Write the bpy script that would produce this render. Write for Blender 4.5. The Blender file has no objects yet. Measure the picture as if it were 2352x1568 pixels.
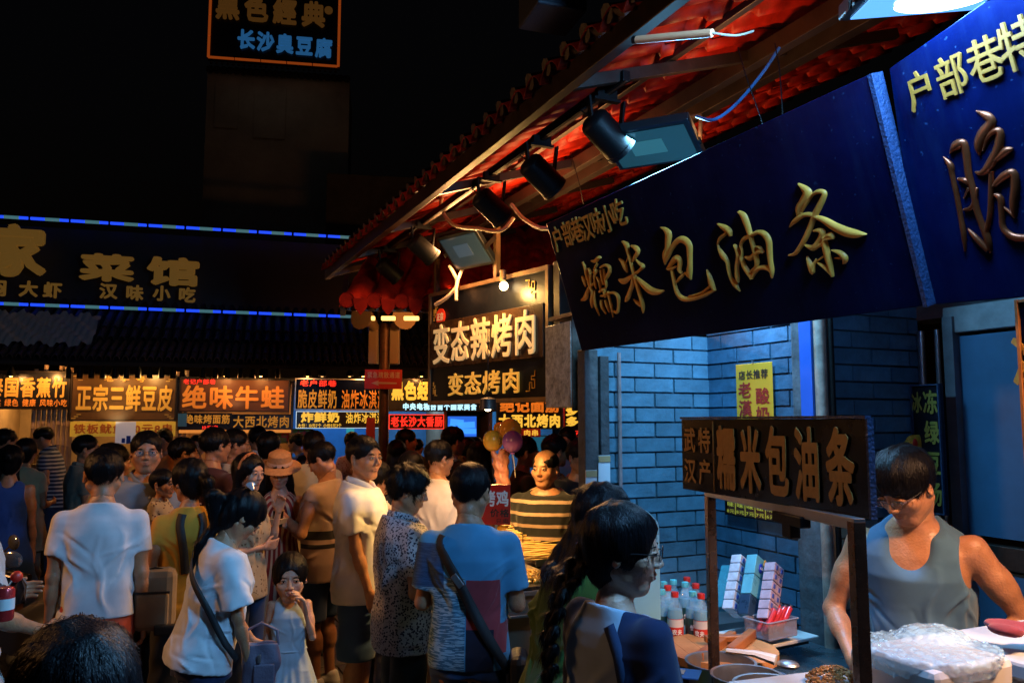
import bpy, math, random
import numpy as np
from mathutils import Vector, Matrix
random.seed(7); RNG = np.random.default_rng(7)
scene = bpy.context.scene
R = math.radians

# ---------------------------------------------------------------- camera
CAM_H = 1.88; TILT = R(5.64); FPX = 1837.0; CX, CY = 1176.0, 784.0
cam_data = bpy.data.cameras.new('camera'); cam = bpy.data.objects.new('camera', cam_data)
scene.collection.objects.link(cam); scene.camera = cam
cam.location = (0, 0, CAM_H); cam.rotation_euler = (math.pi/2 + TILT, 0, 0)
cam_data.sensor_width = 36; cam_data.lens = 36*FPX/2352; cam_data.clip_end = 500; cam_data.clip_start = 0.05

# ---------------------------------------------------------------- night sky
world = bpy.data.worlds.new('World'); scene.world = world; world.use_nodes = True
wn = world.node_tree; bg = wn.nodes['Background']
sky_n = wn.nodes.new('ShaderNodeTexSky'); sky_n.sky_type = 'NISHITA'; sky_n.sun_disc = False
sky_n.sun_elevation = R(-4); sky_n.sun_rotation = R(200)
wn.links.new(sky_n.outputs[0], bg.inputs[0]); bg.inputs[1].default_value = 0.06

# ---------------------------------------------------------------- exposure
scene.view_settings.view_transform = 'Standard'; scene.view_settings.look = 'None'
scene.view_settings.exposure = 0.1; scene.view_settings.gamma = 1.0
scene.view_settings.use_curve_mapping = False
scene.render.engine = 'CYCLES'
scene.cycles.use_denoising = True
scene.cycles.max_bounces = 6; scene.cycles.sample_clamp_indirect = 4.0
scene.cycles.sample_clamp_direct = 0.0; scene.cycles.caustics_reflective = False; scene.cycles.caustics_refractive = False

# ---------------------------------------------------------------- frames
AS = R(24.4)
SV = np.array([-math.sin(AS), math.cos(AS), 0.0])      # along the stall row, away from the camera
VV = np.array([math.cos(AS), math.sin(AS), 0.0])       # from the street into the stalls
ZV = np.array([0, 0, 1.0])
def st(u, v, z=0.0): return SV*u + VV*v + ZV*z
CAMP = np.array([0, 0, CAM_H])
def ray(px, py):
    r = np.array([1.0, 0, 0]); f = np.array([0, math.cos(TILT), math.sin(TILT)]); up = np.array([0, -math.sin(TILT), math.cos(TILT)])
    return f + (px-CX)/FPX*r + (CY-py)/FPX*up
def at(px, py, d):
    v = ray(px, py); return CAMP + v*(d/v[1])
class Plane:
    """a vertical or tilted face: ex to the right along it, ez up, ey into it"""
    def __init__(s, o, ex, ez=(0, 0, 1)):
        s.o = np.array(o, float); s.ex = np.array(ex, float); ez = np.array(ez, float); s.ez = ez/np.linalg.norm(ez); s.ex -= s.ez*np.dot(s.ex, s.ez); s.ex /= np.linalg.norm(s.ex); s.ey = np.cross(s.ez, s.ex)
    def hit(s, px, py):
        v = ray(px, py); t = np.dot(s.o-CAMP, s.ey)/np.dot(v, s.ey); p = CAMP+v*t-s.o
        return np.dot(p, s.ex), np.dot(p, s.ez)
    def pt(s, a, c, b=0.0): return s.o+s.ex*a+s.ez*c+s.ey*b
    def mat(s, a=0, c=0, b=0):
        p = s.pt(a, c, b); m = Matrix.Identity(4)
        for i in range(3):
            m[i][0] = s.ex[i]; m[i][1] = s.ey[i]; m[i][2] = s.ez[i]; m[i][3] = p[i]
        return m

# ---------------------------------------------------------------- materials
MATS = {}
def nodes_of(m): return m.node_tree.nodes, m.node_tree.links
def M(name, col=(.5, .5, .5), rough=.6, metal=0.0, emit=None, es=0.0, var=None, bump=None, trans=0.0, coat=0.0, spec=None, alpha=None, sheen=0.0, ior=None):
    """var=(scale, amount) colour mottling; bump=(scale, strength, (sx,sy,sz))"""
    if name in MATS: return MATS[name]
    m = bpy.data.materials.new(name); m.use_nodes = True; MATS[name] = m
    N, L = nodes_of(m); b = N['Principled BSDF']
    b.inputs['Base Color'].default_value = (*col, 1); b.inputs['Roughness'].default_value = rough
    b.inputs['Metallic'].default_value = metal
    if emit is not None:
        b.inputs['Emission Color'].default_value = (*emit, 1); b.inputs['Emission Strength'].default_value = es
    if trans: b.inputs['Transmission Weight'].default_value = trans
    if coat: b.inputs['Coat Weight'].default_value = coat
    if sheen: b.inputs['Sheen Weight'].default_value = sheen
    if ior: b.inputs['IOR'].default_value = ior
    if spec is not None: b.inputs['Specular IOR Level'].default_value = spec
    if alpha is not None: b.inputs['Alpha'].default_value = alpha
    tc = N.new('ShaderNodeTexCoord')
    if var:
        n = N.new('ShaderNodeTexNoise'); n.inputs['Scale'].default_value = var[0]; n.inputs['Detail'].default_value = 8; n.inputs['Roughness'].default_value = .65
        L.new(tc.outputs['Object'], n.inputs['Vector'])
        mp = N.new('ShaderNodeMapRange'); mp.inputs[1].default_value = .3; mp.inputs[2].default_value = .7
        mp.inputs[3].default_value = 1-var[1]; mp.inputs[4].default_value = 1+var[1]*.6
        L.new(n.outputs[0], mp.inputs[0])
        mx = N.new('ShaderNodeVectorMath'); mx.operation = 'SCALE'; mx.inputs[0].default_value = col
        L.new(mp.outputs[0], mx.inputs['Scale']); L.new(mx.outputs[0], b.inputs['Base Color'])
        mr = N.new('ShaderNodeMapRange'); mr.inputs[3].default_value = max(.03, rough-.15); mr.inputs[4].default_value = min(1, rough+.15)
        L.new(n.outputs[0], mr.inputs[0]); L.new(mr.outputs[0], b.inputs['Roughness'])
    if bump:
        mpp = N.new('ShaderNodeMapping'); L.new(tc.outputs['Object'], mpp.inputs[0])
        mpp.inputs['Scale'].default_value = bump[2] if len(bump) > 2 else (1, 1, 1)
        n2 = N.new('ShaderNodeTexNoise'); n2.inputs['Scale'].default_value = bump[0]; n2.inputs['Detail'].default_value = 4
        L.new(mpp.outputs[0], n2.inputs['Vector'])
        bp = N.new('ShaderNodeBump'); bp.inputs['Strength'].default_value = bump[1]; bp.inputs['Distance'].default_value = .01
        L.new(n2.outputs[0], bp.inputs['Height']); L.new(bp.outputs[0], b.inputs['Normal'])
    return m
def mixnode(N, L, fac, a, b):
    mx = N.new('ShaderNodeMix'); mx.data_type = 'RGBA'
    if isinstance(fac, float): mx.inputs[0].default_value = fac
    else: L.new(fac, mx.inputs[0])
    for i, c in ((6, a), (7, b)):
        if isinstance(c, tuple): mx.inputs[i].default_value = (*c, 1)
        else: L.new(c, mx.inputs[i])
    return mx.outputs[2]
def mathnode(N, L, op, a, b=None, c=None):
    n = N.new('ShaderNodeMath'); n.operation = op
    for i, v in enumerate((a, b, c)):
        if v is None: continue
        if isinstance(v, (int, float)): n.inputs[i].default_value = v
        else: L.new(v, n.inputs[i])
    return n.outputs[0]
def cloth(name, col, kind=None, c2=None, p=None, rough=.85, sheen=.15, fold=.6):
    if name in MATS: return MATS[name]
    m = bpy.data.materials.new(name); m.use_nodes = True; MATS[name] = m
    N, L = nodes_of(m); b = N['Principled BSDF']; b.inputs['Roughness'].default_value = rough; b.inputs['Sheen Weight'].default_value = sheen
    b.inputs['Specular IOR Level'].default_value = .25
    tc = N.new('ShaderNodeTexCoord'); O = tc.outputs['Object']
    sep = N.new('ShaderNodeSeparateXYZ'); L.new(O, sep.inputs[0]); X, Y, Z = sep.outputs
    nz = N.new('ShaderNodeTexNoise'); nz.inputs['Scale'].default_value = 9; nz.inputs['Detail'].default_value = 6; L.new(O, nz.inputs['Vector'])
    out = None
    if kind in ('stripe', 'vstripe'):      # p=(period, duty)
        co = Z if kind == 'stripe' else mathnode(N, L, 'ARCTAN2', X, mathnode(N, L, 'ADD', Y, .001))
        v = mathnode(N, L, 'FRACT', mathnode(N, L, 'DIVIDE', mathnode(N, L, 'ADD', co, mathnode(N, L, 'MULTIPLY', nz.outputs[0], .012)), p[0]))
        out = mixnode(N, L, mathnode(N, L, 'LESS_THAN', v, p[1]), col, c2)
    elif kind == 'print':                  # p=(scale, threshold) blots
        vo = N.new('ShaderNodeTexVoronoi'); vo.inputs['Scale'].default_value = p[0]; vo.feature = 'F1'
        ad = N.new('ShaderNodeVectorMath'); ad.operation = 'ADD'; L.new(O, ad.inputs[0])
        n3 = N.new('ShaderNodeTexNoise'); n3.inputs['Scale'].default_value = p[0]*1.5; L.new(O, n3.inputs['Vector'])
        sc = N.new('ShaderNodeVectorMath'); sc.operation = 'SCALE'; sc.inputs['Scale'].default_value = 1.0/p[0]; L.new(n3.outputs[1], sc.inputs[0]); L.new(sc.outputs[0], ad.inputs[1])
        L.new(ad.outputs[0], vo.inputs['Vector'])
        out = mixnode(N, L, mathnode(N, L, 'LESS_THAN', vo.outputs[0], p[1]), col, c2)
    elif kind == 'bands':                  # p=list of (z0,z1)
        f = None
        for z0, z1 in p:
            g = mathnode(N, L, 'MULTIPLY', mathnode(N, L, 'GREATER_THAN', Z, z0), mathnode(N, L, 'LESS_THAN', Z, z1))
            f = g if f is None else mathnode(N, L, 'MAXIMUM', f, g)
        out = mixnode(N, L, f, col, c2)
    elif kind == 'raglan':                 # body colour inside |x|<p, c2 outside
        ax = mathnode(N, L, 'ABSOLUTE', X)
        lim = mathnode(N, L, 'SUBTRACT', p, mathnode(N, L, 'MULTIPLY', mathnode(N, L, 'SUBTRACT', Z, 1.2), .25))
        out = mixnode(N, L, mathnode(N, L, 'GREATER_THAN', ax, lim), col, c2)
    elif kind == 'patch':                  # p=list of (x0,x1,z0,z1,colour,streak)
        out = None; base = N.new('ShaderNodeRGB'); base.outputs[0].default_value = (*col, 1); out = base.outputs[0]
        for x0, x1, z0, z1, c, stk in p:
            g = mathnode(N, L, 'MULTIPLY', mathnode(N, L, 'GREATER_THAN', X, x0), mathnode(N, L, 'LESS_THAN', X, x1))
            g2 = mathnode(N, L, 'MULTIPLY', mathnode(N, L, 'GREATER_THAN', Z, z0), mathnode(N, L, 'LESS_THAN', Z, z1))
            g = mathnode(N, L, 'MULTIPLY', g, g2)
            g = mathnode(N, L, 'MULTIPLY', g, mathnode(N, L, 'LESS_THAN', Y, .04))
            cc = c
            if stk:
                mp = N.new('ShaderNodeMapping'); mp.inputs['Scale'].default_value = (14, 14, 110); L.new(O, mp.inputs[0])
                nn = N.new('ShaderNodeTexNoise'); nn.inputs['Scale'].default_value = 1.6; nn.inputs['Detail'].default_value = 3; L.new(mp.outputs[0], nn.inputs['Vector'])
                cc = mixnode(N, L, mathnode(N, L, 'GREATER_THAN', nn.outputs[0], .5), c, stk)
            out = mixnode(N, L, g, out, cc)
    mr = N.new('ShaderNodeMapRange'); mr.inputs[1].default_value = .25; mr.inputs[2].default_value = .75; mr.inputs[3].default_value = .8; mr.inputs[4].default_value = 1.1
    L.new(nz.outputs[0], mr.inputs[0])
    vm = N.new('ShaderNodeVectorMath'); vm.operation = 'SCALE'; L.new(mr.outputs[0], vm.inputs['Scale'])
    if out is None: vm.inputs[0].default_value = col
    else: L.new(out, vm.inputs[0])
    L.new(vm.outputs[0], b.inputs['Base Color'])
    mp = N.new('ShaderNodeMapping'); mp.inputs['Scale'].default_value = (1.0, 1.0, .45); mp.inputs['Rotation'].default_value = (0, .35, .3); L.new(O, mp.inputs[0])
    n2 = N.new('ShaderNodeTexNoise'); n2.noise_type = 'RIDGED_MULTIFRACTAL'; n2.inputs['Scale'].default_value = 3.2; n2.inputs['Detail'].default_value = 3; n2.inputs['Distortion'].default_value = .6
    L.new(mp.outputs[0], n2.inputs['Vector'])
    n4 = N.new('ShaderNodeTexNoise'); n4.inputs['Scale'].default_value = 700; L.new(O, n4.inputs['Vector'])
    h = mathnode(N, L, 'ADD', n2.outputs[0], mathnode(N, L, 'MULTIPLY', n4.outputs[0], .04))
    bp = N.new('ShaderNodeBump'); bp.inputs['Strength'].default_value = fold; bp.inputs['Distance'].default_value = .02
    L.new(h, bp.inputs['Height']); L.new(bp.outputs[0], b.inputs['Normal'])
    return m

# ---------------------------------------------------------------- object helpers
def link(o): scene.collection.objects.link(o); return o
def tag(o, label=None, cat=None, group=None, kind=None):
    if label: o['label'] = label
    if cat: o['category'] = cat
    if group: o['group'] = group
    if kind: o['kind'] = kind
    return o
def empty(name, loc=(0, 0, 0), rz=0.0, label=None, cat=None, group=None, matrix=None):
    o = link(bpy.data.objects.new(name, None)); o.empty_display_size = .1
    if matrix is not None: o.matrix_world = matrix
    else: o.location = loc; o.rotation_euler = (0, 0, rz)
    return tag(o, label, cat, group)
def mesh_np(name, V, F, smooth=True):
    me = bpy.data.meshes.new(name); V = np.asarray(V, np.float32); F = np.asarray(F, np.int32)
    n = len(F); k = F.shape[1] if n else 4
    me.vertices.add(len(V)); me.vertices.foreach_set('co', V.ravel())
    me.loops.add(n*k); me.loops.foreach_set('vertex_index', F.ravel())
    me.polygons.add(n); me.polygons.foreach_set('loop_start', np.arange(n, dtype=np.int32)*k)
    try: me.polygons.foreach_set('loop_total', np.full(n, k, np.int32))
    except Exception: pass
    if smooth: me.polygons.foreach_set('use_smooth', np.ones(n, bool))
    me.update(calc_edges=True); return me
def child(name, me, mat, parent=None, label=None):
    o = link(bpy.data.objects.new(name, me))
    if mat is not None and (len(me.materials) == 0): me.materials.append(mat)
    if parent is not None: o.parent = parent
    if label: o['label'] = label
    return o
class MB:
    def __init__(s): s.v = []; s.f = []
    def add(s, vs, fs):
        n = len(s.v); s.v += [tuple(map(float, p)) for p in vs]; s.f += [tuple(n+i for i in q) for q in fs]; return s
    def box(s, c, size, rz=0.0, rx=0.0, ry=0.0, taper=1.0):
        x, y, z = (q/2 for q in size); rot = Matrix.Rotation(rz, 3, 'Z') @ Matrix.Rotation(ry, 3, 'Y') @ Matrix.Rotation(rx, 3, 'X'); vs = []
        for dz in (-1, 1):
            t = taper if dz > 0 else 1
            for dx, dy in ((-1, -1), (1, -1), (1, 1), (-1, 1)):
                vs.append(Vector(c)+rot @ Vector((dx*x*t, dy*y*t, dz*z)))
        return s.add(vs, [(0, 3, 2, 1), (4, 5, 6, 7), (0, 1, 5, 4), (1, 2, 6, 5), (2, 3, 7, 6), (3, 0, 4, 7)])
    def cyl(s, p0, p1, r, r2=None, n=12, caps=True): return s.tube([p0, p1], [r, r if r2 is None else r2], n, caps)
    def tube(s, pts, r, n=8, caps=True, flat=None):
        pts = [Vector(tuple(map(float, p))) for p in pts]; rs = r if isinstance(r, (list, tuple)) else [r]*len(pts)
        vs = []; fs = []; up = None
        for i, p in enumerate(pts):
            t = (pts[min(i+1, len(pts)-1)]-pts[max(i-1, 0)])
            if t.length < 1e-9: t = Vector((0, 0, 1))
            t.normalize()
            if up is None: up = Vector((0, 0, 1)) if abs(t.z) < .9 else Vector((1, 0, 0))
            a = t.cross(up); a = a.normalized() if a.length > 1e-6 else Vector((1, 0, 0)); b = t.cross(a).normalized(); up = -b
            for k in range(n):
                an = 2*math.pi*k/n; ca, sa = math.cos(an), math.sin(an)
                if flat: ca *= flat
                vs.append(p+(a*ca+b*sa)*rs[i])
        for i in range(len(pts)-1):
            for k in range(n): fs.append((i*n+k, i*n+(k+1) % n, (i+1)*n+(k+1) % n, (i+1)*n+k))
        if caps: fs.append(tuple(reversed(range(n)))); fs.append(tuple((len(pts)-1)*n+k for k in range(n)))
        return s.add(vs, fs)
    def lathe(s, prof, c=(0, 0, 0), n=24, close=False):
        vs = []; fs = []
        for r, z in prof:
            for k in range(n):
                a = 2*math.pi*k/n; vs.append((c[0]+r*math.cos(a), c[1]+r*math.sin(a), c[2]+z))
        for i in range(len(prof)-1):
            for k in range(n): fs.append((i*n+k, i*n+(k+1) % n, (i+1)*n+(k+1) % n, (i+1)*n+k))
        return s.add(vs, fs)
    def ball(s, c, r, n=12, m=8, sc=(1, 1, 1)):
        pr = [(max(1e-4, math.sin(math.pi*i/m))*r, -math.cos(math.pi*i/m)*r) for i in range(m+1)]
        k = len(s.v); s.lathe(pr, (0, 0, 0), n)
        for i in range(k, len(s.v)):
            x, y, z = s.v[i]; s.v[i] = (c[0]+x*sc[0], c[1]+y*sc[1], c[2]+z*sc[2])
        return s
    def mesh(s, name, smooth=False):
        me = bpy.data.meshes.new(name); me.from_pydata(s.v, [], s.f); me.update()
        if smooth:
            me.polygons.foreach_set('use_smooth', np.ones(len(me.polygons), bool))
            try: me.set_sharp_from_angle(angle=R(40))
            except Exception: pass
        return me
    def build(s, name, mat, parent=None, smooth=False, bevel=0.0, label=None):
        o = child(name, s.mesh(name, smooth), mat, parent, label)
        if bevel:
            b = o.modifiers.new('bevel', 'BEVEL'); b.width = bevel; b.segments = 2; b.limit_method = 'ANGLE'
        return o
def area_light(parent, loc, target, size, col, power, name='lamp_light', spread=None):
    l = bpy.data.lights.new(name, 'AREA'); l.shape = 'RECTANGLE'; l.size, l.size_y = size; l.color = col; l.energy = power
    if spread: l.spread = spread
    o = link(bpy.data.objects.new(name, l)); o.location = Vector(tuple(loc))
    d = Vector(tuple(np.array(target, float)-np.array(loc, float))); o.rotation_euler = d.to_track_quat('-Z', 'Y').to_euler()
    if parent is not None:
        bpy.context.view_layer.update(); o.parent = parent; o.matrix_parent_inverse = parent.matrix_world.inverted()
    return o
def spot_light(loc, target, col, power, ang=60, blend=.6, r=.02):
    l = bpy.data.lights.new('spot_lamp_light', 'SPOT'); l.color = col; l.energy = power; l.spot_size = R(ang); l.spot_blend = blend; l.shadow_soft_size = r
    o = link(bpy.data.objects.new('spot_lamp_light', l)); o.location = Vector(tuple(loc))
    d = Vector(tuple(np.array(target, float)-np.array(loc, float))); o.rotation_euler = d.to_track_quat('-Z', 'Y').to_euler(); return o

# ---------------------------------------------------------------- lettering
_gly = {}
def glyph(ch, bold=.0, depth=.02):
    k = (ch, round(bold, 3), depth)
    if k in _gly: return _gly[k]
    c = bpy.data.curves.new('character', 'FONT'); c.body = ch; c.offset = 0.0; c.extrude = depth/2; c.resolution_u = 2
    o = link(bpy.data.objects.new('character', c)); dg = bpy.context.evaluated_depsgraph_get()
    me = bpy.data.meshes.new_from_object(o.evaluated_get(dg)); bpy.data.objects.remove(o); bpy.data.curves.remove(c)
    n = len(me.vertices); co = np.empty(n*3, np.float32); me.vertices.foreach_get('co', co); co = co.reshape(-1, 3)
    if bold > .004 and n:      # heavier strokes: the same outline repeated a hair apart, each copy at its own depth
        fc = [tuple(p.vertices) for p in me.polygons]; V_ = []; F_ = []
        for q, (dx, dy) in enumerate(((0, 0), (bold, 0), (-bold, 0), (0, bold), (0, -bold), (bold*.7, bold*.7), (-bold*.7, -bold*.7), (bold*.7, -bold*.7), (-bold*.7, bold*.7))):
            V_ += (co+np.array([dx, dy, depth*.03*q])).tolist(); F_ += [tuple(v+q*n for v in f) for f in fc]
        me = bpy.data.meshes.new('character'); me.from_pydata(V_, [], F_); me.update(); n = len(V_); co = np.array(V_, np.float32)
    wide = 1.0
    if n and ord(ch) < 256: wide = float(co[:, 0].max()-co[:, 0].min())+.08; co[:, 0] -= co[:, 0].min()-.04
    co = np.stack([co[:, 0]-wide/2, -co[:, 2]-depth/2, co[:, 1]-.38], 1); me.vertices.foreach_set('co', co.ravel().astype(np.float32)); me.update()
    _gly[k] = (me, wide); return _gly[k]
def letters(parent, txt, cx, cz, w, h, mat, y=-.002, bold=.02, depth=.02, gap=1.0, name='character', join=False, dz=0.0, fill=.94):
    """line of characters filling w x h about (cx, cz) on the parent's face (local XZ, face towards -Y)"""
    if gap == 1.0 and len(txt): pass
    items = [(c,)+glyph(c, bold, depth) if c != ' ' else (' ', None, .45) for c in txt]
    tot = sum(it[2] for it in items); x = cx-w/2; k = w/tot; mb = None; V = []; F = []
    for i, (c, me, wd) in enumerate(items):
        cw = wd*k
        if me is not None:
            px = x+cw/2; pz = cz+dz*(i-(len(items)-1)/2)
            if join:
                n = len(me.vertices); co = np.empty(n*3, np.float32); me.vertices.foreach_get('co', co); co = co.reshape(-1, 3)*np.array([k*fill, h, h])+np.array([px, y, pz])
                b = sum(len(q) for q in V); V.append(co); F += [tuple(b+vv for vv in p.vertices) for p in me.polygons]
            else:
                m2 = me.copy() if len(me.materials) and me.materials[0] != mat else me
                if m2 is not me: m2.materials.clear()
                o = child(name, m2, mat, parent); o.location = (px, y, pz); o.scale = (k*fill, h, h)
        x += cw
    if join and V:
        me = bpy.data.meshes.new('lettering'); me.from_pydata(np.concatenate(V).tolist(), [], F); me.update()
        child('lettering' if name == 'character' else name, me, mat, parent)
# ================================================================ figures grown from signed distance fields
def rotx(a): c, s = math.cos(a), math.sin(a); return np.array([[1, 0, 0], [0, c, -s], [0, s, c]])
def roty(a): c, s = math.cos(a), math.sin(a); return np.array([[c, 0, s], [0, 1, 0], [-s, 0, c]])
def rotz(a): c, s = math.cos(a), math.sin(a); return np.array([[c, -s, 0], [s, c, 0], [0, 0, 1]])
def unit(v): v = np.array(v, float); return v/(np.linalg.norm(v)+1e-12)
class Frame:
    def __init__(s, Rm=None, t=(0, 0, 0), sc=1.0): s.R = np.eye(3) if Rm is None else Rm; s.t = np.array(t, float); s.s = sc
    def p(s, q): return s.R @ (np.array(q, float)*s.s)+s.t
    def v(s, q): return s.R @ np.array(q, float)
def cap(a, b, ra, rb=None, fr=None, k=.012):
    rb = ra if rb is None else rb
    if fr: a, b, ra, rb = fr.p(a), fr.p(b), ra*fr.s, rb*fr.s
    a, b = np.array(a, float), np.array(b, float); rm = max(ra, rb); ab = b-a; L2 = max(ab @ ab, 1e-12)
    def fn(X, Y, Z):
        t = np.clip(((X-a[0])*ab[0]+(Y-a[1])*ab[1]+(Z-a[2])*ab[2])/L2, 0, 1)
        return np.sqrt((X-a[0]-t*ab[0])**2+(Y-a[1]-t*ab[1])**2+(Z-a[2]-t*ab[2])**2)-(ra+(rb-ra)*t)
    return (np.minimum(a, b)-rm, np.maximum(a, b)+rm, fn, k)
def ell(c, r, fr=None, rot=None, k=.012):
    Rm = np.eye(3) if rot is None else rot; r = np.array(r, float); c = np.array(c, float)
    if fr: c = fr.p(c); Rm = fr.R @ Rm; r = r*fr.s
    rm = r.max(); ext = np.abs(Rm) @ r
    def fn(X, Y, Z):
        x, y, z = X-c[0], Y-c[1], Z-c[2]
        a = (Rm[0, 0]*x+Rm[1, 0]*y+Rm[2, 0]*z)/r[0]; b = (Rm[0, 1]*x+Rm[1, 1]*y+Rm[2, 1]*z)/r[1]; d = (Rm[0, 2]*x+Rm[1, 2]*y+Rm[2, 2]*z)/r[2]
        k0 = np.sqrt(a*a+b*b+d*d)+1e-9; k1 = np.sqrt((a/r[0])**2+(b/r[1])**2+(d/r[2])**2)+1e-9
        return k0*(k0-1)/k1
    return (c-ext, c+ext, fn, k)
def loft(tab, fr, piv, k=.02, pleat=None, fat=0.0):
    """tab rows: z, half width, half depth, y centre, in the frame fr about piv"""
    T = np.array(tab, float); zs = T[:, 0]; piv = np.array(piv, float); W = T[:, 1]+fat*.8; D = T[:, 2]+fat
    pts = [fr @ (np.array([sx*w, sy*d+yc, z])-piv)+piv for z, w, d, yc in zip(zs, W, D, T[:, 3]) for sx in (-1, 1) for sy in (-1, 1)]
    pts = np.array(pts); lo, hi = pts.min(0)-.02, pts.max(0)+.02
    def fn(X, Y, Z):
        x, y, z = X-piv[0], Y-piv[1], Z-piv[2]
        a = fr[0, 0]*x+fr[1, 0]*y+fr[2, 0]*z+piv[0]; b = fr[0, 1]*x+fr[1, 1]*y+fr[2, 1]*z+piv[1]; c = fr[0, 2]*x+fr[1, 2]*y+fr[2, 2]*z+piv[2]
        w = np.interp(c, zs, W); d = np.interp(c, zs, D); b = b-np.interp(c, zs, T[:, 3])
        if pleat: th = np.arctan2(a, b); m = 1+pleat[1]*np.sin(th*pleat[0]+2.0*np.sin(th*2))*np.clip((pleat[2]-c)*3, 0, 1); w = w*m; d = d*m
        p = 2.5; q = (np.abs(a/w)**p+np.abs(b/d)**p)**(1/p)
        return np.maximum((q-1)*np.minimum(w, d)*.9, np.maximum(zs[0]-c, c-zs[-1]))
    return (lo, hi, fn, k)
class Field:
    def __init__(s, lo, hi, h):
        s.lo = np.array(lo, float); s.h = h; n = np.ceil((np.array(hi)-s.lo)/h).astype(int)+2
        s.n = n; s.f = np.full(n, .2, np.float32); s.ax = [s.lo[i]+h*np.arange(n[i]) for i in range(3)]
    def sl(s, lo, hi, m):
        a = np.clip(np.floor((lo-m-s.lo)/s.h).astype(int), 0, s.n); b = np.clip(np.ceil((hi+m-s.lo)/s.h).astype(int)+1, 0, s.n)
        if (b <= a).any(): return None
        sl = tuple(slice(a[i], b[i]) for i in range(3))
        return sl, s.ax[0][sl[0]][:, None, None], s.ax[1][sl[1]][None, :, None], s.ax[2][sl[2]][None, None, :]
    def add(s, prims):
        for lo, hi, fn, k in prims:
            r = s.sl(lo, hi, k+2*s.h)
            if r is None: continue
            d = fn(*r[1:]).astype(np.float32); g = s.f[r[0]]; h = np.maximum(k-np.abs(g-d), 0)/k
            s.f[r[0]] = np.minimum(g, d)-h*h*k*.25
    def sub(s, prims):
        for lo, hi, fn, k in prims:
            r = s.sl(lo, hi, k+2*s.h)
            if r is None: continue
            d = -fn(*r[1:]).astype(np.float32); g = s.f[r[0]]; h = np.maximum(k-np.abs(g-d), 0)/k
            s.f[r[0]] = np.maximum(g, d)+h*h*k*.25
    def grow(s, fn, lim=.03):
        m = np.abs(s.f) < lim; ix = np.nonzero(m)
        s.f[ix] += fn(s.ax[0][ix[0]], s.ax[1][ix[1]], s.ax[2][ix[2]]).astype(np.float32)
    def plane(s, n, p):  # keep the side dot(x-p,n) < 0
        n = unit(n); d = (s.ax[0]-p[0])[:, None, None]*n[0]+(s.ax[1]-p[1])[None, :, None]*n[1]+(s.ax[2]-p[2])[None, None, :]*n[2]
        s.f = np.maximum(s.f, d.astype(np.float32))
    def mesh(s):
        f = s.f; f[0] = f[-1] = .2; f[:, 0] = f[:, -1] = .2; f[:, :, 0] = f[:, :, -1] = .2; S = f < 0
        c = np.zeros(np.array(f.shape)-1, np.int8); offs = [(i, j, k) for i in (0, 1) for j in (0, 1) for k in (0, 1)]
        v = lambda A, o: A[o[0]:A.shape[0]-1+o[0], o[1]:A.shape[1]-1+o[1], o[2]:A.shape[2]-1+o[2]]
        for o in offs: c += v(S, o)
        m = (c > 0) & (c < 8); cells = np.argwhere(m)
        if len(cells) == 0: return np.zeros((0, 3)), np.zeros((0, 4), int), np.zeros((0, 3))
        idx = np.full(m.shape, -1, np.int32); idx[m] = np.arange(len(cells))
        cv = {o: f[cells[:, 0]+o[0], cells[:, 1]+o[1], cells[:, 2]+o[2]] for o in offs}
        acc = np.zeros((len(cells), 3)); cnt = np.zeros(len(cells))
        for o in offs:
            for a in range(3):
                if o[a]: continue
                o2 = list(o); o2[a] = 1; fa, fb = cv[o], cv[tuple(o2)]; x = (fa < 0) != (fb < 0)
                t = np.where(x, fa/np.where(x, fa-fb, 1), 0); p = np.tile(np.array(o, float), (len(cells), 1)); p[:, a] += t
                acc += p*x[:, None]; cnt += x
        V = s.lo+s.h*(cells+acc/cnt[:, None])
        g = np.stack([sum((1 if o[a] else -1)*cv[o] for o in offs) for a in range(3)], 1); g /= (np.linalg.norm(g, axis=1, keepdims=True)+1e-9)
        Fs = []
        for a in range(3):
            i, j = [(1, 2), (2, 0), (0, 1)][a]
            lo_ = [slice(1, n-1) for n in f.shape]; lo_[a] = slice(0, f.shape[a]-1); hi_ = list(lo_); hi_[a] = slice(1, f.shape[a])
            A, B = S[tuple(lo_)], S[tuple(hi_)]; P = np.argwhere(A != B)
            if len(P) == 0: continue
            ins = A[tuple(P.T)]; off = np.array([1, 1, 1]); off[a] = 0; P = P+off
            ei = np.zeros(3, int); ei[i] = 1; ej = np.zeros(3, int); ej[j] = 1
            q = [idx[tuple((P-d).T)] for d in (np.zeros(3, int), ei, ei+ej, ej)]
            q = np.stack(q, 1); q[~ins] = q[~ins][:, ::-1]; Fs.append(q)
        return V, np.concatenate(Fs), g
def join_parts(parts):
    V = []; F = []; G = []; n = 0
    for v, f, g in parts: V.append(v); F.append(f+n); G.append(g); n += len(v)
    return np.concatenate(V), np.concatenate(F), np.concatenate(G)

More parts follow.
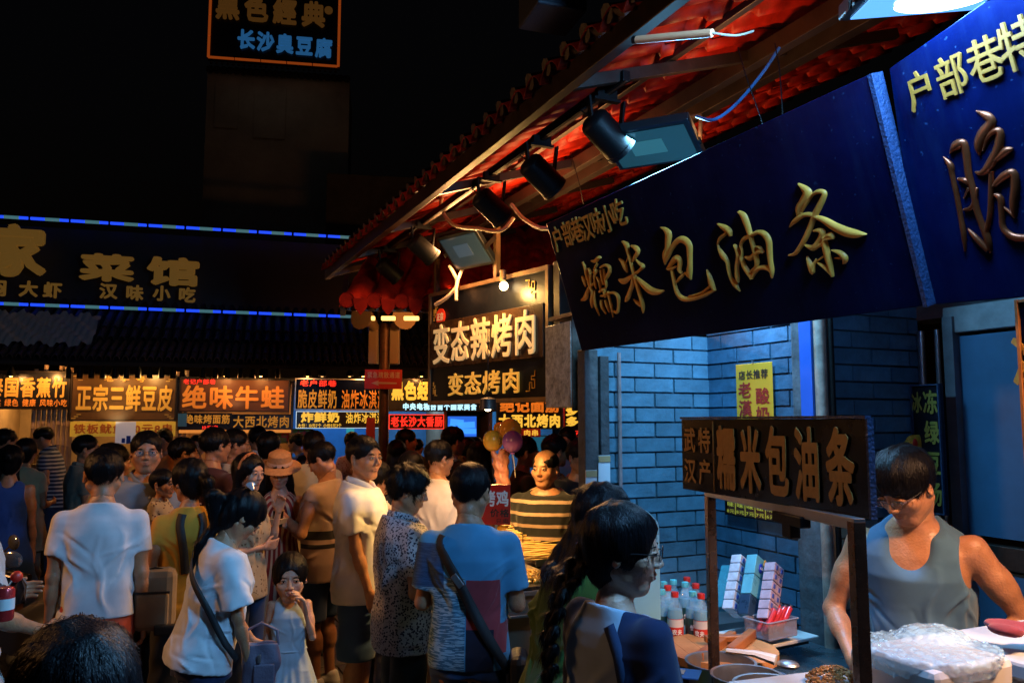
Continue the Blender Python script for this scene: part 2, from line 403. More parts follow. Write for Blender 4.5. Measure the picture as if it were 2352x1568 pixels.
PIV = np.array([0, 0, .95])
TORSO_M = [(.78, .172, .118, 0), (.90, .174, .118, -.005), (1.0, .160, .110, 0), (1.10, .155, .105, .005), (1.22, .168, .115, .005), (1.32, .178, .115, 0), (1.385, .178, .096, -.006), (1.42, .150, .080, -.012), (1.455, .098, .066, -.018), (1.49, .062, .056, -.02)]
TORSO_F = [(.78, .178, .122, 0), (.90, .178, .120, -.008), (1.0, .150, .105, 0), (1.10, .132, .093, .003), (1.22, .145, .108, .01), (1.30, .150, .108, .008), (1.37, .152, .088, -.005), (1.41, .128, .072, -.014), (1.45, .082, .058, -.018), (1.49, .052, .05, -.02)]
SKIN = {}
def skin_mat(tone):
    c = {'mid': (.42, .19, .095), 'tan': (.34, .15, .07), 'fair': (.56, .31, .20)}[tone]
    m = M('skin_'+tone, c, rough=.42, var=(26, .20), bump=(120, .25), sheen=.05)
    b = m.node_tree.nodes['Principled BSDF']; b.inputs['Subsurface Weight'].default_value = .12; b.inputs['Subsurface Radius'].default_value = (.02, .008, .004); b.inputs['Subsurface Scale'].default_value = .4
    return m
def hair_mat(name='hair_black', col=(.0045, .004, .005)):
    if name in MATS: return MATS[name]
    m = M(name, col, rough=.40, spec=.16); N, L = nodes_of(m); b = N['Principled BSDF']
    tc = N.new('ShaderNodeTexCoord'); mp = N.new('ShaderNodeMapping'); mp.inputs['Scale'].default_value = (9, 9, .8); L.new(tc.outputs['Object'], mp.inputs[0])
    n = N.new('ShaderNodeTexNoise'); n.inputs['Scale'].default_value = 22; n.inputs['Detail'].default_value = 6; n.inputs['Distortion'].default_value = .4; L.new(mp.outputs[0], n.inputs['Vector'])
    bp = N.new('ShaderNodeBump'); bp.inputs['Strength'].default_value = .6; bp.inputs['Distance'].default_value = .005; L.new(n.outputs[0], bp.inputs['Height']); L.new(bp.outputs[0], b.inputs['Normal'])
    b.inputs['Anisotropic'].default_value = .6
    return m
SHOE = {}
ARMS = {  # (upper arm direction, forearm direction, thumb side) for the right arm in the torso frame; x is mirrored on the left
    'down': ((.10, -.02, -1), (.06, .16, -1), (0, 1, 0)),
    'back': ((.14, -.25, -1), (.05, .05, -1), (0, 1, 0)),
    'bent': ((.15, .05, -1), (-.12, 1, .05), (0, 0, 1)),
    'hold': ((.12, .25, -1), (-.35, .8, .45), (0, 0, 1)),
    'up': ((.2, .35, -1), (-.25, .35, 1), (-.3, -.6, .2)),
    'reach': ((.25, .9, -.35), (-.1, 1, -.15), (0, 0, 1)),
    'low': ((.2, .25, -1), (-.35, .9, -.45), (0, .3, 1)),
    'cross': ((.2, .1, -1), (-1, .55, .1), (0, .2, 1)),
}
def ribbons(V, G, n, crown, L0, w, down=0.0, sel=None, lift=.004, seed=1, keep=None):
    """thin strands lying on the hair surface, following the direction away from the crown"""
    rg = np.random.default_rng(seed); ids = np.arange(len(V)) if sel is None else np.nonzero(sel)[0]
    if len(ids) == 0: return np.zeros((0, 3)), np.zeros((0, 4), int)
    ii = rg.choice(ids, n); P = V[ii]+rg.normal(0, .0015, (n, 3)); Nn = G[ii]
    d = P-crown; d /= (np.linalg.norm(d, axis=1, keepdims=True)+1e-9); d = d*(1-down)+np.array([0, 0, -1.0])*down+rg.normal(0, .16 if not down else .022, (n, 3))
    t = d-Nn*np.sum(d*Nn, 1, keepdims=True); t /= (np.linalg.norm(t, axis=1, keepdims=True)+1e-9)
    s = np.cross(t, Nn); L_ = (L0*rg.uniform(.5, 1.3, n))[:, None]; lf = (lift*rg.uniform(.2, 1.2, n))[:, None]; ww = w*rg.uniform(.6, 1.3, n)[:, None]
    p0 = P-Nn*.002; ra = .108; p1 = P+t*ra*np.sin(L_*.5/ra)+Nn*(lf*.55-ra*(1-np.cos(L_*.5/ra))); p2 = P+t*ra*np.sin(L_/ra)+Nn*(lf*.7-ra*(1-np.cos(L_/ra)))+np.array([0, 0, -1])*L_*.10
    if keep is not None:
        ok = keep(p2) & keep(p1); p0, p1, p2, s, ww = p0[ok], p1[ok], p2[ok], s[ok], ww[ok]; n = len(p0)
    A = np.concatenate([p0-s*ww*.5, p0+s*ww*.5, p1-s*ww*.5, p1+s*ww*.5, p2-s*ww*.08, p2+s*ww*.08]); k = np.arange(n)
    F = np.concatenate([np.stack([k, k+n, k+3*n, k+2*n], 1), np.stack([k+2*n, k+3*n, k+5*n, k+4*n], 1)])
    return A, F
def person(label, px, py, d, face, sex='m', skin='mid', hair='short', top=None, bottom=None, lean=0, head=(0, 0, 0), aR='down', aL='down',
           fat=0.0, glasses=False, hs=1.0, group='people in the night market crowd', H=None, faced=True, legs=True, spread=0.0, turn=0.0, name='person', hair_len=.35, dressed=True, res=1.0, pull=None):
    """px, py = middle and top of the head in the photograph, d = distance; face = compass of the body, 0 away, -90 right, 180 towards the camera"""
    P = at(px, py, d); face = face-math.degrees(math.atan2(P[0], P[1])); lr = R(lean); T = rotx(-lr)
    def tp(q): return T @ (np.array(q, float)-PIV)+PIV
    ztop = (tp((0, 0, 1.742))[2]) if lean < 50 else 1.6
    s = P[2]/ztop if H is None else H
    hy, hp, hr = (R(q) for q in head)
    hR = rotz(hy) @ rotx(-hp) @ roty(hr)
    hc = tp((0, .014, 1.617)); hf = Frame(hR, hc+hR @ np.array([0, .0, .0])+np.array([0, .02*math.sin(max(0, hp)), 0]), hs*(1.06 if sex == 'm' else 1.03))
    rt = rotz(R(face)); hw = rt @ (hf.t*s)
    root = empty(name, (P[0]-hw[0], P[1]-hw[1], 0), R(face), label, 'child' if (hs > 1.3 or s < .78) else ('man' if sex == 'm' else 'woman'), group)
    h = max(.0062, .0021*d)*res; hh = max(.0042, .00135*d)*res; fine = d < 6.5
    sk = skin_mat(skin); sw = .178 if sex == 'm' else .152; sw += fat*.5
    tors = TORSO_M if sex == 'm' else TORSO_F
    # ---- joints
    arms = {}
    for side, spec in (('R', aR), ('L', aL)):
        mx = 1 if side == 'R' else -1; u, f, th = (ARMS[spec] if isinstance(spec, str) else spec); m = np.array([mx, 1, 1.0])
        S0 = tp((mx*sw, -.012, 1.392)); E0 = S0+T @ unit(np.array(u)*m)*.285; W0 = E0+T @ unit(np.array(f)*m)*.245
        arms[side] = (S0, E0, W0, T @ unit(np.array(f)*m), T @ unit(np.array(th)*m), mx)
    legs_j = {}
    for mx in (1, -1):
        legs_j[mx] = (np.array([mx*.088, 0, .90]), np.array([mx*(.10+spread*.5), .012+.05*mx*spread*4, .50]), np.array([mx*(.105+spread), -.02+.1*mx*spread*4, .085]))
    # ---- body
    B = [loft([(z, w-.012-(.03 if z < .95 else 0), dd-.012-(.03 if z < .95 else 0), y) for z, w, dd, y in tors], T, PIV, fat=fat, k=.03)]
    B += [cap(tp((0, -.018, 1.44)), hf.p((0, -.018, -.075)), .056 if sex == 'm' else .047, .052 if sex == 'm' else .043, k=.03)]
    for side in 'RL':
        S0, E0, W0, fd, th, mx = arms[side]; a = 1.0 if sex == 'm' else .82; a *= 1+fat*3
        mid = S0*.55+E0*.45
        B += [cap(S0, E0, .047*a, .034*a, k=.03), cap(mid, mid+(E0-S0)*.1, .046*a, .044*a, k=.03), cap(E0, W0, .034*a, .024*a, k=.02), cap(E0*.72+W0*.28, E0*.6+W0*.4, .0365*a, .035*a, k=.02)]
        b = th-fd*np.dot(th, fd); b = unit(b); c = np.cross(fd, b)*mx; hsz = a**.5*hs
        K = W0+fd*.09*hsz
        B += [cap(W0, W0+fd*.03, .022*a, .022*a, k=.012)]
        for q, o in enumerate((.028, .010, -.009, -.027)):     # palm rays then fingers
            k0 = K+b*o*hsz; B += [cap(W0+fd*.02+b*o*.55, k0, .0135*hsz, .0115*hsz, k=.010)]
            cl = (.25, .35, .4, .5)[q]; L_ = (.070, .078, .072, .056)[q]*hsz; d1 = unit(fd-c*cl*-1*-1); d2 = unit(fd*(1-cl)-c*(.6+cl*.4))
            k1 = k0+d1*L_*.5; B += [cap(k0, k1, .0095*hsz, .0085*hsz, k=.004), cap(k1, k1+d2*L_*.5, .0085*hsz, .007*hsz, k=.004)]
        t0 = W0+fd*.03+b*.022; t1 = t0+unit(b*.75+fd*.8-c*.3)*.042*hsz; B += [cap(t0, t1, .013*hsz, .010*hsz, k=.008), cap(t1, t1+unit(fd+b*.15-c*.35)*.032*hsz, .010*hsz, .008*hsz, k=.004)]
    for mx in (1, -1):
        h0, k0, a0 = legs_j[mx]
        B += [cap(h0, k0, .082, .054, k=.03), cap(k0, a0, .052, .034, k=.02), cap(k0*.72+a0*.28+np.array([0, -.015, 0]), k0*.6+a0*.4+np.array([0, -.015, 0]), .05, .046, k=.03), cap(a0+[0, -.01, -.03], a0+[mx*.01, .13, -.06], .036, .026, k=.02)]
    # head
    jw = 1.0 if sex == 'm' else .9; ff = 1+fat*3
    Hd = [ell((0, -.012, .032), (.077, .096, .088), hf, k=.02), ell((0, .020, -.032), (.060*ff, .070, .072), hf, k=.025), ell((0, .055, -.092), (.026*ff, .022, .020), hf, k=.025)]
    for mx in (1, -1):
        Hd += [cap((mx*.056*ff, -.012, -.045), (mx*.022, .052, -.090), .018*jw, .013*jw, hf, k=.025), ell((mx*.040*ff, .056, -.020), (.026, .024, .026), hf, k=.02),
               ell((mx*.078, -.012, -.004), (.008, .019, .031), hf, rot=rotz(-mx*.45) @ rotx(.15), k=.006)]
    Hd += [cap((-.030, .074, .030), (.030, .074, .030), .012, .012, hf, k=.015), cap((0, .084, .022), (0, .1025, -.020), .0062, .0095, hf, k=.012), ell((0, .1025, -.023), (.0115, .009, .008), hf, k=.006)]
    for mx in (1, -1): Hd += [ell((mx*.0125, .096, -.027), (.008, .009, .007), hf, k=.005)]
    Hs = [ell((mx*.033, .100, .008), (.020, .016, .011), hf, k=.010) for mx in (1, -1)] + [ell((mx*.085, -.004, -.002), (.006, .010, .016), hf, k=.003) for mx in (1, -1)]
    He = [ell((mx*.032, .078, .007), (.0150, .0125, .0115), hf, k=.004) for mx in (1, -1)]
    He += [ell((mx*.032, .0885, .0135), (.0165, .005, .0035), hf, rot=roty(mx*.12), k=.003) for mx in (1, -1)]
    He += [cap((-.019, .082, -.0525), (.019, .082, -.0525), .0055, .0055, hf, k=.006), cap((0, .090, -.051), (0, .090, -.0515), .006, .006, hf, k=.006), cap((-.013, .083, -.062), (.013, .083, -.062), .0070, .0070, hf, k=.006)]
    def grid(lo, hi, hx, cut=None):
        F_ = Field(lo, hi, hx); F_.add(B); F_.add(Hd); F_.sub(Hs); F_.add(He)
        if cut: cut(F_)
        return F_.mesh()
    allp = np.array([p[0] for p in B]+[p[1] for p in B]); lo, hi = allp.min(0)-.02, allp.max(0)+.02
    if not legs: lo[2] = .55
    parts = []
    if d < 9.5:
        nz = hf.p((0, -.02, -.10))
        parts.append(grid(lo, np.maximum(hi, hf.t+.05), h, lambda F_: F_.plane(hf.R @ np.array([0, .25, 1]), nz+np.array([0, 0, .004]))))
        e = hf.s; c0 = hf.t; parts.append(grid(c0-np.array([.13, .15, .15])*e, c0+np.array([.13, .15, .14])*e, hh, lambda F_: F_.plane(-hf.R @ np.array([0, .25, 1]), nz-np.array([0, 0, .004]))))
        if fine:
            for side in 'RL':
                S0, E0, W0, fd, th, mx = arms[side]; a = W0-fd*.0; b = W0+fd*.19
                Fh = Field(np.minimum(a, b)-.055, np.maximum(a, b)+.055, max(.0036, .0011*d)); Fh.add(B); Fh.plane(-fd, W0-fd*.002); parts.append(Fh.mesh())
    else:
        parts.append(grid(lo, np.maximum(hi, hf.t+.16), h))
    if fine:   # keep the coarse hands out of the fine ones
        v, f, g = parts[0]; keep = np.ones(len(v), bool)
        for side in 'RL':
            S0, E0, W0, fd, th, mx = arms[side]; q = v-W0; al = q @ fd; keep &= ~((al > .006) & (np.linalg.norm(q, axis=1) < .24) & (np.linalg.norm(q-np.outer(al, fd), axis=1) < .07))
        f = f[keep[f].all(1)]; parts[0] = (v, f, g)
    V, F, G = join_parts(parts); child('body', mesh_np('body', V*s, F), sk, root)
    # ---- eyes, brows, lips
    if faced:
        for mx in (1, -1):
            m = MB(); e = m.ball((0, 0, 0), 1, 10, 6, (.0125, .004, .0046)); fr = hf
            def put(mb, off, rr=None):
                rr = np.eye(3) if rr is None else rr
                mb.v = [tuple((fr.p(np.array(off)+rr @ np.array(p)))*s) for p in mb.v]; return mb
            put(m, (mx*.0325, .0890, .0065), rotz(-mx*.22) @ roty(mx*.10)); eye = m.build('eye', M('eye_white', (.55, .5, .47), .3), root, True)
            m = MB().ball((0, 0, 0), .0056, 10, 6, (1, .5, .95)); put(m, (mx*.0315, .0915, .0060)); m.build('iris', M('iris_dark', (.012, .008, .006), .15), eye, True)
            m = MB().tube([(-mx*.0145, -.002, -.0005), (-mx*.007, .003, .0040), (mx*.002, .004, .0052), (mx*.010, .0015, .0036), (mx*.0155, -.005, .0010)], [.0009, .0018, .0020, .0018, .0010], 5)
            put(m, (mx*.0325, .0905, .0066)); m.build('eyelashes', hair_mat(), eye, True)
            m = MB().tube([(-mx*.017, .0, -.002), (-mx*.006, .003, .0015), (mx*.006, .002, .0032), (mx*.019, -.008, .0005)], [.0022, .0032, .0030, .0012] if sex == 'm' else [.0014, .0022, .0020, .0010], 6, flat=None)
            put(m, (mx*.033, .0865, .0255)); m.build('eyebrow', hair_mat('brow_dark', (.015, .011, .009)), root, True)
        m = MB().tube([(-.0215, -.012, .0005), (-.010, -.003, .0018), (0, -.001, .0008), (.010, -.003, .0018), (.0215, -.012, .0005)], [.0012, .0034, .0036, .0034, .0012], 7)
        m.tube([(-.017, -.009, -.0075), (-.008, -.003, -.0085), (0, -.0015, -.0090), (.008, -.003, -.0085), (.017, -.009, -.0075)], [.0012, .0038, .0044, .0038, .0012], 7)
        put(m, (0, .0915, -.0525)); m.build('lips', M('lips_'+sex, (.27, .11, .08) if sex == 'm' else (.34, .09, .075), .4), root, True)
    # ---- hair
    if hair:
        hm = hair_mat(); cr = hf.p((0, -.05, .12)); o = .0075 if hair in ('short', 'crop', 'bald') else .016; Hh = []
        if hair == 'messy': o = .020
        Hh += [ell((0, -.014, .034), (.077+o, .096+o, .088+o), hf, k=.012)]
        lo_, hi_ = hf.t-.17*hs, hf.t+.16*hs
        long_ = hair in ('long', 'pony', 'bun', 'braid', 'bob')
        if long_:
            Hh += [ell((0, -.045, -.02), (.072, .065, .085), hf, k=.02)]
            if hair in ('long', 'bob'):
                for mx in (1, -1): Hh += [cap((mx*.062, -.02, .0), (mx*.075, -.025, -.12), .030, .028, hf, k=.03)]
            if hair == 'long':
                n0 = hf.p((0, -.06, -.05)); n1 = tp((0, -.10, 1.40)); n2 = tp((0, -.145, 1.45-hair_len))
                for ox in (-.06, -.02, .03, .065): Hh += [cap(n0+[ox*.8, 0, 0], n1+[ox*1.2, -.01, 0], .045, .040, k=.03), cap(n1+[ox*1.2, -.01, 0], n2+[ox*.9, .01*math.sin(ox*90), -.03*abs(ox)*10], .040, .020, k=.03)]
                lo_ = np.minimum(lo_, n2-.1)
            if hair == 'bun': Hh += [ell((0, -.115, .05), (.042, .036, .040), hf, k=.01)]
            if hair == 'pony':
                q0 = hf.p((0, -.11, .02)); q1 = q0+hf.R @ np.array([.0, -.07, -.03]); 
                tail = pull if pull is not None else [q0+np.array([0, -.06, -.12]), q0+np.array([.01, -.07, -.26]), q0+np.array([.02, -.06, -.40])]
                pts = [q0, q1]+[np.array(t_, float) for t_ in tail]; rr = [.022, .032, .032, .024, .010, .008]
                for i in range(len(pts)-1): Hh += [cap(pts[i], pts[i+1], rr[i], rr[i+1], k=.02)]
                allq = np.array(pts); lo_ = np.minimum(lo_, allq.min(0)-.06); hi_ = np.maximum(hi_, allq.max(0)+.06)
            if hair == 'braid' and pull is not None:
                pts = [np.array(q, float) for q in pull]; allq = np.array(pts); lo_ = np.minimum(lo_, allq.min(0)-.07); hi_ = np.maximum(hi_, allq.max(0)+.07)
                cum = [0]; 
                for i in range(len(pts)-1): cum.append(cum[-1]+np.linalg.norm(pts[i+1]-pts[i]))
                tot = cum[-1]; n = int(tot/.026)
                for i in range(n):
                    u = i/n*tot; j = max(q for q in range(len(cum)-1) if cum[q] <= u); t_ = (u-cum[j])/(cum[j+1]-cum[j]); p = pts[j]*(1-t_)+pts[j+1]*t_; w_ = .021*(1-.45*i/n)
                    sd = 1 if i % 2 else -1; ax = unit(pts[j+1]-pts[j]); sv = unit(np.cross(ax, [0, 1, 0])); 
                    Hh += [cap(p+sv*sd*w_*1.15+ax*-.010, p-sv*sd*w_*.2+ax*.030, w_*.95, w_*.55, k=.003)]
        Fh = Field(lo_, hi_, hh*(.9 if d < 4 else 1.2)); Fh.add(Hh)
        # open the face and the ears; trim the nape
        Fh.sub([ell((0, .122, -.040 if hair != 'bangs' else -.055), (.064 if long_ else .069, .095, .114 if hair != 'bangs' else .09), hf, k=.008)])
        if hair == 'bald': Fh.sub([ell((0, .03, .12), (.064, .13, .075), hf, k=.01)])
        if not long_:
            for mx in (1, -1): Fh.sub([ell((mx*.090, .020, -.055), (.030, .060, .058), hf, k=.006)])
            nr = hf.R @ np.array([0, -.35, -1.0]); Fh.plane(nr, hf.p((0, -.08, -.045)))
            # taper the sides in towards the skin
            def tap(X, Y, Z):
                zz = (hf.R[0, 2]*(X-hf.t[0])+hf.R[1, 2]*(Y-hf.t[1])+hf.R[2, 2]*(Z-hf.t[2]))/hf.s
                return np.clip((.045-zz)/.09, 0, 1)*(.0088 if hair != 'messy' else .010)
            Fh.grow(tap)
        rg = np.random.default_rng(abs(int(px*7+py))); kk = rg.normal(0, 1, (5, 3))*np.array([90, 90, 22]); ph = rg.uniform(0, 6, 5); amp = .0011 if hair != 'messy' else .0022
        Fh.grow(lambda X, Y, Z: amp*sum(np.sin(kk[i, 0]*X+kk[i, 1]*Y+kk[i, 2]*Z+ph[i]) for i in range(5)))
        Vh, Fc, Gh = Fh.mesh()
        if len(Vh):
            n = int(np.clip(26000/d**1.3, 500, 16000)) if d < 9 else 0; n = int(n*(1.5 if hair == 'long' else 1))
            if hair == 'bald': n //= 6
            meV, meF = Vh, Fc
            if n:
                loc = (Vh-hf.t) @ hf.R/hf.s; sel = None
                below = loc[:, 2] < -.05
                L0 = {'short': .022, 'crop': .012, 'bald': .010, 'messy': .040, 'bob': .11, 'long': .09, 'bangs': .03}.get(hair, .04)
                A, RF = ribbons(Vh, Gh, n, cr, L0, max(.0012, .0005*d), .0 if not long_ else .25, sel, .010 if hair == 'messy' else (.0015 if long_ else .003), abs(int(px)), lambda p: (lambda q: ((((q[:, 0]/.064)**2+((q[:, 1]-.122)/.095)**2+((q[:, 2]+.040)/.108)**2) > 1) & ((q[:, 2] < -.01) | (((q[:, 0]/.102)**2+((q[:, 1]+.014)/.122)**2+((q[:, 2]-.034)/.114)**2) < (1.0 if hair != 'messy' else 1.35)) | (q[:, 1] < -.11))))((p-hf.t) @ hf.R/hf.s))
                meV = np.concatenate([Vh, A]); meF = np.concatenate([Fc, RF+len(Vh)])
            child('hair', mesh_np('hair', meV*s, meF), hm, root)
    # ---- clothes
    if top:
        kind = top.get('kind', 'tee'); off = top.get('loose', .012); hem = top.get('hem', .80); mt = top['mat']; rg = np.random.default_rng(abs(int(px*3+py*5)))
        tab = [(z, w+off*.9, dd+off, y) for z, w, dd, y in tors if z > hem-.12]
        if hem < .78: tab = [(hem-.02, .175+top.get('flare', .10), .125+top.get('flare', .10), 0)]+[(.70, .175+off+top.get('flare', .1)*.35, .12+off+top.get('flare', .1)*.35, 0)] * (1 if hem < .66 else 0)+[(z, w+off*.9, dd+off, y) for z, w, dd, y in tors if z > .85]
        tab = sorted(set(tab)); tab[0] = (hem-.02, tab[0][1], tab[0][2], tab[0][3])
        C = [loft(tab, T, PIV, k=.03, fat=fat, pleat=top.get('pleat'))]
        sl = top.get('sleeve', .55); Cs = []
        if kind not in ('tank', 'strap') and sl > 0:
            for side in 'RL':
                S0, E0, W0, fd, th, mx = arms[side]; r = top.get('sr', .062 if sex == 'm' else .055)*(1+fat*2); ud = unit(E0-S0)
                if sl <= 1:
                    e = S0+(E0-S0)*sl; pr = cap(S0+ud*.005, e+ud*.06, r*.86, r*1.0*top.get('puff', 1), k=.03)
                    C += [(pr[0], pr[1], (lambda X, Y, Z, f=pr[2], e=e, ud=ud: np.maximum(f(X, Y, Z), (X-e[0])*ud[0]+(Y-e[1])*ud[1]+(Z-e[2])*ud[2])), .03)]
                else: C += [cap(S0-ud*.02, E0, r*.95, r*.85, k=.03), cap(E0, E0+(W0-E0)*(sl-1), r*.85, r*.7, k=.02)]; e = None
                
        if fat: C += [ell(tp((0, .06, 1.10)), (.15, .10+fat, .14), k=.04)]
        if sex == 'f' and hs <= 1.05:
            for mx in (1, -1): C += [ell(tp((mx*.068, .085, 1.235)), (.062, .050, .060), k=.04)]
        pts = np.array([p[0] for p in C]+[p[1] for p in C]); Fc = Field(pts.min(0)-.02, pts.max(0)+.02, h)
        Fc.add(C)
        # folds
        kk = rg.normal(0, 1, (6, 3))*np.array([34, 28, 13]); ph = rg.uniform(0, 6, 6); k2 = rg.normal(0, 1, (4, 3))*np.array([16, 12, 34]); am = top.get('fold', .0034)*1.7
        cre = []
        for q in range(17): th0 = rg.uniform(-3.14, 3.14); z0 = rg.uniform(1.12, 1.37); cre.append((th0, z0, th0+rg.normal(0, .45), z0-rg.uniform(.12, .34), rg.choice((-1, 1, 1))*rg.uniform(.6, 1.5), rg.uniform(.008, .017)))
        for sd in (-1, 1):
            for back in (-1, 1):
                for q in range(4): cre.append((sd*(1.57+back*.25), rg.uniform(1.26, 1.35), sd*(1.57+back*rg.uniform(.7, 1.5)), rg.uniform(1.0, 1.24), rg.choice((-1, 1))*rg.uniform(.7, 1.5), rg.uniform(.007, .013)))
        for q in range(9): th0 = rg.uniform(-3.14, 3.14); z0 = rg.uniform(hem+.03, 1.06); cre.append((th0, z0, th0+rg.choice((-1, 1))*rg.uniform(.4, 1.1), z0+rg.normal(0, .035), rg.choice((-1, 1))*rg.uniform(.6, 1.3), rg.uniform(.007, .012)))
        def fold(X, Y, Z):
            w = .6*np.sin(9*X+7*Z+ph[0])+.5*np.sin(11*Z-6*Y+ph[1]); a = 0
            for i in range(4): a = a+np.sin(kk[i, 0]*X+kk[i, 1]*Y+kk[i, 2]*Z+ph[i]+w*1.6)
            qy = (Y-PIV[1])*T[1, 1]+(Z-PIV[2])*T[2, 1]; qz = (Y-PIV[1])*T[1, 2]+(Z-PIV[2])*T[2, 2]+PIV[2]
            th = np.arctan2(X, qy); out = am*a*.22; wob = .012*np.sin(31*qz+ph[2])
            for t0, z0, t1, z1, amp, sg in cre:
                for sh in (0, 6.2832, -6.2832):
                    sx = (th+sh-t0)*.17+wob; sz = qz-z0; ux = (t1-t0)*.17; uz = z1-z0; L2 = ux*ux+uz*uz; t = np.clip((sx*ux+sz*uz)/L2, 0, 1)
                    if sh and (np.abs(t0) < 1.8 and np.abs(t1) < 1.8): continue
                    d2 = (sx-t*ux)**2+(sz-t*uz)**2; out = out-am*amp*np.exp(-d2/(sg*sg))*(.25+.75*np.sin(np.pi*np.clip(t, .04, .96)))
            return out
        if am: Fc.grow(fold)
        nk = top.get('neck', .068 if sex == 'm' else .066); Fc.plane(T @ np.array([0, .28, 1.0]), tp((0, -.05, 1.476)))
        Fc.sub([cap(tp((0, -.012, 1.43)), tp((0, .02, 1.60)), nk, nk*1.25, k=.006 if kind not in ('tank', 'strap') else .03)])
        if kind in ('tank', 'strap'):
            dp = top.get('scoop', .17)
            Fc.sub([ell(tp((0, .14, 1.47)), (.094, .12, dp), k=.03, rot=T), ell(tp((0, -.14, 1.49)), (.082, .10, dp*.8), k=.006, rot=T)])
            for mx in (1, -1): Fc.sub([ell(tp((mx*(sw+.035), .0, 1.37)), (.074, .16, .150), k=.006, rot=T)])
        Fc.plane(T @ np.array([0, 0, -1.0]), tp((0, 0, hem)))
        Vc, Ff, Gc = Fc.mesh(); child({'dress': 'dress'}.get(kind, 'shirt'), mesh_np('shirt', Vc*s, Ff), mt, root)
        if kind == 'shirt' or top.get('collar'):
            m = MB(); 
            for mx in (1, -1):
                pts = [tp((mx*.004, -.088, 1.490)), tp((mx*.052, -.070, 1.492)), tp((mx*.076, -.012, 1.480)), tp((mx*.062, .050, 1.455)), tp((mx*.020, .092, 1.415))]
                m.tube([p*s for p in pts], [.024*s, .024*s, .023*s, .021*s, .012*s], 8, flat=.45)
            m.build('collar', top.get('collar_mat', mt), root, True)
            if faced and kind == 'shirt':
                for i in range(5): q = tp((0, .118+off+fat*.9, 1.36-.10*i)); MB().ball(tuple(q*s), .006*s, 8, 4).build('button', M('button_pearl', (.6, .58, .52), .3), root, True)
    if bottom:
        kind = bottom.get('kind', 'pants'); cut = bottom.get('cut', .10 if kind == 'pants' else .50); mt = bottom['mat']; wd = bottom.get('wide', .02)
        if kind == 'skirt': C = [loft([(cut, .20+wd, .17+wd, 0), (.75, .19, .15, 0), (.98, .16, .12, 0)], np.eye(3), PIV, pleat=(12, .05, .9))]
        else:
            C = [loft([(.80, .160+wd*.3, .112+wd*.4, 0), (.90, .166, .116, -.006), (.98, .155, .106, 0), (1.03, .145, .098, 0)], np.eye(3), PIV, k=.03, fat=fat)]
            for mx in (1, -1):
                h0, k0, a0 = legs_j[mx]; e = k0+(a0-k0)*max(0, (.5-cut)/.415)
                C += [cap(h0+np.array([0, 0, -.04]), k0, .080+wd*.5, .062+wd, k=.03)]
                if cut < .5: C += [cap(k0, e, .062+wd, .050+wd, k=.02)]
        pts = np.array([p[0] for p in C]+[p[1] for p in C]); hb = h*(1.25 if d > 4 else 1.1); Fc = Field(pts.min(0)-.02, pts.max(0)+.02, hb); Fc.add(C)
        rg = np.random.default_rng(abs(int(px+py))); kk = rg.normal(0, 1, (4, 3))*np.array([24, 24, 30]); ph = rg.uniform(0, 6, 4)
        Fc.grow(lambda X, Y, Z: .0028*sum(np.sin(kk[i, 0]*X+kk[i, 1]*Y+kk[i, 2]*Z+ph[i]+np.sin(14*Z+ph[i])) for i in range(4)))
        Fc.plane((0, 0, -1), (0, 0, cut)); Vc, Ff, _ = Fc.mesh(); child({'pants': 'trousers', 'shorts': 'shorts', 'skirt': 'skirt'}[kind], mesh_np('trousers', Vc*s, Ff), mt, root)
    if legs:
        for mx in (1, -1):
            if 'shoe' not in SHOE:
                Fs = Field((-.06, -.10, -.01), (.06, .19, .12), .009); Fs.add([cap((0, -.045, .045), (0, .02, .05), .042, .045, k=.03), cap((0, .02, .04), (0, .125, .03), .042, .034, k=.03), cap((0, -.03, .06), (0, -.03, .09), .045, .044, k=.02)]); Fs.plane((0, 0, -1), (0, 0, .003)); v, f, g = Fs.mesh(); SHOE['shoe'] = (v, f)
            v, f = SHOE['shoe']; a0 = legs_j[mx][2]; o = child('shoe', mesh_np('shoe', (v+np.array([a0[0], a0[1]+.01, 0]))*s, f), M('shoe_'+('white' if int(px) % 3 == 0 else 'dark'), (.5, .5, .5) if int(px) % 3 == 0 else (.03, .03, .035), .6), root)
    if glasses:
        m = MB()
        for mx in (1, -1):
            pts = [hf.p((mx*.034+.021*math.cos(t), .105+.002*math.cos(t)*mx*-1, .006+.0165*math.sin(t)))*s for t in np.linspace(0, 2*math.pi, 15)]
            m.tube(pts, .0013*s if d < 3.5 else .0018*s, 5, caps=False); m.tube([hf.p((mx*.055, .103, .010))*s, hf.p((mx*.080, .04, .010))*s, hf.p((mx*.083, -.015, .004))*s], .0014*s, 5)
        m.tube([hf.p((-.013, .106, .010))*s, hf.p((0, .108, .013))*s, hf.p((.013, .106, .010))*s], .0014*s, 5); gl = m.build('glasses', M('glasses_frame', (.02, .02, .022), .3), root, True)
        for mx in (1, -1):
            l = MB(); l.lathe([(.0001, 0), (.0205, 0)], n=16); l.v = [tuple(hf.p((mx*.034+x, .1055, .006+y*.8))*s) for x, y, z in l.v]
            l.build('lens', M('lens_glass', (.9, .95, 1), .03, alpha=.10, spec=.6), gl)
    root['fig'] = 1; del root['fig']
    return dict(root=root, hf=hf, tp=tp, arms=arms, s=s, T=T, tors=tors, fat=fat, d=d)
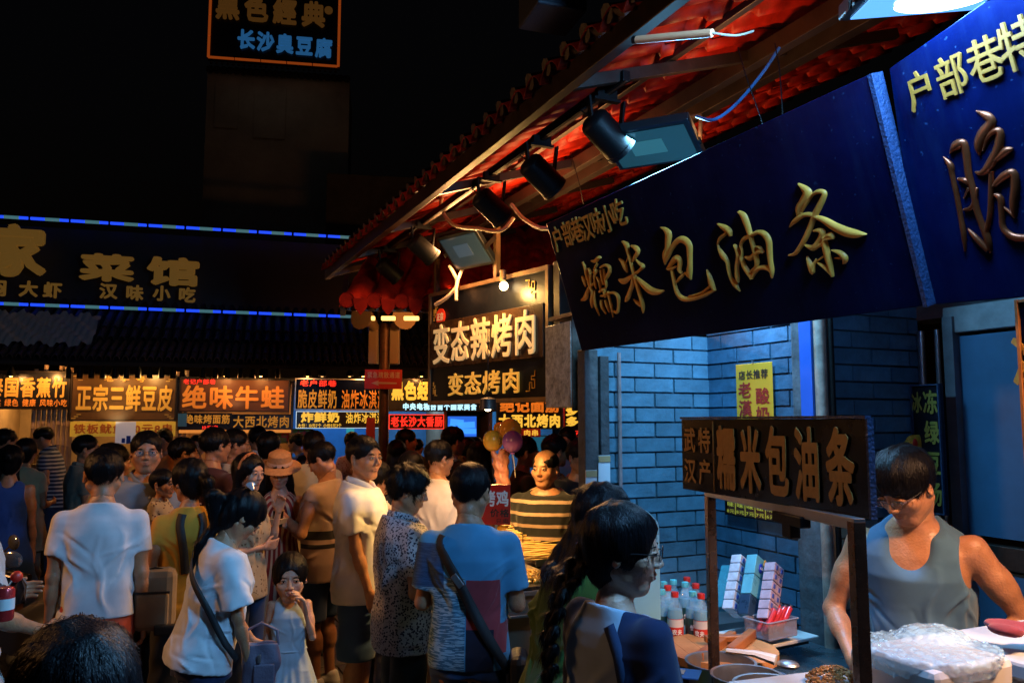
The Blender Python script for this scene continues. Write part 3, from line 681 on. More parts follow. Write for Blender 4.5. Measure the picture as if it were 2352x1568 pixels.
def on_torso(P, th, z, off=.02):
    """point on the torso surface: th 0 = front, 180 = back, 90 = right"""
    t = np.array(P['tors']); w = np.interp(z, t[:, 0], t[:, 1])+P['fat']*.8+off; d_ = np.interp(z, t[:, 0], t[:, 2])+P['fat']+off; y = np.interp(z, t[:, 0], t[:, 3]); a = R(th)
    c, s_ = math.cos(a), math.sin(a); k = (abs(s_)**2.5+abs(c)**2.5)**(-1/2.5)
    return P['tp']((w*s_*k, d_*c*k+y, z))*P['s']
def strap(P, pts, width, mat, name='strap', off=.022):
    """flat band laid over the clothes through (theta, z) stations"""
    q = []; n = 6
    for i in range(len(pts)-1):
        for j in range(n): t = j/n; q.append(on_torso(P, pts[i][0]*(1-t)+pts[i+1][0]*t, pts[i][1]*(1-t)+pts[i+1][1]*t, off))
    q.append(on_torso(P, *pts[-1], off)); V = []; F = []
    for i, p in enumerate(q):
        t = unit(q[min(i+1, len(q)-1)]-q[max(i-1, 0)]); c = P['tp']((0, 0, np.clip(p[2]/P['s'], .8, 1.5)))*P['s']; nn = p-c; nn[2] = 0; nn = unit(nn); s_ = unit(np.cross(t, nn))*width/2
        V += [p-s_, p+s_, p+s_+nn*.004, p-s_+nn*.004]
    for i in range(len(q)-1):
        a = 4*i; b = a+4
        for j in range(4): F.append((a+j, a+(j+1) % 4, b+(j+1) % 4, b+j))
    return child(name, mesh_np(name, V, F), mat, P['root'])
def world_in(P, p):  # body-frame point (already scaled) -> world
    M_ = P['root'].matrix_basis; return np.array(M_ @ Vector(tuple(p)))
# ================================================================ materials of the place
m_asphalt = M('wet_stone', (.055, .048, .045), .55, var=(6, .35), bump=(60, .25))
m_black = M('black_board', (.006, .007, .012), .35, spec=.3, var=(3, .5), bump=(40, .05))
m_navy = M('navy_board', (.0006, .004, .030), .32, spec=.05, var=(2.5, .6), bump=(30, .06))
def speck_and_smear(m, speck_col=(.012, .030, .075)):  # bluish specks and vertical smears mixed over the board colour
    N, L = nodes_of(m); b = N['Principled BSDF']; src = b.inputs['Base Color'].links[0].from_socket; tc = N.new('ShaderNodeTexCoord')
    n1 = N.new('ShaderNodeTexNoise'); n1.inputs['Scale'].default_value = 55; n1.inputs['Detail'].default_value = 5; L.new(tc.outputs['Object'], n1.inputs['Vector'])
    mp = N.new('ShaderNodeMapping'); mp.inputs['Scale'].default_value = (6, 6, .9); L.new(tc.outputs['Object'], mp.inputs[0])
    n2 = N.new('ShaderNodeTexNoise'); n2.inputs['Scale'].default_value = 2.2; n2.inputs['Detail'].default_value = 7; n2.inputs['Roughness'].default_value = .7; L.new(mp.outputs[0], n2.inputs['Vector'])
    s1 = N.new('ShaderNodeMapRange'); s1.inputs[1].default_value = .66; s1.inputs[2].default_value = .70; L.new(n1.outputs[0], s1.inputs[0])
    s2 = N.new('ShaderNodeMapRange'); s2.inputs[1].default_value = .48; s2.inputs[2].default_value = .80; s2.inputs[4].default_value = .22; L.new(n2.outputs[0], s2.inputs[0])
    f = mathnode(N, L, 'MINIMUM', mathnode(N, L, 'ADD', s1.outputs[0], s2.outputs[0]), 1.0); o = mixnode(N, L, f, src, speck_col); L.new(o, b.inputs['Base Color'])
speck_and_smear(m_navy)
def uneven(m, amt=.25, grime=.5, gs=1.7):
    """each piece its own shade, and grime that runs across the pieces"""
    N, L = nodes_of(m); b = N['Principled BSDF']; lk = b.inputs['Base Color'].links; src = lk[0].from_socket if lk else mixnode(N, L, 0.0, tuple(b.inputs['Base Color'].default_value[:3]), (0, 0, 0))
    oi = N.new('ShaderNodeObjectInfo'); r = N.new('ShaderNodeMapRange'); r.inputs[3].default_value = 1-amt; r.inputs[4].default_value = 1+amt; L.new(oi.outputs['Random'], r.inputs[0])
    ge = N.new('ShaderNodeNewGeometry'); n = N.new('ShaderNodeTexNoise'); n.inputs['Scale'].default_value = gs; n.inputs['Detail'].default_value = 9; n.inputs['Roughness'].default_value = .72; L.new(ge.outputs['Position'], n.inputs['Vector'])
    g_ = N.new('ShaderNodeMapRange'); g_.inputs[1].default_value = .35; g_.inputs[2].default_value = .62; g_.inputs[3].default_value = 1-grime; g_.inputs[4].default_value = 1.08; L.new(n.outputs[0], g_.inputs[0])
    f = mathnode(N, L, 'MULTIPLY', r.outputs[0], g_.outputs[0]); v = N.new('ShaderNodeVectorMath'); v.operation = 'SCALE'; L.new(f, v.inputs['Scale']); L.new(src, v.inputs[0]); L.new(v.outputs[0], b.inputs['Base Color'])
m_brown = M('brown_board', (.10, .045, .015), .4, var=(4, .2))
m_steel = M('brushed_steel', (.42, .42, .43), .34, .9, var=(12, .15), bump=(30, .08, (1, 1, 12)))
m_darksteel = M('painted_frame_metal', (.045, .035, .03), .42, .6, var=(10, .3), bump=(80, .1))
m_rust = M('rusty_frame_metal', (.14, .07, .04), .5, .5, var=(16, .45), bump=(60, .2))
m_blackmetal = M('black_powder_coat', (.003, .003, .0035), .5, 0.0, spec=.18, bump=(200, .08))
m_gold = M('gilded_lettering', (.62, .33, .06), .36, .3, var=(14, .25))
m_goldflat = M('yellow_gold_paint', (.62, .36, .06), .45, .2, var=(10, .2))
m_redtile = M('red_resin_tile', (.36, .014, .004), .5, spec=.25, var=(7, .5), bump=(50, .08))
m_greytile = M('grey_clay_tile', (.022, .023, .030), .6, var=(9, .4), bump=(60, .3))
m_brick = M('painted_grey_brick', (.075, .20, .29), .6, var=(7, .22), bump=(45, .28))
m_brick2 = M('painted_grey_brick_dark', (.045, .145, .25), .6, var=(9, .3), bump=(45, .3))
m_mortar = M('dark_mortar', (.055, .105, .14), .9, bump=(90, .5))
m_wood = M('stall_timber', (.22, .11, .05), .6, var=(5, .3), bump=(25, .25, (1, 8, 1)))
m_white = M('white_plastic', (.62, .63, .62), .35, var=(8, .06))
m_red = M('red_sign_paint', (.50, .02, .012), .5, var=(5, .15))
m_conduit = M('plastic_conduit', (.40, .30, .22), .5, var=(20, .15), bump=(300, .3, (1, 1, 1)))

uneven(m_brick, .18, .55); uneven(m_brick2, .18, .55); uneven(m_greytile, .3, .4); uneven(m_redtile, .1, .6, 2.5); uneven(m_mortar, 0, .5)

# ================================================================ ground
g = MB().box((0, 30, -.06), (160, 160, .1)).build('ground', m_asphalt); tag(g, 'dark worn stone paving of the market lane', kind='structure')
slabm = []
for k in range(3):
    slabm.append(MB().box((0, 0, 0), (.585, .285, .024)).mesh('paving_slab')); slabm[k].materials.append(M('paving_stone_%s' % 'abc'[k], [(.085, .07, .062), (.11, .088, .075), (.07, .062, .06)][k], .5, var=(9, .3), bump=(70, .3)))
for i in range(9):
    for j in range(26):
        u = 1.4+j*.30; v = -2.5+i*.60+(.3 if j % 2 else 0); p = st(u, v, -.004+random.uniform(-.0015, .0015))
        o = child('paving_slab', slabm[(i*7+j*3+i*j) % 3], None, g); o.location = p; o.rotation_euler = (0, 0, AS+random.uniform(-.004, .004))

# ================================================================ right-hand stall building: brick walls
zr = AS
def brick_wall(name, label, o, ex, length, z0, z1, mat, bw=.243, bh=.0765, skip=None, depth=.02, parts=True):
    """painted bricks laid proud of recessed mortar; ex runs along the face, viewer on the -ey side"""
    pl = Plane(o, ex); m = pl.mat(); root = empty(name, matrix=m); tag(root, label, 'wall')
    MB().box((length/2, .05+.0, (z0+z1)/2), (length, .10, z1-z0)).build('mortar', m_mortar, root)
    full = MB().box((0, 0, 0), (bw-.011, depth, bh-.010)).mesh('brick'); full.materials.append(mat); cache = {}
    n = int((z1-z0)/bh)
    for r in range(n):
        x = -(bw/2 if r % 2 else 0)
        while x < length-.01:
            a, b = max(x, 0), min(x+bw, length)
            if b-a > .03:
                w = round(b-a-.011, 3); me = full if abs(w-(bw-.011)) < .002 else cache.get(w)
                if me is None: me = MB().box((0, 0, 0), (w, depth, bh-.010)).mesh('brick'); me.materials.append(mat); cache[w] = me
                o_ = child('brick', me, None, root); o_.location = ((a+b)/2, -.001+random.uniform(-.0025, .0025), z0+bh*(r+.5))
            x += bw
    return root
V1, U1 = 2.75, None
pw = Plane(st(3, V1, 0), -SV)      # back wall plane, x towards the camera
def u_on_v(px, v):                 # along-row position where the column px meets the plane v
    a, c = Plane(st(0, v, 0), -SV).hit(px, 965); return -a
def v_on_u(px, u):
    a, c = Plane(st(u, 0, 0), VV).hit(px, 965); return a
U1 = u_on_v(1630, V1); U2 = u_on_v(1905, V1); V2 = v_on_u(2115, U2)
Va = v_on_u(1362, U1)
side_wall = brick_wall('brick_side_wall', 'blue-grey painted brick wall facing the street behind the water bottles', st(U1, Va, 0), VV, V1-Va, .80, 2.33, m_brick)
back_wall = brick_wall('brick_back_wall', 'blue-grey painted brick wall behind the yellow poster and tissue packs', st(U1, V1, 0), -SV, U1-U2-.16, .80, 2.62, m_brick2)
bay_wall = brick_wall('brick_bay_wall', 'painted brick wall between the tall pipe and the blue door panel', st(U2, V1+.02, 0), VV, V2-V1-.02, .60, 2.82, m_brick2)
# upper wall above the lane signs
w = MB(); 
for (u0, u1, v) in ((U2+.0, U1, V1+.06),):
    c = st((u0+u1)/2, v+.05, 3.0); w.box(c, (.1, u1-u0, .76), AS)
o = w.build('upper_wall', M('stained_plaster', (.10, .10, .11), .85, var=(4, .5), bump=(30, .4))); tag(o, 'dark stained plaster above the brick niche', 'wall')
# pilaster with pipe between the bays
c = at(1862, 1100, (st((U2+.1), V1, 0))[1]); rt = empty('pilaster', st(U2+.07, V1-.03, 0), AS, 'chipped grey corner pilaster with torn tape beside the tall pipe', 'pillar')
MB().box((0, 0, 1.55), (.09, .14, 3.1)).build('post', M('chipped_plaster', (.10, .115, .13), .8, var=(11, .6), bump=(25, .6)), rt, bevel=.006)
MB().box((-.052, -.03, 2.0), (.012, .07, 1.0)).build('blue_edge_strip', M('blue_enamel', (.02, .12, .55), .35, var=(3, .15)), rt)
o = MB().cyl(st(U2-.02, V1-.06, .3), st(U2-.02, V1-.06, 3.1), .026, n=14).build('standpipe', M('scuffed_pipe', (.42, .33, .27), .5, .2, var=(14, .5), bump=(50, .3)), smooth=True); tag(o, 'tall scuffed pale vertical pipe left of the blue wall', 'pipe')
o = MB().cyl(st(U2-.055, V1-.03, .3), st(U2-.055, V1-.03, 3.1), .012, n=10).build('cable_pipe', m_blackmetal, smooth=True); tag(o, 'thin black cable pipe hugging the tall pale pipe', 'pipe')
# blue door panel on the right
pdoor = Plane(st(U2, V2, 0), -SV); rt = empty('blue_door', matrix=pdoor.mat()); tag(rt, 'wide blue metal door panel with dark cross rail behind the vendor', 'door')
m_door = M('blue_door_enamel', (.03, .11, .21), .45, .1, var=(1.6, .35), bump=(8, .05))
MB().box((1.5, .03, 1.82), (2.6, .03, .88)).build('upper_panel', m_door, rt); MB().box((1.5, .03, .80), (2.6, .03, .88)).build('lower_panel', m_door, rt)
MB().box((1.5, .02, 1.30), (2.6, .05, .10)).build('cross_rail', m_darksteel, rt, bevel=.004); MB().box((1.5, .02, 2.335), (2.7, .06, .12)).build('lintel', M('galvanised', (.22, .23, .24), .45, .6, var=(8, .3)), rt, bevel=.004)
for k, x in enumerate((.03, .115)): MB().cyl((x, -.01, .2), (x, -.01, 2.3), .018-.006*k, n=10).build('door_pipe', m_steel, rt, True)
MB().box((.18, .0, 1.3), (.05, .05, 2.1)).build('jamb', M('galvanised2', (.15, .16, .18), .5, .6, var=(8, .3)), rt)
o = MB().box(tuple(st(U2-1.4, V2+.25, 2.75)), (.2, 3.2, .75), AS).build('header_wall', MATS['stained_plaster']); tag(o, 'dark header wall above the blue door', 'wall')
# dark louvre behind the gap of the two big boards
rt = empty('louvre_vent', matrix=Plane(st(U2-.1, V2-.05, 2.9), -SV).mat()); tag(rt, 'dim metal louvre vent between the two big boards', 'vent')
for k in range(9): MB().box((.55, 0, -.35+k*.11), (.9, .10, .012), rx=.6).build('slat', MATS['galvanised'], rt)
# neighbour stall pillar with speckled metal panel
c = at(1352, 1100, 3.98); rt = empty('stall_pillar', (c[0], c[1], 0), AS, 'grey peeling square pillar holding two payment cards', 'pillar')
MB().box((0, 0, 1.115), (.075, .075, 2.23)).build('post', M('peeling_paint', (.055, .05, .052), .75, var=(14, .6), bump=(30, .6)), rt, bevel=.004)
MB().box((.075, -.01, 1.1), (.05, .06, 2.2)).build('flank', M('peeling_paint_dark', (.035, .035, .04), .8, var=(14, .6), bump=(30, .6)), rt, bevel=.004)
MB().cyl((.165, -.03, .8), (.165, -.03, 2.22), .010, n=10).build('drain_pipe', M('pinkish_pipe', (.26, .17, .17), .5, var=(20, .3)), rt, True)
for dx, z, w_, lab in ((-.012, 1.555, .062, 'yellow'), (.062, 1.625, .066, 'white')):
    q = empty('payment_card', tuple(np.array(rt.location)+np.array([math.cos(AS), math.sin(AS), 0])*dx+SV*-.045+ZV*z), AS, 'clear sleeve with a blank %s payment card on the peeling pillar' % ('yellow-footed' if lab == 'yellow' else 'blue-white'), 'card')
    MB().box((0, 0, 0), (w_, .004, .17)).build('card', M('card_'+lab, (.55, .56, .60) if lab == 'white' else (.50, .48, .5), .3), q)
    MB().box((0, -.004, .068), (w_, .003, .03)).build('header_strip', M('card_tan', (.35, .22, .10), .5), q)
    if lab == 'yellow': MB().box((0, -.004, -.065), (w_, .003, .035)).build('footer_strip', M('card_yellow', (.6, .42, .03), .5), q)
c = at(1418, 1215, 3.93); q = empty('hanging_bags', tuple(c), AS, 'bunch of crumpled clear plastic bags hung on the brick wall by yellow tape', 'plastic bags')
fb = Field((-.06, -.04, -.10), (.06, .04, .06), .004); rg = np.random.default_rng(3)
fb.add([ell((rg.uniform(-.022, .022), 0, rg.uniform(-.06, .02)), (rg.uniform(.015, .03), .018, rg.uniform(.02, .035)), k=.008, rot=rotz(rg.uniform(0, 3)) @ rotx(rg.uniform(-.6, .6))) for _ in range(9)]+[cap((0, 0, 0), (0, 0, .045), .008, k=.01)])
fb.grow(lambda X, Y, Z: .003*np.sin(240*X+90*Z)*np.sin(200*Z-150*X)); v, f, _ = fb.mesh(); child('bag', mesh_np('bag', v, f), M('clear_film', (.55, .65, .70), .12, trans=.6, ior=1.2, bump=(60, .8)), q)
m_tape = M('yellow_tape', (.55, .32, .02), .5); MB().box((.0, -.012, .06), (.008, .004, .04)).box((.04, -.012, .062), (.09, .004, .008)).build('tape', m_tape, q)
# speckled metal cabinet beside the stall sign
rt = empty('meter_cabinet', tuple(at(1312, 840, 4.42)), AS, 'speckled grey metal cabinet hanging beside the barbecue signboard', 'cabinet')
MB().box((-.01, .0, 0), (.15, .30, .46)).build('case', M('speckled_zinc', (.26, .25, .24), .55, .3, var=(30, .7), bump=(60, .2)), rt, bevel=.004)
MB().box((.02, -.155, 0), (.20, .012, .50)).build('side_plate', M('speckled_zinc_dark', (.07, .05, .04), .55, .3, var=(34, .7)), rt)
MB().box((.02, -.08, .265), (.22, .36, .02)).build('top_rail', m_rust, rt)

# ================================================================ right-hand roof
EV, EZ = 1.45, 3.2
def eave(u, dv=0.0, dz=0.0): return st(u, EV+dv, EZ+dz)
slope = .30
rt = empty('tiled_canopy', label='long red resin tile canopy over the right-hand stalls, seen from below', cat='canopy')
def roof_h(v): return EZ+.10+(v-EV)*slope
per = .155; crs = .24
def sheet(u0, u1, v0, v1):
    nu = int((u1-u0)/per*10)+1; us = np.linspace(u0, u1, nu); vs = []; 
    k0 = v0
    while k0 < v1-.001: vs += [k0, k0+crs*.5, k0+crs-.004]; k0 += crs
    V = []; F = []
    for v in vs:
        fr = ((v-v0) % crs)/crs; step = (1-fr)*-.028
        for u in us:
            ph = 2*math.pi*u/per; w_ = .034*(abs(math.sin(ph/2))**.7)*2-.034; z = roof_h(v)+w_+step
            V.append(st(u, v, z))
    n = len(us)
    for i in range(len(vs)-1):
        for j in range(n-1): a = i*n+j; F.append((a, a+1, a+n+1, a+n))
    return mesh_np('roof_sheet', V, F)
for k in range(8):
    u0 = -.2+k*.935; o = child('roof_sheet', sheet(u0, u0+.93, EV-.06, EV+2.2), m_redtile, rt)
    s_ = o.modifiers.new('thick', 'SOLIDIFY'); s_.thickness = .006
# eave nosing tiles: ridged bumps on the outer edge
for k in range(48):
    u = -.2+k*per; p = eave(u, -.05, .085); MBt = MB(); MBt.tube([p-VV*.005+ZV*.0, p+VV*.10+ZV*.035], .036, 8); MBt.build('eave_tile', M('shaded_red_tile', (.030, .008, .006), .5, var=(9, .6), bump=(50, .3)), rt, True)  # dark tile colour stands in for the shade along the outer edge
# frame under the canopy
rt = empty('canopy_frame', label='dark steel beams and purlins holding the red tile canopy', cat='steel frame')
U0, UE = -.3, 7.3
def beam(name, a, b, w, h, mat=m_darksteel, parent=rt):
    a, b = np.array(a), np.array(b); L_ = np.linalg.norm(b-a); d = (b-a)/L_; m = Matrix.Identity(4); x = d; y = unit(np.cross([0, 0, 1.0], x)); z = np.cross(x, y); c = (a+b)/2
    for i in range(3): m[i][0], m[i][1], m[i][2], m[i][3] = x[i], y[i], z[i], c[i]
    o = MB().box((0, 0, 0), (L_, w, h)).build(name, mat, parent, bevel=.003); o.matrix_local = m; return o
beam('eave_beam', eave(U0, 0, .01), eave(UE, 0, .01), .045, .085, M('fascia_metal', (.030, .013, .008), .42, .4, var=(8, .5)))
beam('inner_beam', st(U0, EV+.92, roof_h(EV+.92)-.11), st(UE, EV+.92, roof_h(EV+.92)-.11), .05, .08)
beam('wall_beam', st(U0, 2.6, roof_h(2.6)-.11), st(6.3, 2.6, roof_h(2.6)-.11), .06, .12)
for u in (.2, 2.67, 4.29, 5.33, 6.3, 7.2): beam('rafter', eave(u, .02, .0), st(u, 3.3, roof_h(3.3)-.07), .035, .05)
for k, v in enumerate((.50,)): beam('purlin', st(U0, EV+v, roof_h(EV+v)-.05), st(UE, EV+v, roof_h(EV+v)-.05), .03, .03)
# track rail and five spotlights
def track(u0, u1, v, z):
    t = empty('light_track', label='black lighting track %s under the canopy edge' % ('nearest the camera' if u0 < 3 else 'at the far end'), cat='light track', group=None); beam('rail', st(u0, v, z), st(u1, v, z), .034, .045, m_blackmetal, t)
    beam('conductor_strip', st(u0, v, z-.0235), st(u1, v, z-.0235), .012, .002, m_rust, t); return t
TV = 1.70; tz = 3.26
def tr_u(px, py):     # place on the track line under the pixel column
    best = min(np.linspace(.8, 8, 721), key=lambda u: abs((lambda q: 1176+q[0]*FPX/(q[1]*math.cos(TILT)+(q[2]-CAM_H)*math.sin(TILT)))(st(u, TV, tz))-px)); return best
track(tr_u(1440, 0), tr_u(1120, 0), TV, tz); track(tr_u(1105, 0), tr_u(880, 0), TV, tz)
def spot(px, scl=1.0, k=0):
    u = tr_u(px, 0); p = st(u, TV, tz-.03); t = empty('track_spotlight', tuple(p), AS, ['large black cylinder spotlight nearest the camera on the lighting track', 'black cylinder spotlight second along the track above the eave', 'black cylinder spotlight in the middle of the track row', 'black cylinder spotlight fourth along, above the barbecue sign', 'smallest and farthest black spotlight at the end of the track'][k], 'spotlight', 'black spotlights on the lighting track under the canopy')
    yk = MB(); yk.box((0, 0, -.012), (.12, .03, .012)); 
    for s_ in (-1, 1): yk.box((s_*.072, 0, -.075), (.010, .028, .135), ry=s_*.12)
    yk.build('yoke', m_blackmetal, t, bevel=.002); MB().box((0, 0, .012), (.09, .03, .04)).build('adapter', m_blackmetal, t, bevel=.003)
    d = Vector((.86, .1, -.62)).normalized(); c = Vector((0, 0, -.155)); a = c-d*.085; b = c+d*.095
    MB().tube([a-d*.012, a, a+d*.01, b-d*.02, b-d*.018, b], [.040, .056, .062, .064, .067, .067], 20).build('housing', m_blackmetal, t, True)
    MB().tube([b+d*.0005, b+d*.002], .058, 20).build('lens', M('spot_lens', (.006, .006, .007), .5), t, True)
    MB().tube([Vector((-.02, .02, 0)), Vector((-.10, .03, -.06)), a-d*.01], .004, 6).build('cord', m_blackmetal, t, True)
    t.scale = (scl,)*3
spot(1392, 1.05, 0); spot(1243, 1.05, 1); spot(1128, 1.05, 2); spot(972, 1.05, 3); spot(895, 1.05, 4)
# conduits looping under the roof
def cable(name, pts, r, mat, label, cat='cable', n=8):
    P_ = [Vector(tuple(p)) for p in pts]; out = []
    for i in range(len(P_)-1):
        p0, p1, p2, p3 = P_[max(i-1, 0)], P_[i], P_[i+1], P_[min(i+2, len(P_)-1)]
        for j in range(6):
            t = j/6; out.append(.5*((2*p1)+(p2-p0)*t+(2*p0-5*p1+4*p2-p3)*t*t+(3*p1-p0-3*p2+p3)*t**3))
    out.append(P_[-1]); o = MB().tube(out, r, n).build(name, mat, smooth=True); return tag(o, label, cat)
def A(*t): return [at(x, y, d) for x, y, d in t]
cable('conduit', A((1030, 430, 5.3), (1012, 470, 5.2), (1040, 515, 5.1), (1100, 525, 5.0), (1150, 530, 4.9), (1180, 500, 4.9)), .012, m_conduit, 'looping pale conduit below the middle spotlights')
cable('conduit', A((1175, 470, 4.9), (1200, 500, 4.8), (1235, 522, 4.6), (1262, 525, 4.5)), .013, m_conduit, 'ribbed pale conduit entering behind the big dark board')
cable('conduit', A((1032, 610, 5.7), (1050, 650, 5.7), (1030, 680, 5.7), (1000, 700, 5.8)), .014, m_conduit, 'pale conduit curving down onto the barbecue sign frame')
cable('conduit', A((1070, 600, 5.7), (1050, 650, 5.65), (1048, 690, 5.6)), .012, m_conduit, 'short pale conduit crossing the curved one above the barbecue sign')
cable('blue_cable', A((1790, 110, 2.75), (1750, 170, 2.75), (1690, 240, 2.8), (1640, 275, 2.8), (1600, 268, 2.9)), .006, M('blue_cable_sheath', (.02, .10, .25), .5), 'blue sheathed cable sagging from the steel beam above the big board')
cable('wire', A((1695, 110, 2.8), (1712, 170, 2.7), (1740, 250, 2.65), (1752, 285, 2.65)), .0022, m_blackmetal, 'thin black wire hanging left above the big board')
cable('wire', A((1780, 100, 2.7), (1790, 160, 2.65), (1795, 220, 2.6), (1798, 265, 2.6)), .0022, m_blackmetal, 'thin black wire with a kink right above the big board')
cable('wire', A((1310, 350, 4.4), (1330, 420, 4.35), (1340, 468, 4.3)), .0025, m_blackmetal, 'thin wire holding the left corner of the big board')
rt = empty('tube_lamp', label='unlit orange-tinted tube lamp under the red canopy at the top', cat='tube lamp')
a, b = at(1463, 92, 2.55), at(1636, 76, 2.35); MB().cyl(a, b, .013, n=14).build('tube', M('dull_tube', (.75, .32, .16), .4), rt, True)
MB().cyl(a, a+(a-b)*.05, .014, n=12).build('end_cap', m_blackmetal, rt, True); cable('wire', A((1636, 76, 2.35), (1690, 82, 2.35), (1730, 72, 2.4)), .0035, m_conduit, 'short pale lead running from the tube lamp end')
# loudspeaker box on the roof edge
rt = empty('loudspeaker', tuple(at(1268, 8, 2.95)), AS-.1, 'dark box loudspeaker standing up on the canopy edge', 'loudspeaker')
MB().box((0, 0, .06), (.20, .22, .26)).build('cabinet', M('speaker_vinyl', (.014, .018, .03), .6, bump=(200, .3)), rt, bevel=.008)
MB().lathe([(.001, .0), (.03, .0), (.06, .012), (.075, .022), (.08, .016)], n=24).build('cone', m_blackmetal, rt, True).matrix_local = Matrix.Translation((0, -.115, .05)) @ Matrix.Rotation(R(90), 4, 'X')
# far end of the canopy: small return roof with scalloped tile noses
pe = Plane(at(900, 700, 6.7), np.array([.985, .17, 0])); rt = empty('end_roof', matrix=pe.mat()); tag(rt, 'small red tiled return roof with scalloped edge above the lane corner', 'roof')
def er(px, py): return pe.hit(px, py)
x0 = er(785, 700)[0]; x1 = er(1010, 700)[0]; L_ = x1-x0; zb = er(900, 722)[1]; x0_er, zb_er = x0, zb
V = []; F = []; nx = 103; rows = 20
for i in range(rows):
    for j in range(nx):
        x = x0+L_*2.15*j/(nx-1); fr = (i % 3)/3; ph = 2*math.pi*(x-x0)/.21
        V.append((x+.02*i, -.55+i*.11, zb+.04+i*.062-(.03*(1-fr))+.032*abs(math.sin(ph/2))*2-.03))
for i in range(rows-1):
    for j in range(nx-1): a = i*nx+j; F.append((a, a+1, a+nx+1, a+nx))
o = child('roof_sheet', mesh_np('roof_sheet', V, F), m_redtile, rt); o.modifiers.new('t', 'SOLIDIFY').thickness = .008
for k in range(7):
    x = x0+.06+k*.21
    MB().lathe([(.001, 0), (.05, 0), (.058, .008), (.062, .0)], n=16).build('tile_nose', M('matte_red_tile', (.13, .006, .003), .85, spec=.05, var=(12, .4)), rt, True).matrix_local = Matrix.Translation((x, -.56, zb+.03)) @ Matrix.Rotation(R(90), 4, 'X')
    t = MB(); t.add([(x+.045, -.56, zb+.045), (x+.165, -.56, zb+.045), (x+.15, -.56, zb-.03), (x+.105, -.56, zb-.085), (x+.06, -.56, zb-.03)], [(0, 1, 2, 3, 4)]); o = t.build('drip_tile', MATS['matte_red_tile'], rt); o.modifiers.new('t', 'SOLIDIFY').thickness = .012
for dy, dz in ((-.45, .0), (.05, .22)): MB().box((x0+L_*.72, dy, zb+dz), (L_*1.4, .04, .075)).build('purlin', m_rust, rt, bevel=.003)
MB().box((x0+.03, -.2, zb+.13), (.04, .75, .08), rx=.5).build('end_rafter', m_darksteel, rt)
MB().box((x0+L_*1.12, -.45, zb-.25), (.04, .04, .7)).build('hanger_post', m_darksteel, rt)
# under-roof warm strip lamps seen through the scallops
m_lampwarm = M('warm_strip_lamp', (1, .8, .4), .5, emit=(1, .55, .12), es=3)
for px, w_ in ((857, .03), (892, .12), (945, .13)):
    q = at(px, 731, 6.9); o = MB().box((0, 0, 0), (w_, .04, .035)).build('strip_lamp', m_lampwarm, bevel=.006); o.location = q; tag(o, {857: 'tiny round warm lamp below the scalloped red tiles', 892: 'warm strip lamp left of two under the scalloped red tiles', 945: 'warm strip lamp right of two under the scalloped red tiles'}[px], 'lamp')

# ================================================================ far row of stalls
FO = np.array([-6.4, 10.0, 0]); FD = unit([.96, .279, 0]); FRW = Plane(FO, FD)     # sign face plane
def fr(s_, w_, z): return FRW.pt(s_, z, -w_)        # w_ towards the camera
def fs(px, py=900): return FRW.hit(px, py)[0]
def fz(px, py): return FRW.hit(px, py)[1]
rz_far = math.atan2(FD[1], FD[0])
# back body of the far buildings
bld = empty('far_building', matrix=FRW.mat()); tag(bld, 'dark two-storey restaurant building behind the lit stalls', 'building')
m_dark = M('night_plaster', (.012, .012, .016), .8, var=(2, .4), bump=(20, .3))
MB().box((2.5, 3.9, (FRW.hit(0, 497)[1]+.25)/2), (14, 4.0, FRW.hit(0, 497)[1]+.25)).build('wall', m_dark, bld)
zl0 = FRW.hit(0, 697)[1]; zl1 = FRW.hit(0, 497)[1]
MB().box((2.2, .62+.35, (zl0+zl1)/2+.1), (13, .06, zl1-zl0)).build('sign_fascia', M('fascia_black', (.0025, .0025, .004), .5, var=(3, .3)), bld)
# tiled roofs of the far row, tile by tile
def tile_roof(name, label, s0, s1, w0, z0, w1, z1, n_row, n_col, mat=m_greytile, r=.075):
    t = empty(name, matrix=FRW.mat()); tag(t, label, 'tiled roof'); dx = (s1-s0)/n_col; dy = (w0-w1)/n_row; dz = (z1-z0)/n_row; Ls = math.hypot(dy, dz); an = math.atan2(dz, dy)
    b = MB().box(((s0+s1)/2, -(w0+w1)/2, (z0+z1)/2-.06), (s1-s0, math.hypot(w0-w1, z1-z0), .05), rx=an); b.build('deck', m_dark, t)
    half = MB(); n = 7; vs = []; 
    for e, rr in ((-.02, r*1.06), (Ls+.02, r*.9)):
        for k in range(n): a = math.pi*k/(n-1); vs.append((rr*math.cos(a)*.62, e, rr*math.sin(a)))
        for k in range(n): a = math.pi*k/(n-1); vs.append((rr*math.cos(a)*.62*.8, e, rr*math.sin(a)*.8))
    fsx = [(k, k+1, 2*n+k+1, 2*n+k) for k in range(n-1)]+[(k, n+k, n+k+1, k+1) for k in range(n-1)]
    half.add(vs, fsx); me = half.mesh('roof_tile', True); me.materials.append(mat)
    for i in range(n_row):
        for j in range(n_col):
            o = child('roof_tile', me, None, t); o.location = (s0+dx*(j+.5)+random.uniform(-.004, .004), -(w0+(w1-w0)*i/n_row), z0+dz*i+.012*(i % 2)); o.rotation_euler = (an+random.uniform(-.01, .01), 0, random.uniform(-.015, .015))
    return t
sa, sb = fs(-30), fs(1010)
tile_roof('upper_tiled_roof', 'dark grey tiled roof slope below the lower blue light tube', sa, sb, -.05, 2.92, -1.0, 3.52, 4, 44)
z_e = fz(500, 838)
tile_roof('lower_tiled_roof', 'dark tiled eave directly over the row of lit stall signs', sa, sb, .42, z_e+.02, -.05, z_e+.26, 3, 58, M('dusty_clay_tile', (.05, .035, .035), .6, var=(9, .4), bump=(60, .3)), r=.06)
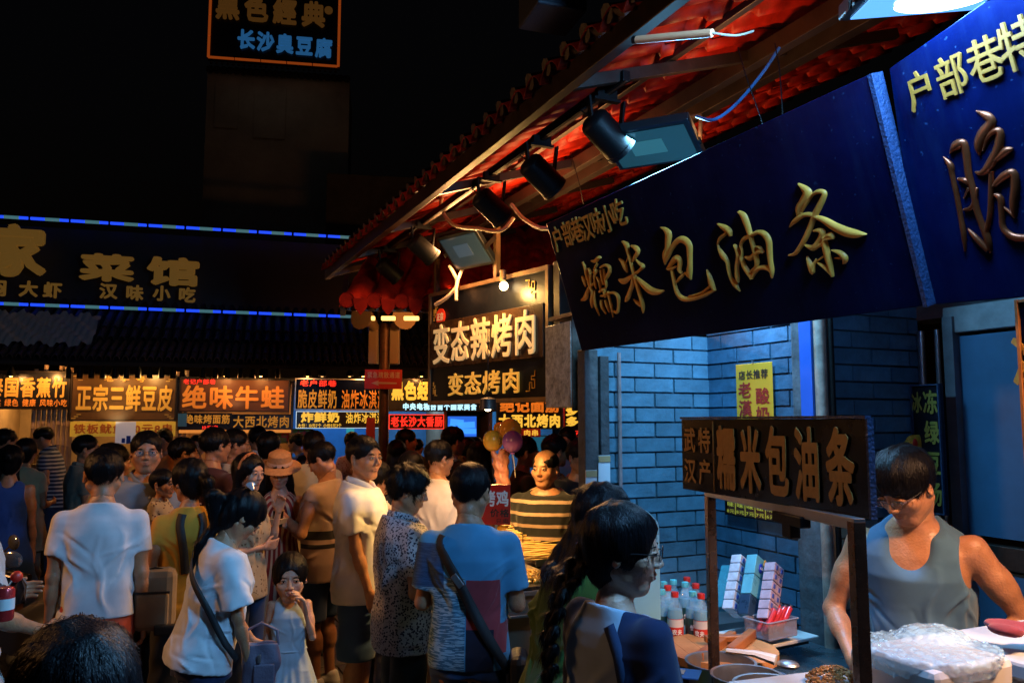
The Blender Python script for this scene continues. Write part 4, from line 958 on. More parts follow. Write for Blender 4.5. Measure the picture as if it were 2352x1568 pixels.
rt = empty('plastic_sheet', matrix=FRW.mat()); tag(rt, 'crumpled pale plastic sheet lying on the left end of the eave', 'plastic sheet')
V = []; F = []; nx, ny = 40, 10
for i in range(ny):
    for j in range(nx): V.append((fs(0)-.3+j*.035, -.35+.06*i, z_e+.20+.05*i+.03*math.sin(j*.9+i*1.7)+.02*math.sin(j*2.3-i)))
for i in range(ny-1):
    for j in range(nx-1): a = i*nx+j; F.append((a, a+1, a+nx+1, a+nx))
child('sheet', mesh_np('sheet', V, F), M('milky_film', (.35, .38, .40), .25, bump=(20, .6)), rt)
# blue light tubes
m_bluetube = M('blue_neon', (.02, .05, .3), .4, emit=(.015, .07, 1.0), es=1.1); m_joint = M('tube_joint', (.2, .3, .3), .4, emit=(.12, .35, .40), es=.35)
PB = Plane(FO+(-FRW.ey)*-.60*-1*-1, FD)
PB = Plane(FRW.pt(0, 0, .60), FD)
for (ya, yb, lab) in ((497, 545, 'upper'), (697, 726, 'lower')):
    t = empty('blue_light_tube', matrix=PB.mat()); tag(t, '%s blue glowing light tube running across the dark restaurant front' % lab, 'light tube')
    a0 = PB.hit(-25, ya-1); a1 = PB.hit(830, yb+2); n = 10; L_ = a1[0]-a0[0]
    for k in range(n):
        x = a0[0]+L_*k/n; x2 = a0[0]+L_*(k+1)/n-.03; z = a0[1]+(a1[1]-a0[1])*k/n; z2 = a0[1]+(a1[1]-a0[1])*(k+1)/n
        MB().cyl((x, 0, z), (x2, 0, z2), .020, n=10).build('tube_segment', m_bluetube, t, True)
        q = .38; xm = x+(x2-x)*q; zm = z+(z2-z)*q
        MB().cyl((xm, 0, zm), (xm+.18, 0, zm+(z2-z)*.18/(x2-x)), .0225, n=10).build('joint', m_joint, t, True)
        MB().box((x2+.015, .02, z2+.01), (.02, .05, .05)).build('clip', m_blackmetal, t)
# tower with neon sign
PT = Plane(at(620, 330, 19), unit([.985, .17, 0])); tw = empty('tower_block', matrix=PT.mat()); tag(tw, 'dim grey rendered tower wall under the neon sign at the top', 'building')
ta = PT.hit(468, 330)[0]; tb = PT.hit(800, 330)[0]; tc = PT.hit(600, 165)[1]; td = PT.hit(600, 560)[1]
MB().box(((ta+tb)/2, 1.2, (tc+td)/2-1), (tb-ta, 2.2, tc-td+2)).build('wall', M('tower_render', (.30, .30, .27), .9, var=(.8, .35), bump=(12, .5)), tw)
for k in range(22): MB().lathe([(.001, 0), (.085, 0), (.10, .03)], n=10).build('cornice_bulb', m_dark, tw, True).matrix_local = Matrix.Translation((ta+(tb-ta)*(k+.5)/22, .05, tc-.02)) @ Matrix.Rotation(R(90), 4, 'X')
MB().box((ta+(tb-ta)*.14, .085, tc-.9), (.55, .03, 1.1)).build('window_recess', MATS['tower_render'], tw); MB().box((ta+(tb-ta)*.44, .085, tc-1.0), (.75, .03, 1.3)).build('window_recess', MATS['tower_render'], tw)
PL = Plane(at(900, 460, 16), unit([.985, .17, 0])); o = MB().box((0, 0, 0), (2.6, .3, 1.6)).build('far_parapet', M('parapet_render', (.085, .08, .07), .9, var=(3, .4), bump=(20, .3))); o.matrix_world = PL.mat(0, -.35); tag(o, 'dim pale parapet wall behind the canopy tip', 'wall')
# sky dome is the world; distant dark block right behind
o = MB().box((2, 24, 3.5), (26, 2, 7)).build('background_block', m_dark); tag(o, 'unlit building mass closing the far end of the lane', 'building')
# ================================================================ signs
def board(name, label, pl, x0, x1, z0, z1, mat, thick=.04, frame=None, fw=.015, y=0.0, cat='sign', group=None):
    """flat sign in plane pl, spanning x0..x1, z0..z1; returned empty sits at its centre"""
    t = empty(name, matrix=pl.mat((x0+x1)/2, (z0+z1)/2, y)); tag(t, label, cat, group); w, h = x1-x0, z1-z0
    MB().box((0, thick/2+.001, 0), (w, thick, h)).build('panel', mat, t, bevel=.002)
    if frame:
        for sx in (-1, 1): MB().box((sx*(w/2-fw/2), thick/2-.004, 0), (fw, thick+.012, h+.002)).build('frame_side', frame, t)
        for sz in (-1, 1): MB().box((0, thick/2-.004, sz*(h/2-fw/2)), (w-2*fw-.001, thick+.010, fw)).build('frame_rail', frame, t)
    t['w'] = w; t['h'] = h; return t
def emi(name, col, e, base=None, rough=.5): return M(name, base or tuple(c*.6 for c in col), rough, emit=col, es=e)
e_gold = emi('lit_gold_letters', (1.0, .42, .04), .24, (.48, .24, .035)); e_gold2 = emi('dim_gold_letters', (1.0, .50, .07), .10, (.5, .30, .07))
e_yel = emi('bright_yellow_letters', (1.0, .58, .06), .75); e_red = emi('red_led_letters', (1, .03, .015), 1.1, (.5, .02, .02)); e_cyan = emi('white_cyan_letters', (.45, .85, 1.0), 1.1)
e_blue = emi('blue_sign_letters', (.05, .30, .75), .22, (.08, .2, .4)); e_orange = emi('orange_letters', (1, .26, .02), .30, (.6, .2, .03))
def S(t, txt, fx0, fx1, fz0, fz1, mat, **k):    # fractions of the board, from left and bottom
    w, h = t['w'], t['h']; letters(t, txt, w*((fx0+fx1)/2-.5), h*((fz0+fz1)/2-.5), w*(fx1-fx0), h*(fz1-fz0), mat, y=k.pop('y', -.008), **k)
def P4(pl, px0, py0, px1, py1):                 # board extents from two picture corners
    a = pl.hit(px0, py0); b = pl.hit(px1, py1); return a[0], b[0], b[1], a[1]
def fboard(name, label, px0, py0, px1, py1, mat, y=0.0, **k):
    x0, x1, z0, z1 = P4(FRW, px0, py0, px1, py1); return board(name, label, FRW, x0, x1, z0, z1, mat, y=y, **k)
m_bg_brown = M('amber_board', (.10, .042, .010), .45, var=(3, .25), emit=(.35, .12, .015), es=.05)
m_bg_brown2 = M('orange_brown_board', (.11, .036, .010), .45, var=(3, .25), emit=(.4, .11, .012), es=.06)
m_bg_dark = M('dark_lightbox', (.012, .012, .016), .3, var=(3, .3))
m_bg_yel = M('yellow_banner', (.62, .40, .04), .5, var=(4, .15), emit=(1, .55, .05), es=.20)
t = fboard('stall_sign', 'leftmost black stall board with yellow characters above smaller red ones', -26, 850, 158, 940, m_bg_dark, frame=m_darksteel)
S(t, '泰国香蕉竹', .0, .97, .30, .84, e_gold, bold=.03); S(t, '天然 绿色 健康 风味小吃', .0, .98, .07, .27, e_orange, join=True, bold=.02)
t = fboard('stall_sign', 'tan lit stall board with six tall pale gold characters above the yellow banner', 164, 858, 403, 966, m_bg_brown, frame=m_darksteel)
S(t, '正宗三鲜豆皮', .05, .97, .20, .78, e_gold, bold=.03); S(t, '老 字 号', .3, .7, .84, .97, e_gold, join=True)
for sx in (-1, 1):
    for sz in (-1, 1):
        for k in range(3): x = sx*(t['w']/2-.05-.03*k); z = sz*(t['h']/2-.03-.025*k); MB().box((x, -.006, z), (.05, .006, .008)).build('corner_ornament', e_gold2, t)
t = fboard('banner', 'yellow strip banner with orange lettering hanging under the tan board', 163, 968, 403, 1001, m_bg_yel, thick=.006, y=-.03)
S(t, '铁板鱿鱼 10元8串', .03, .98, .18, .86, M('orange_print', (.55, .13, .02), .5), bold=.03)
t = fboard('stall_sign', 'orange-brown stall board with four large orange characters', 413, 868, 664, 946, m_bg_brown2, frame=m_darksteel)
S(t, '绝味牛蛙', .02, .96, .08, .80, e_orange, bold=.03); S(t, '老记户部巷', .03, .32, .82, .98, e_red, join=True)
t = fboard('stall_sign', 'small dark stall board with five gold characters under the orange-brown one', 410, 948, 532, 988, m_bg_dark, y=-.02, frame=m_darksteel, fw=.01)
S(t, '绝味烤面筋', .12, .97, .38, .92, e_gold, bold=.03); S(t, '10元1串', .45, .75, .05, .30, e_red, join=True)
MB().box((-t['w']*.42, -.012, t['h']*.1), (.11, .01, .17)).build('blank_card', M('card_blue', (.05, .2, .5), .4), t)
t = fboard('stall_sign', 'small dark board with five pale yellow characters right of the small gold one', 531, 951, 668, 990, m_bg_dark, y=-.04, frame=m_darksteel, fw=.01)
S(t, '大西北烤肉', .03, .98, .20, .93, e_gold, bold=.02)
o = fboard('shelf_edge', 'thin lit orange shelf edge with tiny print under the small boards', 412, 987, 668, 993, emi('orange_edge', (1, .35, .06), .5), y=-.06, cat='light strip', thick=.02)
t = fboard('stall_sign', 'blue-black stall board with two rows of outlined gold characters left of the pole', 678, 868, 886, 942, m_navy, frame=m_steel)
S(t, '脆皮鲜奶', .03, .46, .04, .66, e_gold, bold=.02); S(t, '油炸冰淇淋', .50, 1.0, .04, .66, e_orange, bold=.02); S(t, '老户部巷', .05, .45, .74, .95, e_red, join=True)
t = fboard('lightbox_sign', 'glowing yellow-lettered lightbox with price line below the blue-black board', 680, 944, 886, 983, m_bg_dark, y=-.03, frame=emi('white_tube', (.7, .9, 1), .7), fw=.008)
S(t, '炸鲜奶', .05, .48, .35, .95, e_yel, bold=.05); S(t, '油炸冰淇淋', .54, .98, .28, .95, e_yel, bold=.02); S(t, '大份：10元7个 小份5元3个', .02, .50, .04, .30, e_yel, join=True)
t = fboard('lightbox_sign', 'black lightbox with glowing yellow characters right of the red arrow sign', 893, 868, 1150, 945, m_bg_dark, y=.0, frame=m_darksteel)
S(t, '黑色经典', .02, .47, .33, .92, e_yel, bold=.05); S(t, '中央电视台首个国家美食', .12, .78, .04, .25, e_cyan, bold=.06, fill=.9)
t = fboard('led_sign', 'red-framed sign with six glowing red characters', 892, 951, 1018, 985, m_bg_dark, y=-.05, frame=emi('red_led_tube', (1, .04, .02), 1.0), fw=.012)
S(t, '老长沙大香肠', .03, .98, .15, .88, e_red, bold=.04)
t = fboard('stall_sign', 'orange-gold lettered black board seen below the barbecue sign', 1140, 915, 1290, 985, m_bg_dark, y=-.02, frame=m_darksteel)
S(t, '绝记面筋', .04, .96, .55, .98, e_orange, bold=.05); S(t, '大西北烤肉', .02, .98, .05, .50, e_yel, bold=.04)
t = fboard('stall_sign', 'narrow bright yellow and red sign strip beside the peeling pillar', 1292, 925, 1342, 1003, m_bg_dark, y=-.05, frame=m_red)
S(t, '多', .05, .7, .62, .97, e_yel, bold=.06); S(t, '多', .05, .7, .30, .60, e_yel, bold=.06); S(t, '10元', .1, .9, .04, .2, e_red, join=True)
t = fboard('small_banner', 'small red banner with yellow characters below the orange-gold board', 1195, 984, 1240, 1003, m_red, y=-.04, thick=.006); S(t, '肉串', .1, .9, .1, .9, e_yel)
# television
t = fboard('television', 'wide television showing blue blocks behind the queue', 1028, 950, 1105, 1008, m_blackmetal, y=.15, frame=m_blackmetal, fw=.03, cat='television')
MB().box((0, -.004, 0), (t['w']-.07, .004, t['h']-.07)).build('screen', emi('tv_screen', (.02, .14, .75), .9), t)
for x, z, w_, h_, a in ((-.08, .06, .2, .09, .1), (.06, .02, .26, .09, -.05), (.08, -.07, .26, .08, .0), (-.12, -.02, .16, .07, .6)): MB().box((x, -.009, z), (w_, .003, h_), ry=a).build('picture_block', emi('tv_block', (.05, .32, 1), 1.1), t)
# pole with the red arrow sign, two slim speakers and conduit
Pp = at(882, 900, 8.3); rt = empty('street_pole', (Pp[0], Pp[1], 0), 0, 'slim metal pole carrying the red arrow sign and two slim column boxes', 'pole')
zt = at(882, 742, 8.3)[2]; MB().cyl((0, 0, 0), (0, 0, zt), .05, n=14).build('pole', m_rust, rt, True)
for dx in (-.115, .105): MB().box((dx, 0, at(882, 790, 8.3)[2]), (.095, .10, .42)).build('column_speaker', M('beige_casing', (.26, .19, .11), .5), rt, bevel=.008)
for z in (.62, .80, 1.05): MB().cyl((0, 0, z), (0, 0, z+.02), .053, n=14).build('band', m_steel, rt, True)
for dx in (-.10, .12): MB().tube([(dx, -.05, zt-.05), (dx*1.4, -.16, zt+.02), (dx*2.0, -.28, zt+.03)], [.05, .07, .13], 14).build('horn_speaker', M('beige_casing', (.26, .19, .11), .5), rt, True)
pa = Plane(at(880, 870, 8.15), unit([.99, .1, 0])); x0, x1, z0, z1 = P4(pa, 838, 848, 923, 893); t = board('arrow_sign', 'red emergency exit direction sign with a white arrow on the pole', pa, x0, x1, z0, z1, m_red, thick=.015)
S(t, '紧急疏散通道', .06, .95, .55, .88, M('faded_white_print', (.55, .35, .28), .5), join=False, bold=.02, y=-.004)
ar = MB(); w_, h_ = t['w'], t['h']; ar.add([(-.32*w_, -.004, -.2*h_), (-.12*w_, -.004, -.06*h_), (-.14*w_, -.004, -.14*h_), (.36*w_, -.004, -.17*h_), (.36*w_, -.004, -.25*h_), (-.14*w_, -.004, -.25*h_), (-.12*w_, -.004, -.34*h_)], [(0, 6, 5, 2), (0, 2, 1), (2, 5, 4, 3)]); ar.build('arrow', MATS['faded_white_print'], t)
# restaurant letters on the dark front
def onPB(txt, px0, py0, px1, py1, mat, bold=.03, nm='character', fit=1.0, dep=.05):
    x0, x1, z0, z1 = P4(PB, px0, py0, px1, py1); return x0, x1, z0, z1
rs = empty('restaurant_sign', matrix=PB.mat()); tag(rs, 'large dim gold raised characters on the dark restaurant front', 'sign')
e_rest = emi('restaurant_gold', (1, .50, .08), .075, (.30, .17, .04))
for ch, x0_, y0_, x1_, y1_ in (('家', -28, 515, 102, 640), ('菜', 190, 582, 305, 650), ('馆', 344, 590, 456, 660)):
    x0, x1, z0, z1 = P4(PB, x0_, y0_, x1_, y1_); letters(rs, ch, (x0+x1)/2, (z0+z1)/2, x1-x0, z1-z0, e_rest, bold=.045, depth=.12, y=-.02, fill=1.05)
for ch, xc, yc in (('焖', -5, 662), ('大', 67, 664), ('虾', 122, 667), ('汉', 250, 669), ('味', 310, 673), ('小', 372, 674), ('吃', 430, 678)):
    a = PB.hit(xc, yc); letters(rs, ch, a[0], a[1], .24, .22, e_rest, bold=.04, depth=.08, y=-.02)
# neon sign on the tower
area_light(None, PT.pt((ta+tb)/2, tc-.12, -.9), PT.pt((ta+tb)/2, tc-4.5, 0), (2.6, .05), (1, .85, .7), .5, 'tower_fill_light')  # added light that lifts the tower wall below the sign
PN = Plane(PT.pt(0, 0, -.25), PT.ex); x0, x1, z0, z1 = P4(PN, 484, -62, 780, 158)
t = board('neon_sign', 'rooftop sign with orange tube border, dim gold and blue characters', PN, x0, x1, z0, z1, m_bg_dark, thick=.12)
e_neon = emi('orange_neon', (1, .17, .02), .18); e_ngold = emi('old_gold', (1, .42, .08), .045, (.25, .13, .04)); w_, h_ = t['w'], t['h']
def seg(a, b, n):
    for k in range(n):
        p = np.array(a)+(np.array(b)-a)*k/n; q = np.array(a)+(np.array(b)-a)*(k+.96)/n; MB().cyl((p[0], -.05, p[1]), (q[0], -.05, q[1]), .032, n=8).build('neon_tube', e_neon, t, True)
hw_, hh_ = w_/2-.03, h_/2-.03; seg((-hw_, -hh_), (hw_, -hh_), 5); seg((-hw_, hh_), (hw_, hh_), 5); seg((-hw_, -hh_), (-hw_, hh_), 4); seg((hw_, -hh_), (hw_, hh_), 4)
for k, ch in enumerate('黑色經典'): a = PN.hit(524+k*65.5, 18+k*6); letters(t, ch, a[0]-(x0+x1)/2, a[1]-(z0+z1)/2, .60, .66, e_ngold, bold=.04, depth=.06, y=-.03)
for k, ch in enumerate('长沙臭豆腐'): a = PN.hit(566+k*44.5, 93+k*5); letters(t, ch, a[0]-(x0+x1)/2, a[1]-(z0+z1)/2, .44, .50, e_blue, bold=.04, depth=.06, y=-.03)
a = PN.hit(755, 26); MB().cyl((a[0]-(x0+x1)/2, -.05, a[1]-(z0+z1)/2), (a[0]-(x0+x1)/2, -.02, a[1]-(z0+z1)/2), .10, n=18).build('round_mark', e_ngold, t, True)
for k in range(24): MB().ball((-hw_+2*hw_*(k+.5)/24, -.02, -h_/2-.10), .035, 8, 5).build('edge_bulb', m_dark, t, True)

# ---------------------------------------------------------------- the big carved boards
TI = R(18.4); ezt = np.array([0, 0, 1.0])*math.cos(TI)-VV*math.sin(TI)
PBig = Plane(st(2.25, 1.853, 2.50), -SV, ezt)
def quad_board(name, label, pl, corners, mat, thick=.03):
    pts = [pl.hit(*c) for c in corners]      # TL TR BR BL
    cx = sum(p[0] for p in pts)/4; cz = sum(p[1] for p in pts)/4; t = empty(name, matrix=pl.mat(cx, cz)); tag(t, label, 'sign')
    m = MB(); v = [(p[0]-cx, 0, p[1]-cz) for p in pts]+[(p[0]-cx, thick, p[1]-cz) for p in pts]
    m.add(v, [(3, 2, 1, 0), (4, 5, 6, 7), (0, 1, 5, 4), (1, 2, 6, 5), (2, 3, 7, 6), (3, 0, 4, 7)]); m.build('panel', mat, t, bevel=.003); return t, cx, cz
m_carved = M('gilded_carving', (.85, .40, .055), .45, 0.0, var=(10, .3), bump=(40, .1)); m_edge = M('worn_blue_edge', (.012, .035, .09), .5, var=(40, .35), bump=(120, .6))
def smoothpts(p):
    p = np.array(p, float); out = []
    for i in range(len(p)-1):
        p0, p1, p2, p3 = p[max(i-1, 0)], p[i], p[i+1], p[min(i+2, len(p)-1)]
        for j in range(5): t = j/5; out.append(.5*((2*p1)+(p2-p0)*t+(2*p0-5*p1+4*p2-p3)*t*t+(3*p1-p0-3*p2+p3)*t**3))
    out.append(p[-1]); return np.array(out)
def brush(t, cx, cz, pl, strokes, tf, mat, ridge=.009, name='character'):
    """one carved character: every stroke a ridge-backed ribbon that follows the brush"""
    V = []; F = []
    for s_ in strokes:
        q = smoothpts(s_); n = len(q)
        for i in range(n):
            d = q[min(i+1, n-1)][:2]-q[max(i-1, 0)][:2]; d = d/(np.linalg.norm(d)+1e-9); nn = np.array([-d[1], d[0]]); w = max(q[i][2], 2)/2
            L_, R_, C_ = (pl.hit(*tf(*(q[i][:2]+nn*w))), pl.hit(*tf(*(q[i][:2]-nn*w))), pl.hit(*tf(*q[i][:2])))
            hh = ridge*min(1, w/18)
            V += [(L_[0]-cx, -.001, L_[1]-cz), (L_[0]-cx, -.005, L_[1]-cz), (C_[0]-cx, -.004-hh, C_[1]-cz), (R_[0]-cx, -.005, R_[1]-cz), (R_[0]-cx, -.001, R_[1]-cz)]
        b = len(V)-5*n
        for i in range(n-1):
            for j in range(4): a = b+5*i+j; F.append((a, a+1, a+6, a+5))
        F += [(b, b+1, b+2, b+3), (b+5*n-5, b+5*n-4, b+5*n-3, b+5*n-2)]
    child(name, mesh_np(name, V, F, False), mat, t)
zA = lambda x, y: ((2200+x*.3189)/1.7415, (800+y*.3189)/1.7415)
zB = lambda x, y: ((2800+x*.3189)/1.7415, (700+y*.3189)/1.7415)
zC = lambda x, y: ((3600+x*.6694)/1.7415, (y*.6696)/1.7415)
NUO = [[(415, 775, 20), (450, 850, 36), (462, 920, 34), (475, 1000, 26)], [(485, 855, 26), (512, 900, 40), (515, 1000, 28), (522, 1070, 26)], [(410, 950, 20), (435, 1010, 40), (455, 1085, 12)],
 [(575, 1015, 16), (555, 1045, 30), (505, 1090, 36), (475, 1150, 44), (450, 1225, 56), (410, 1250, 34)], [(470, 930, 22), (500, 1060, 32), (540, 1160, 38), (530, 1260, 44), (537, 1350, 12)], [(565, 985, 18), (575, 1060, 26), (588, 1112, 10)],
 [(573, 1130, 14), (565, 1220, 30), (580, 1320, 30), (628, 1448, 8)], [(522, 758, 12), (575, 765, 46), (620, 720, 50), (645, 735, 18)], [(605, 790, 26), (580, 830, 30), (555, 875, 12)], [(640, 845, 26), (700, 815, 34), (752, 840, 44), (755, 900, 46), (715, 970, 46), (700, 1010, 18)],
 [(545, 910, 16), (590, 880, 40), (560, 960, 26), (570, 1000, 16)], [(640, 870, 22), (655, 960, 26), (680, 1060, 28)], [(680, 860, 20), (695, 960, 28), (715, 1060, 32), (700, 1110, 12)], [(588, 960, 18), (625, 1020, 34), (640, 1120, 16)],
 [(625, 1150, 26), (680, 1115, 40), (690, 1170, 30), (705, 1220, 26)], [(650, 1250, 26), (660, 1330, 40), (712, 1428, 10)], [(640, 1200, 20), (700, 1190, 30), (745, 1150, 24)], [(700, 1250, 26), (725, 1330, 32), (755, 1408, 10)],
 [(732, 1140, 26), (760, 1260, 30), (785, 1370, 24), (800, 1468, 10)], [(740, 1165, 30), (810, 1160, 32), (862, 1210, 40), (870, 1320, 34), (850, 1405, 36), (800, 1385, 20)]]
MI = [[(912, 515, 20), (965, 560, 60), (985, 640, 40), (1010, 730, 36), (1035, 830, 36), (1070, 950, 42), (1100, 1060, 44), (1140, 1200, 46), (1172, 1320, 50), (1176, 1415, 8)], [(1055, 1240, 10), (1115, 1295, 40), (1175, 1330, 40)],
 [(1025, 570, 24), (1085, 600, 60), (1110, 650, 50), (1070, 720, 44), (1045, 772, 10)], [(874, 732, 16), (925, 780, 52), (955, 850, 52), (980, 907, 10)], [(955, 800, 10), (985, 718, 12)],
 [(1085, 745, 12), (1140, 800, 40), (1175, 830, 48), (1130, 880, 36), (1060, 935, 40), (1000, 975, 50), (940, 1015, 78), (890, 1000, 44), (876, 985, 16)], [(1050, 960, 36), (1040, 1060, 44), (1010, 1150, 50), (980, 1230, 56), (958, 1272, 22)], [(1095, 965, 26), (1180, 1055, 70), (1270, 1130, 88), (1360, 1150, 70), (1442, 1132, 14)]]
BAO = [[(1392, 340, 10), (1450, 365, 50), (1493, 420, 78), (1490, 500, 74), (1478, 600, 60), (1452, 690, 66), (1455, 808, 10)], [(1450, 800, 14), (1490, 700, 48), (1540, 595, 58), (1610, 510, 70), (1680, 495, 88), (1750, 560, 78), (1760, 680, 66), (1763, 800, 60), (1758, 900, 70), (1775, 995, 14)],
 [(1695, 905, 10), (1745, 935, 56), (1778, 990, 14)], [(1482, 862, 30), (1540, 785, 60), (1600, 725, 80), (1640, 775, 56), (1630, 870, 50), (1665, 915, 26)], [(1495, 868, 34), (1560, 845, 30), (1598, 825, 12)],
 [(1538, 870, 30), (1558, 970, 40), (1578, 1080, 44), (1610, 1170, 52), (1670, 1230, 62), (1760, 1240, 58), (1880, 1215, 52), (1980, 1175, 50), (2088, 1115, 30)], [(1974, 868, 6), (2010, 960, 50), (2038, 1060, 70), (2078, 1125, 30)], [(2040, 1060, 40), (1920, 1155, 30), (1750, 1205, 18)], [(1592, 1032, 20), (1640, 975, 40), (1695, 920, 26)]]
YOU = [[(226, 608, 10), (300, 650, 66), (370, 700, 76), (395, 765, 30)], [(350, 725, 36), (272, 780, 44), (235, 850, 20), (242, 900, 22), (290, 1000, 66), (350, 1080, 48), (368, 1180, 40), (400, 1290, 38), (450, 1370, 60), (514, 1456, 10)], [(495, 1345, 14), (478, 1290, 56), (472, 1150, 50), (490, 1010, 54), (458, 900, 40), (436, 866, 16)],
 [(525, 1050, 40), (540, 960, 26), (522, 880, 34), (560, 800, 52), (640, 760, 56), (740, 715, 52), (820, 745, 78), (870, 830, 74), (880, 960, 68), (892, 1080, 60), (910, 1200, 56), (912, 1292, 12)], [(495, 455, 34), (555, 510, 76), (598, 620, 76), (640, 750, 60), (670, 860, 58), (700, 970, 60), (722, 1080, 60), (710, 1150, 46), (650, 1205, 34)],
 [(520, 1000, 36), (560, 1130, 58), (615, 1220, 60), (662, 1300, 34)], [(655, 1295, 36), (720, 1185, 56), (800, 1155, 58), (880, 1175, 58), (915, 1235, 36)], [(575, 1020, 24), (640, 1040, 66), (700, 990, 56), (770, 945, 56), (803, 975, 34)], [(715, 895, 26), (762, 905, 34), (795, 950, 18)]]
TIAO = [[(1240, 102, 10), (1310, 160, 76), (1358, 230, 116), (1310, 330, 106), (1250, 420, 86), (1240, 512, 20)], [(1278, 478, 16), (1375, 300, 46), (1430, 240, 38), (1500, 205, 60), (1570, 220, 56), (1550, 300, 70), (1500, 400, 78), (1450, 500, 76), (1405, 620, 68), (1345, 760, 66), (1278, 880, 58), (1205, 980, 46), (1126, 1002, 24)],
 [(1132, 652, 10), (1200, 575, 58), (1300, 505, 60), (1400, 495, 58), (1475, 525, 48)], [(1470, 525, 50), (1570, 565, 80), (1700, 645, 106), (1850, 712, 118), (1980, 738, 96), (2104, 742, 14)], [(1437, 698, 24), (1500, 690, 58), (1548, 725, 78), (1500, 830, 68), (1430, 910, 76), (1322, 868, 14)], [(1430, 925, 50), (1530, 862, 48), (1600, 795, 50), (1692, 785, 34)],
 [(1578, 780, 44), (1650, 745, 66), (1690, 795, 34)], [(1560, 745, 46), (1580, 880, 80), (1608, 1010, 84), (1640, 1130, 70), (1677, 1272, 30)], [(1478, 1090, 14), (1580, 1155, 48), (1675, 1250, 46)], [(1353, 1014, 14), (1390, 1120, 68), (1422, 1222, 52), (1432, 1130, 38), (1468, 1045, 12)], [(1465, 1085, 16), (1560, 1018, 22)], [(1660, 938, 12), (1760, 970, 58), (1828, 1040, 76), (1820, 1108, 34)], [(1698, 1038, 10), (1785, 1042, 30)]]
CUI = [[(262, 935, 4), (305, 985, 38), (315, 1040, 30), (340, 1150, 30), (368, 1300, 30), (385, 1400, 30), (393, 1500, 8)], [(303, 916, 6), (340, 870, 58), (385, 852, 40), (400, 920, 44), (415, 1040, 42), (440, 1130, 38), (460, 1240, 38), (490, 1330, 38), (530, 1430, 42), (547, 1507, 12)], [(408, 1362, 8), (460, 1420, 34), (532, 1492, 36)],
 [(350, 1068, 14), (395, 1078, 34), (432, 1110, 20)], [(388, 1182, 10), (418, 1120, 24)], [(384, 1252, 14), (440, 1232, 34), (466, 1118, 12)], [(460, 662, 6), (520, 690, 50), (550, 730, 58), (500, 800, 68), (475, 870, 54), (481, 928, 10)], [(500, 900, 6), (540, 805, 30), (600, 782, 42), (592, 880, 58), (550, 970, 58), (500, 1030, 40), (453, 1027, 8)],
 [(580, 955, 34), (640, 900, 48), (682, 890, 16)], [(550, 1020, 30), (548, 1150, 32), (542, 1280, 32), (518, 1390, 28)], [(568, 1108, 30), (620, 1055, 48), (680, 1032, 50), (692, 1120, 54), (682, 1220, 48), (692, 1300, 14)], [(618, 1230, 10), (692, 1292, 22)], [(568, 1160, 20), (605, 1185, 40), (612, 1280, 34), (622, 1360, 36), (680, 1412, 44), (770, 1422, 44)]]
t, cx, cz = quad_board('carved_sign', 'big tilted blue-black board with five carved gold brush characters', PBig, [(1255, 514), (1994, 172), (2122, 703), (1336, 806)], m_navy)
for g_ in (NUO, MI, BAO): brush(t, cx, cz, PBig, g_, zA, m_carved)
for g_ in (YOU, TIAO): brush(t, cx, cz, PBig, g_, zB, m_carved)
hd = [(1292, 535), (1309, 523), (1330, 510), (1352, 496), (1373, 485), (1396, 482), (1418, 470)]
hd = [((2200+x*.3189)/1.7415, (800+y*.3189)/1.7415) for x, y in ((120, 480), (245, 415), (362, 372), (478, 335), (608, 270), (742, 225), (880, 155))]
for ch, p in zip('户部巷汉味小吃', hd): a = PBig.hit(*p); letters(t, ch, a[0]-cx, a[1]-cz, .105, .125, m_gold, bold=.015, depth=.05, y=-.004)
a, b = PBig.hit(1999, 171), PBig.hit(2128, 704); m = MB(); ax, az, bx, bz = a[0]-cx, a[1]-cz, b[0]-cx, b[1]-cz
m.add([(ax-.006, -.006, az), (ax+.008, -.006, az), (bx+.008, -.006, bz), (bx-.006, -.006, bz), (ax-.006, .04, az), (ax+.008, .04, az), (bx+.008, .04, bz), (bx-.006, .04, bz)], [(3, 2, 1, 0), (4, 5, 6, 7), (0, 1, 5, 4), (1, 2, 6, 5), (2, 3, 7, 6), (3, 0, 4, 7)]); m.build('edge_strip', m_edge, t)
PB2 = Plane(st(1.15, 1.885, 2.50), -SV, ezt)
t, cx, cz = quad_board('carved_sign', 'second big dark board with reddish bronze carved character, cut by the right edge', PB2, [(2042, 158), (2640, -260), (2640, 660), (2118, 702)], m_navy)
brush(t, cx, cz, PB2, CUI, zC, M('bronze_carving', (.24, .055, .015), .35, .7, var=(10, .3)))
for ch, (x, y), h_ in (('户', (132, 535), .10), ('部', (318, 450), .105), ('巷', (520, 355), .11), ('特', (725, 255), .12)): q = zC(x, y); a = PB2.hit(*q); letters(t, ch, a[0]-cx, a[1]-cz, h_*.85, h_*1.05, M('old_gold_paint', (.30, .12, .012), .5), bold=.010, depth=.05, y=-.004)
for x in (2050, 2180, 2300): a = PB2.hit(x, 150-(x-2050)*.45)

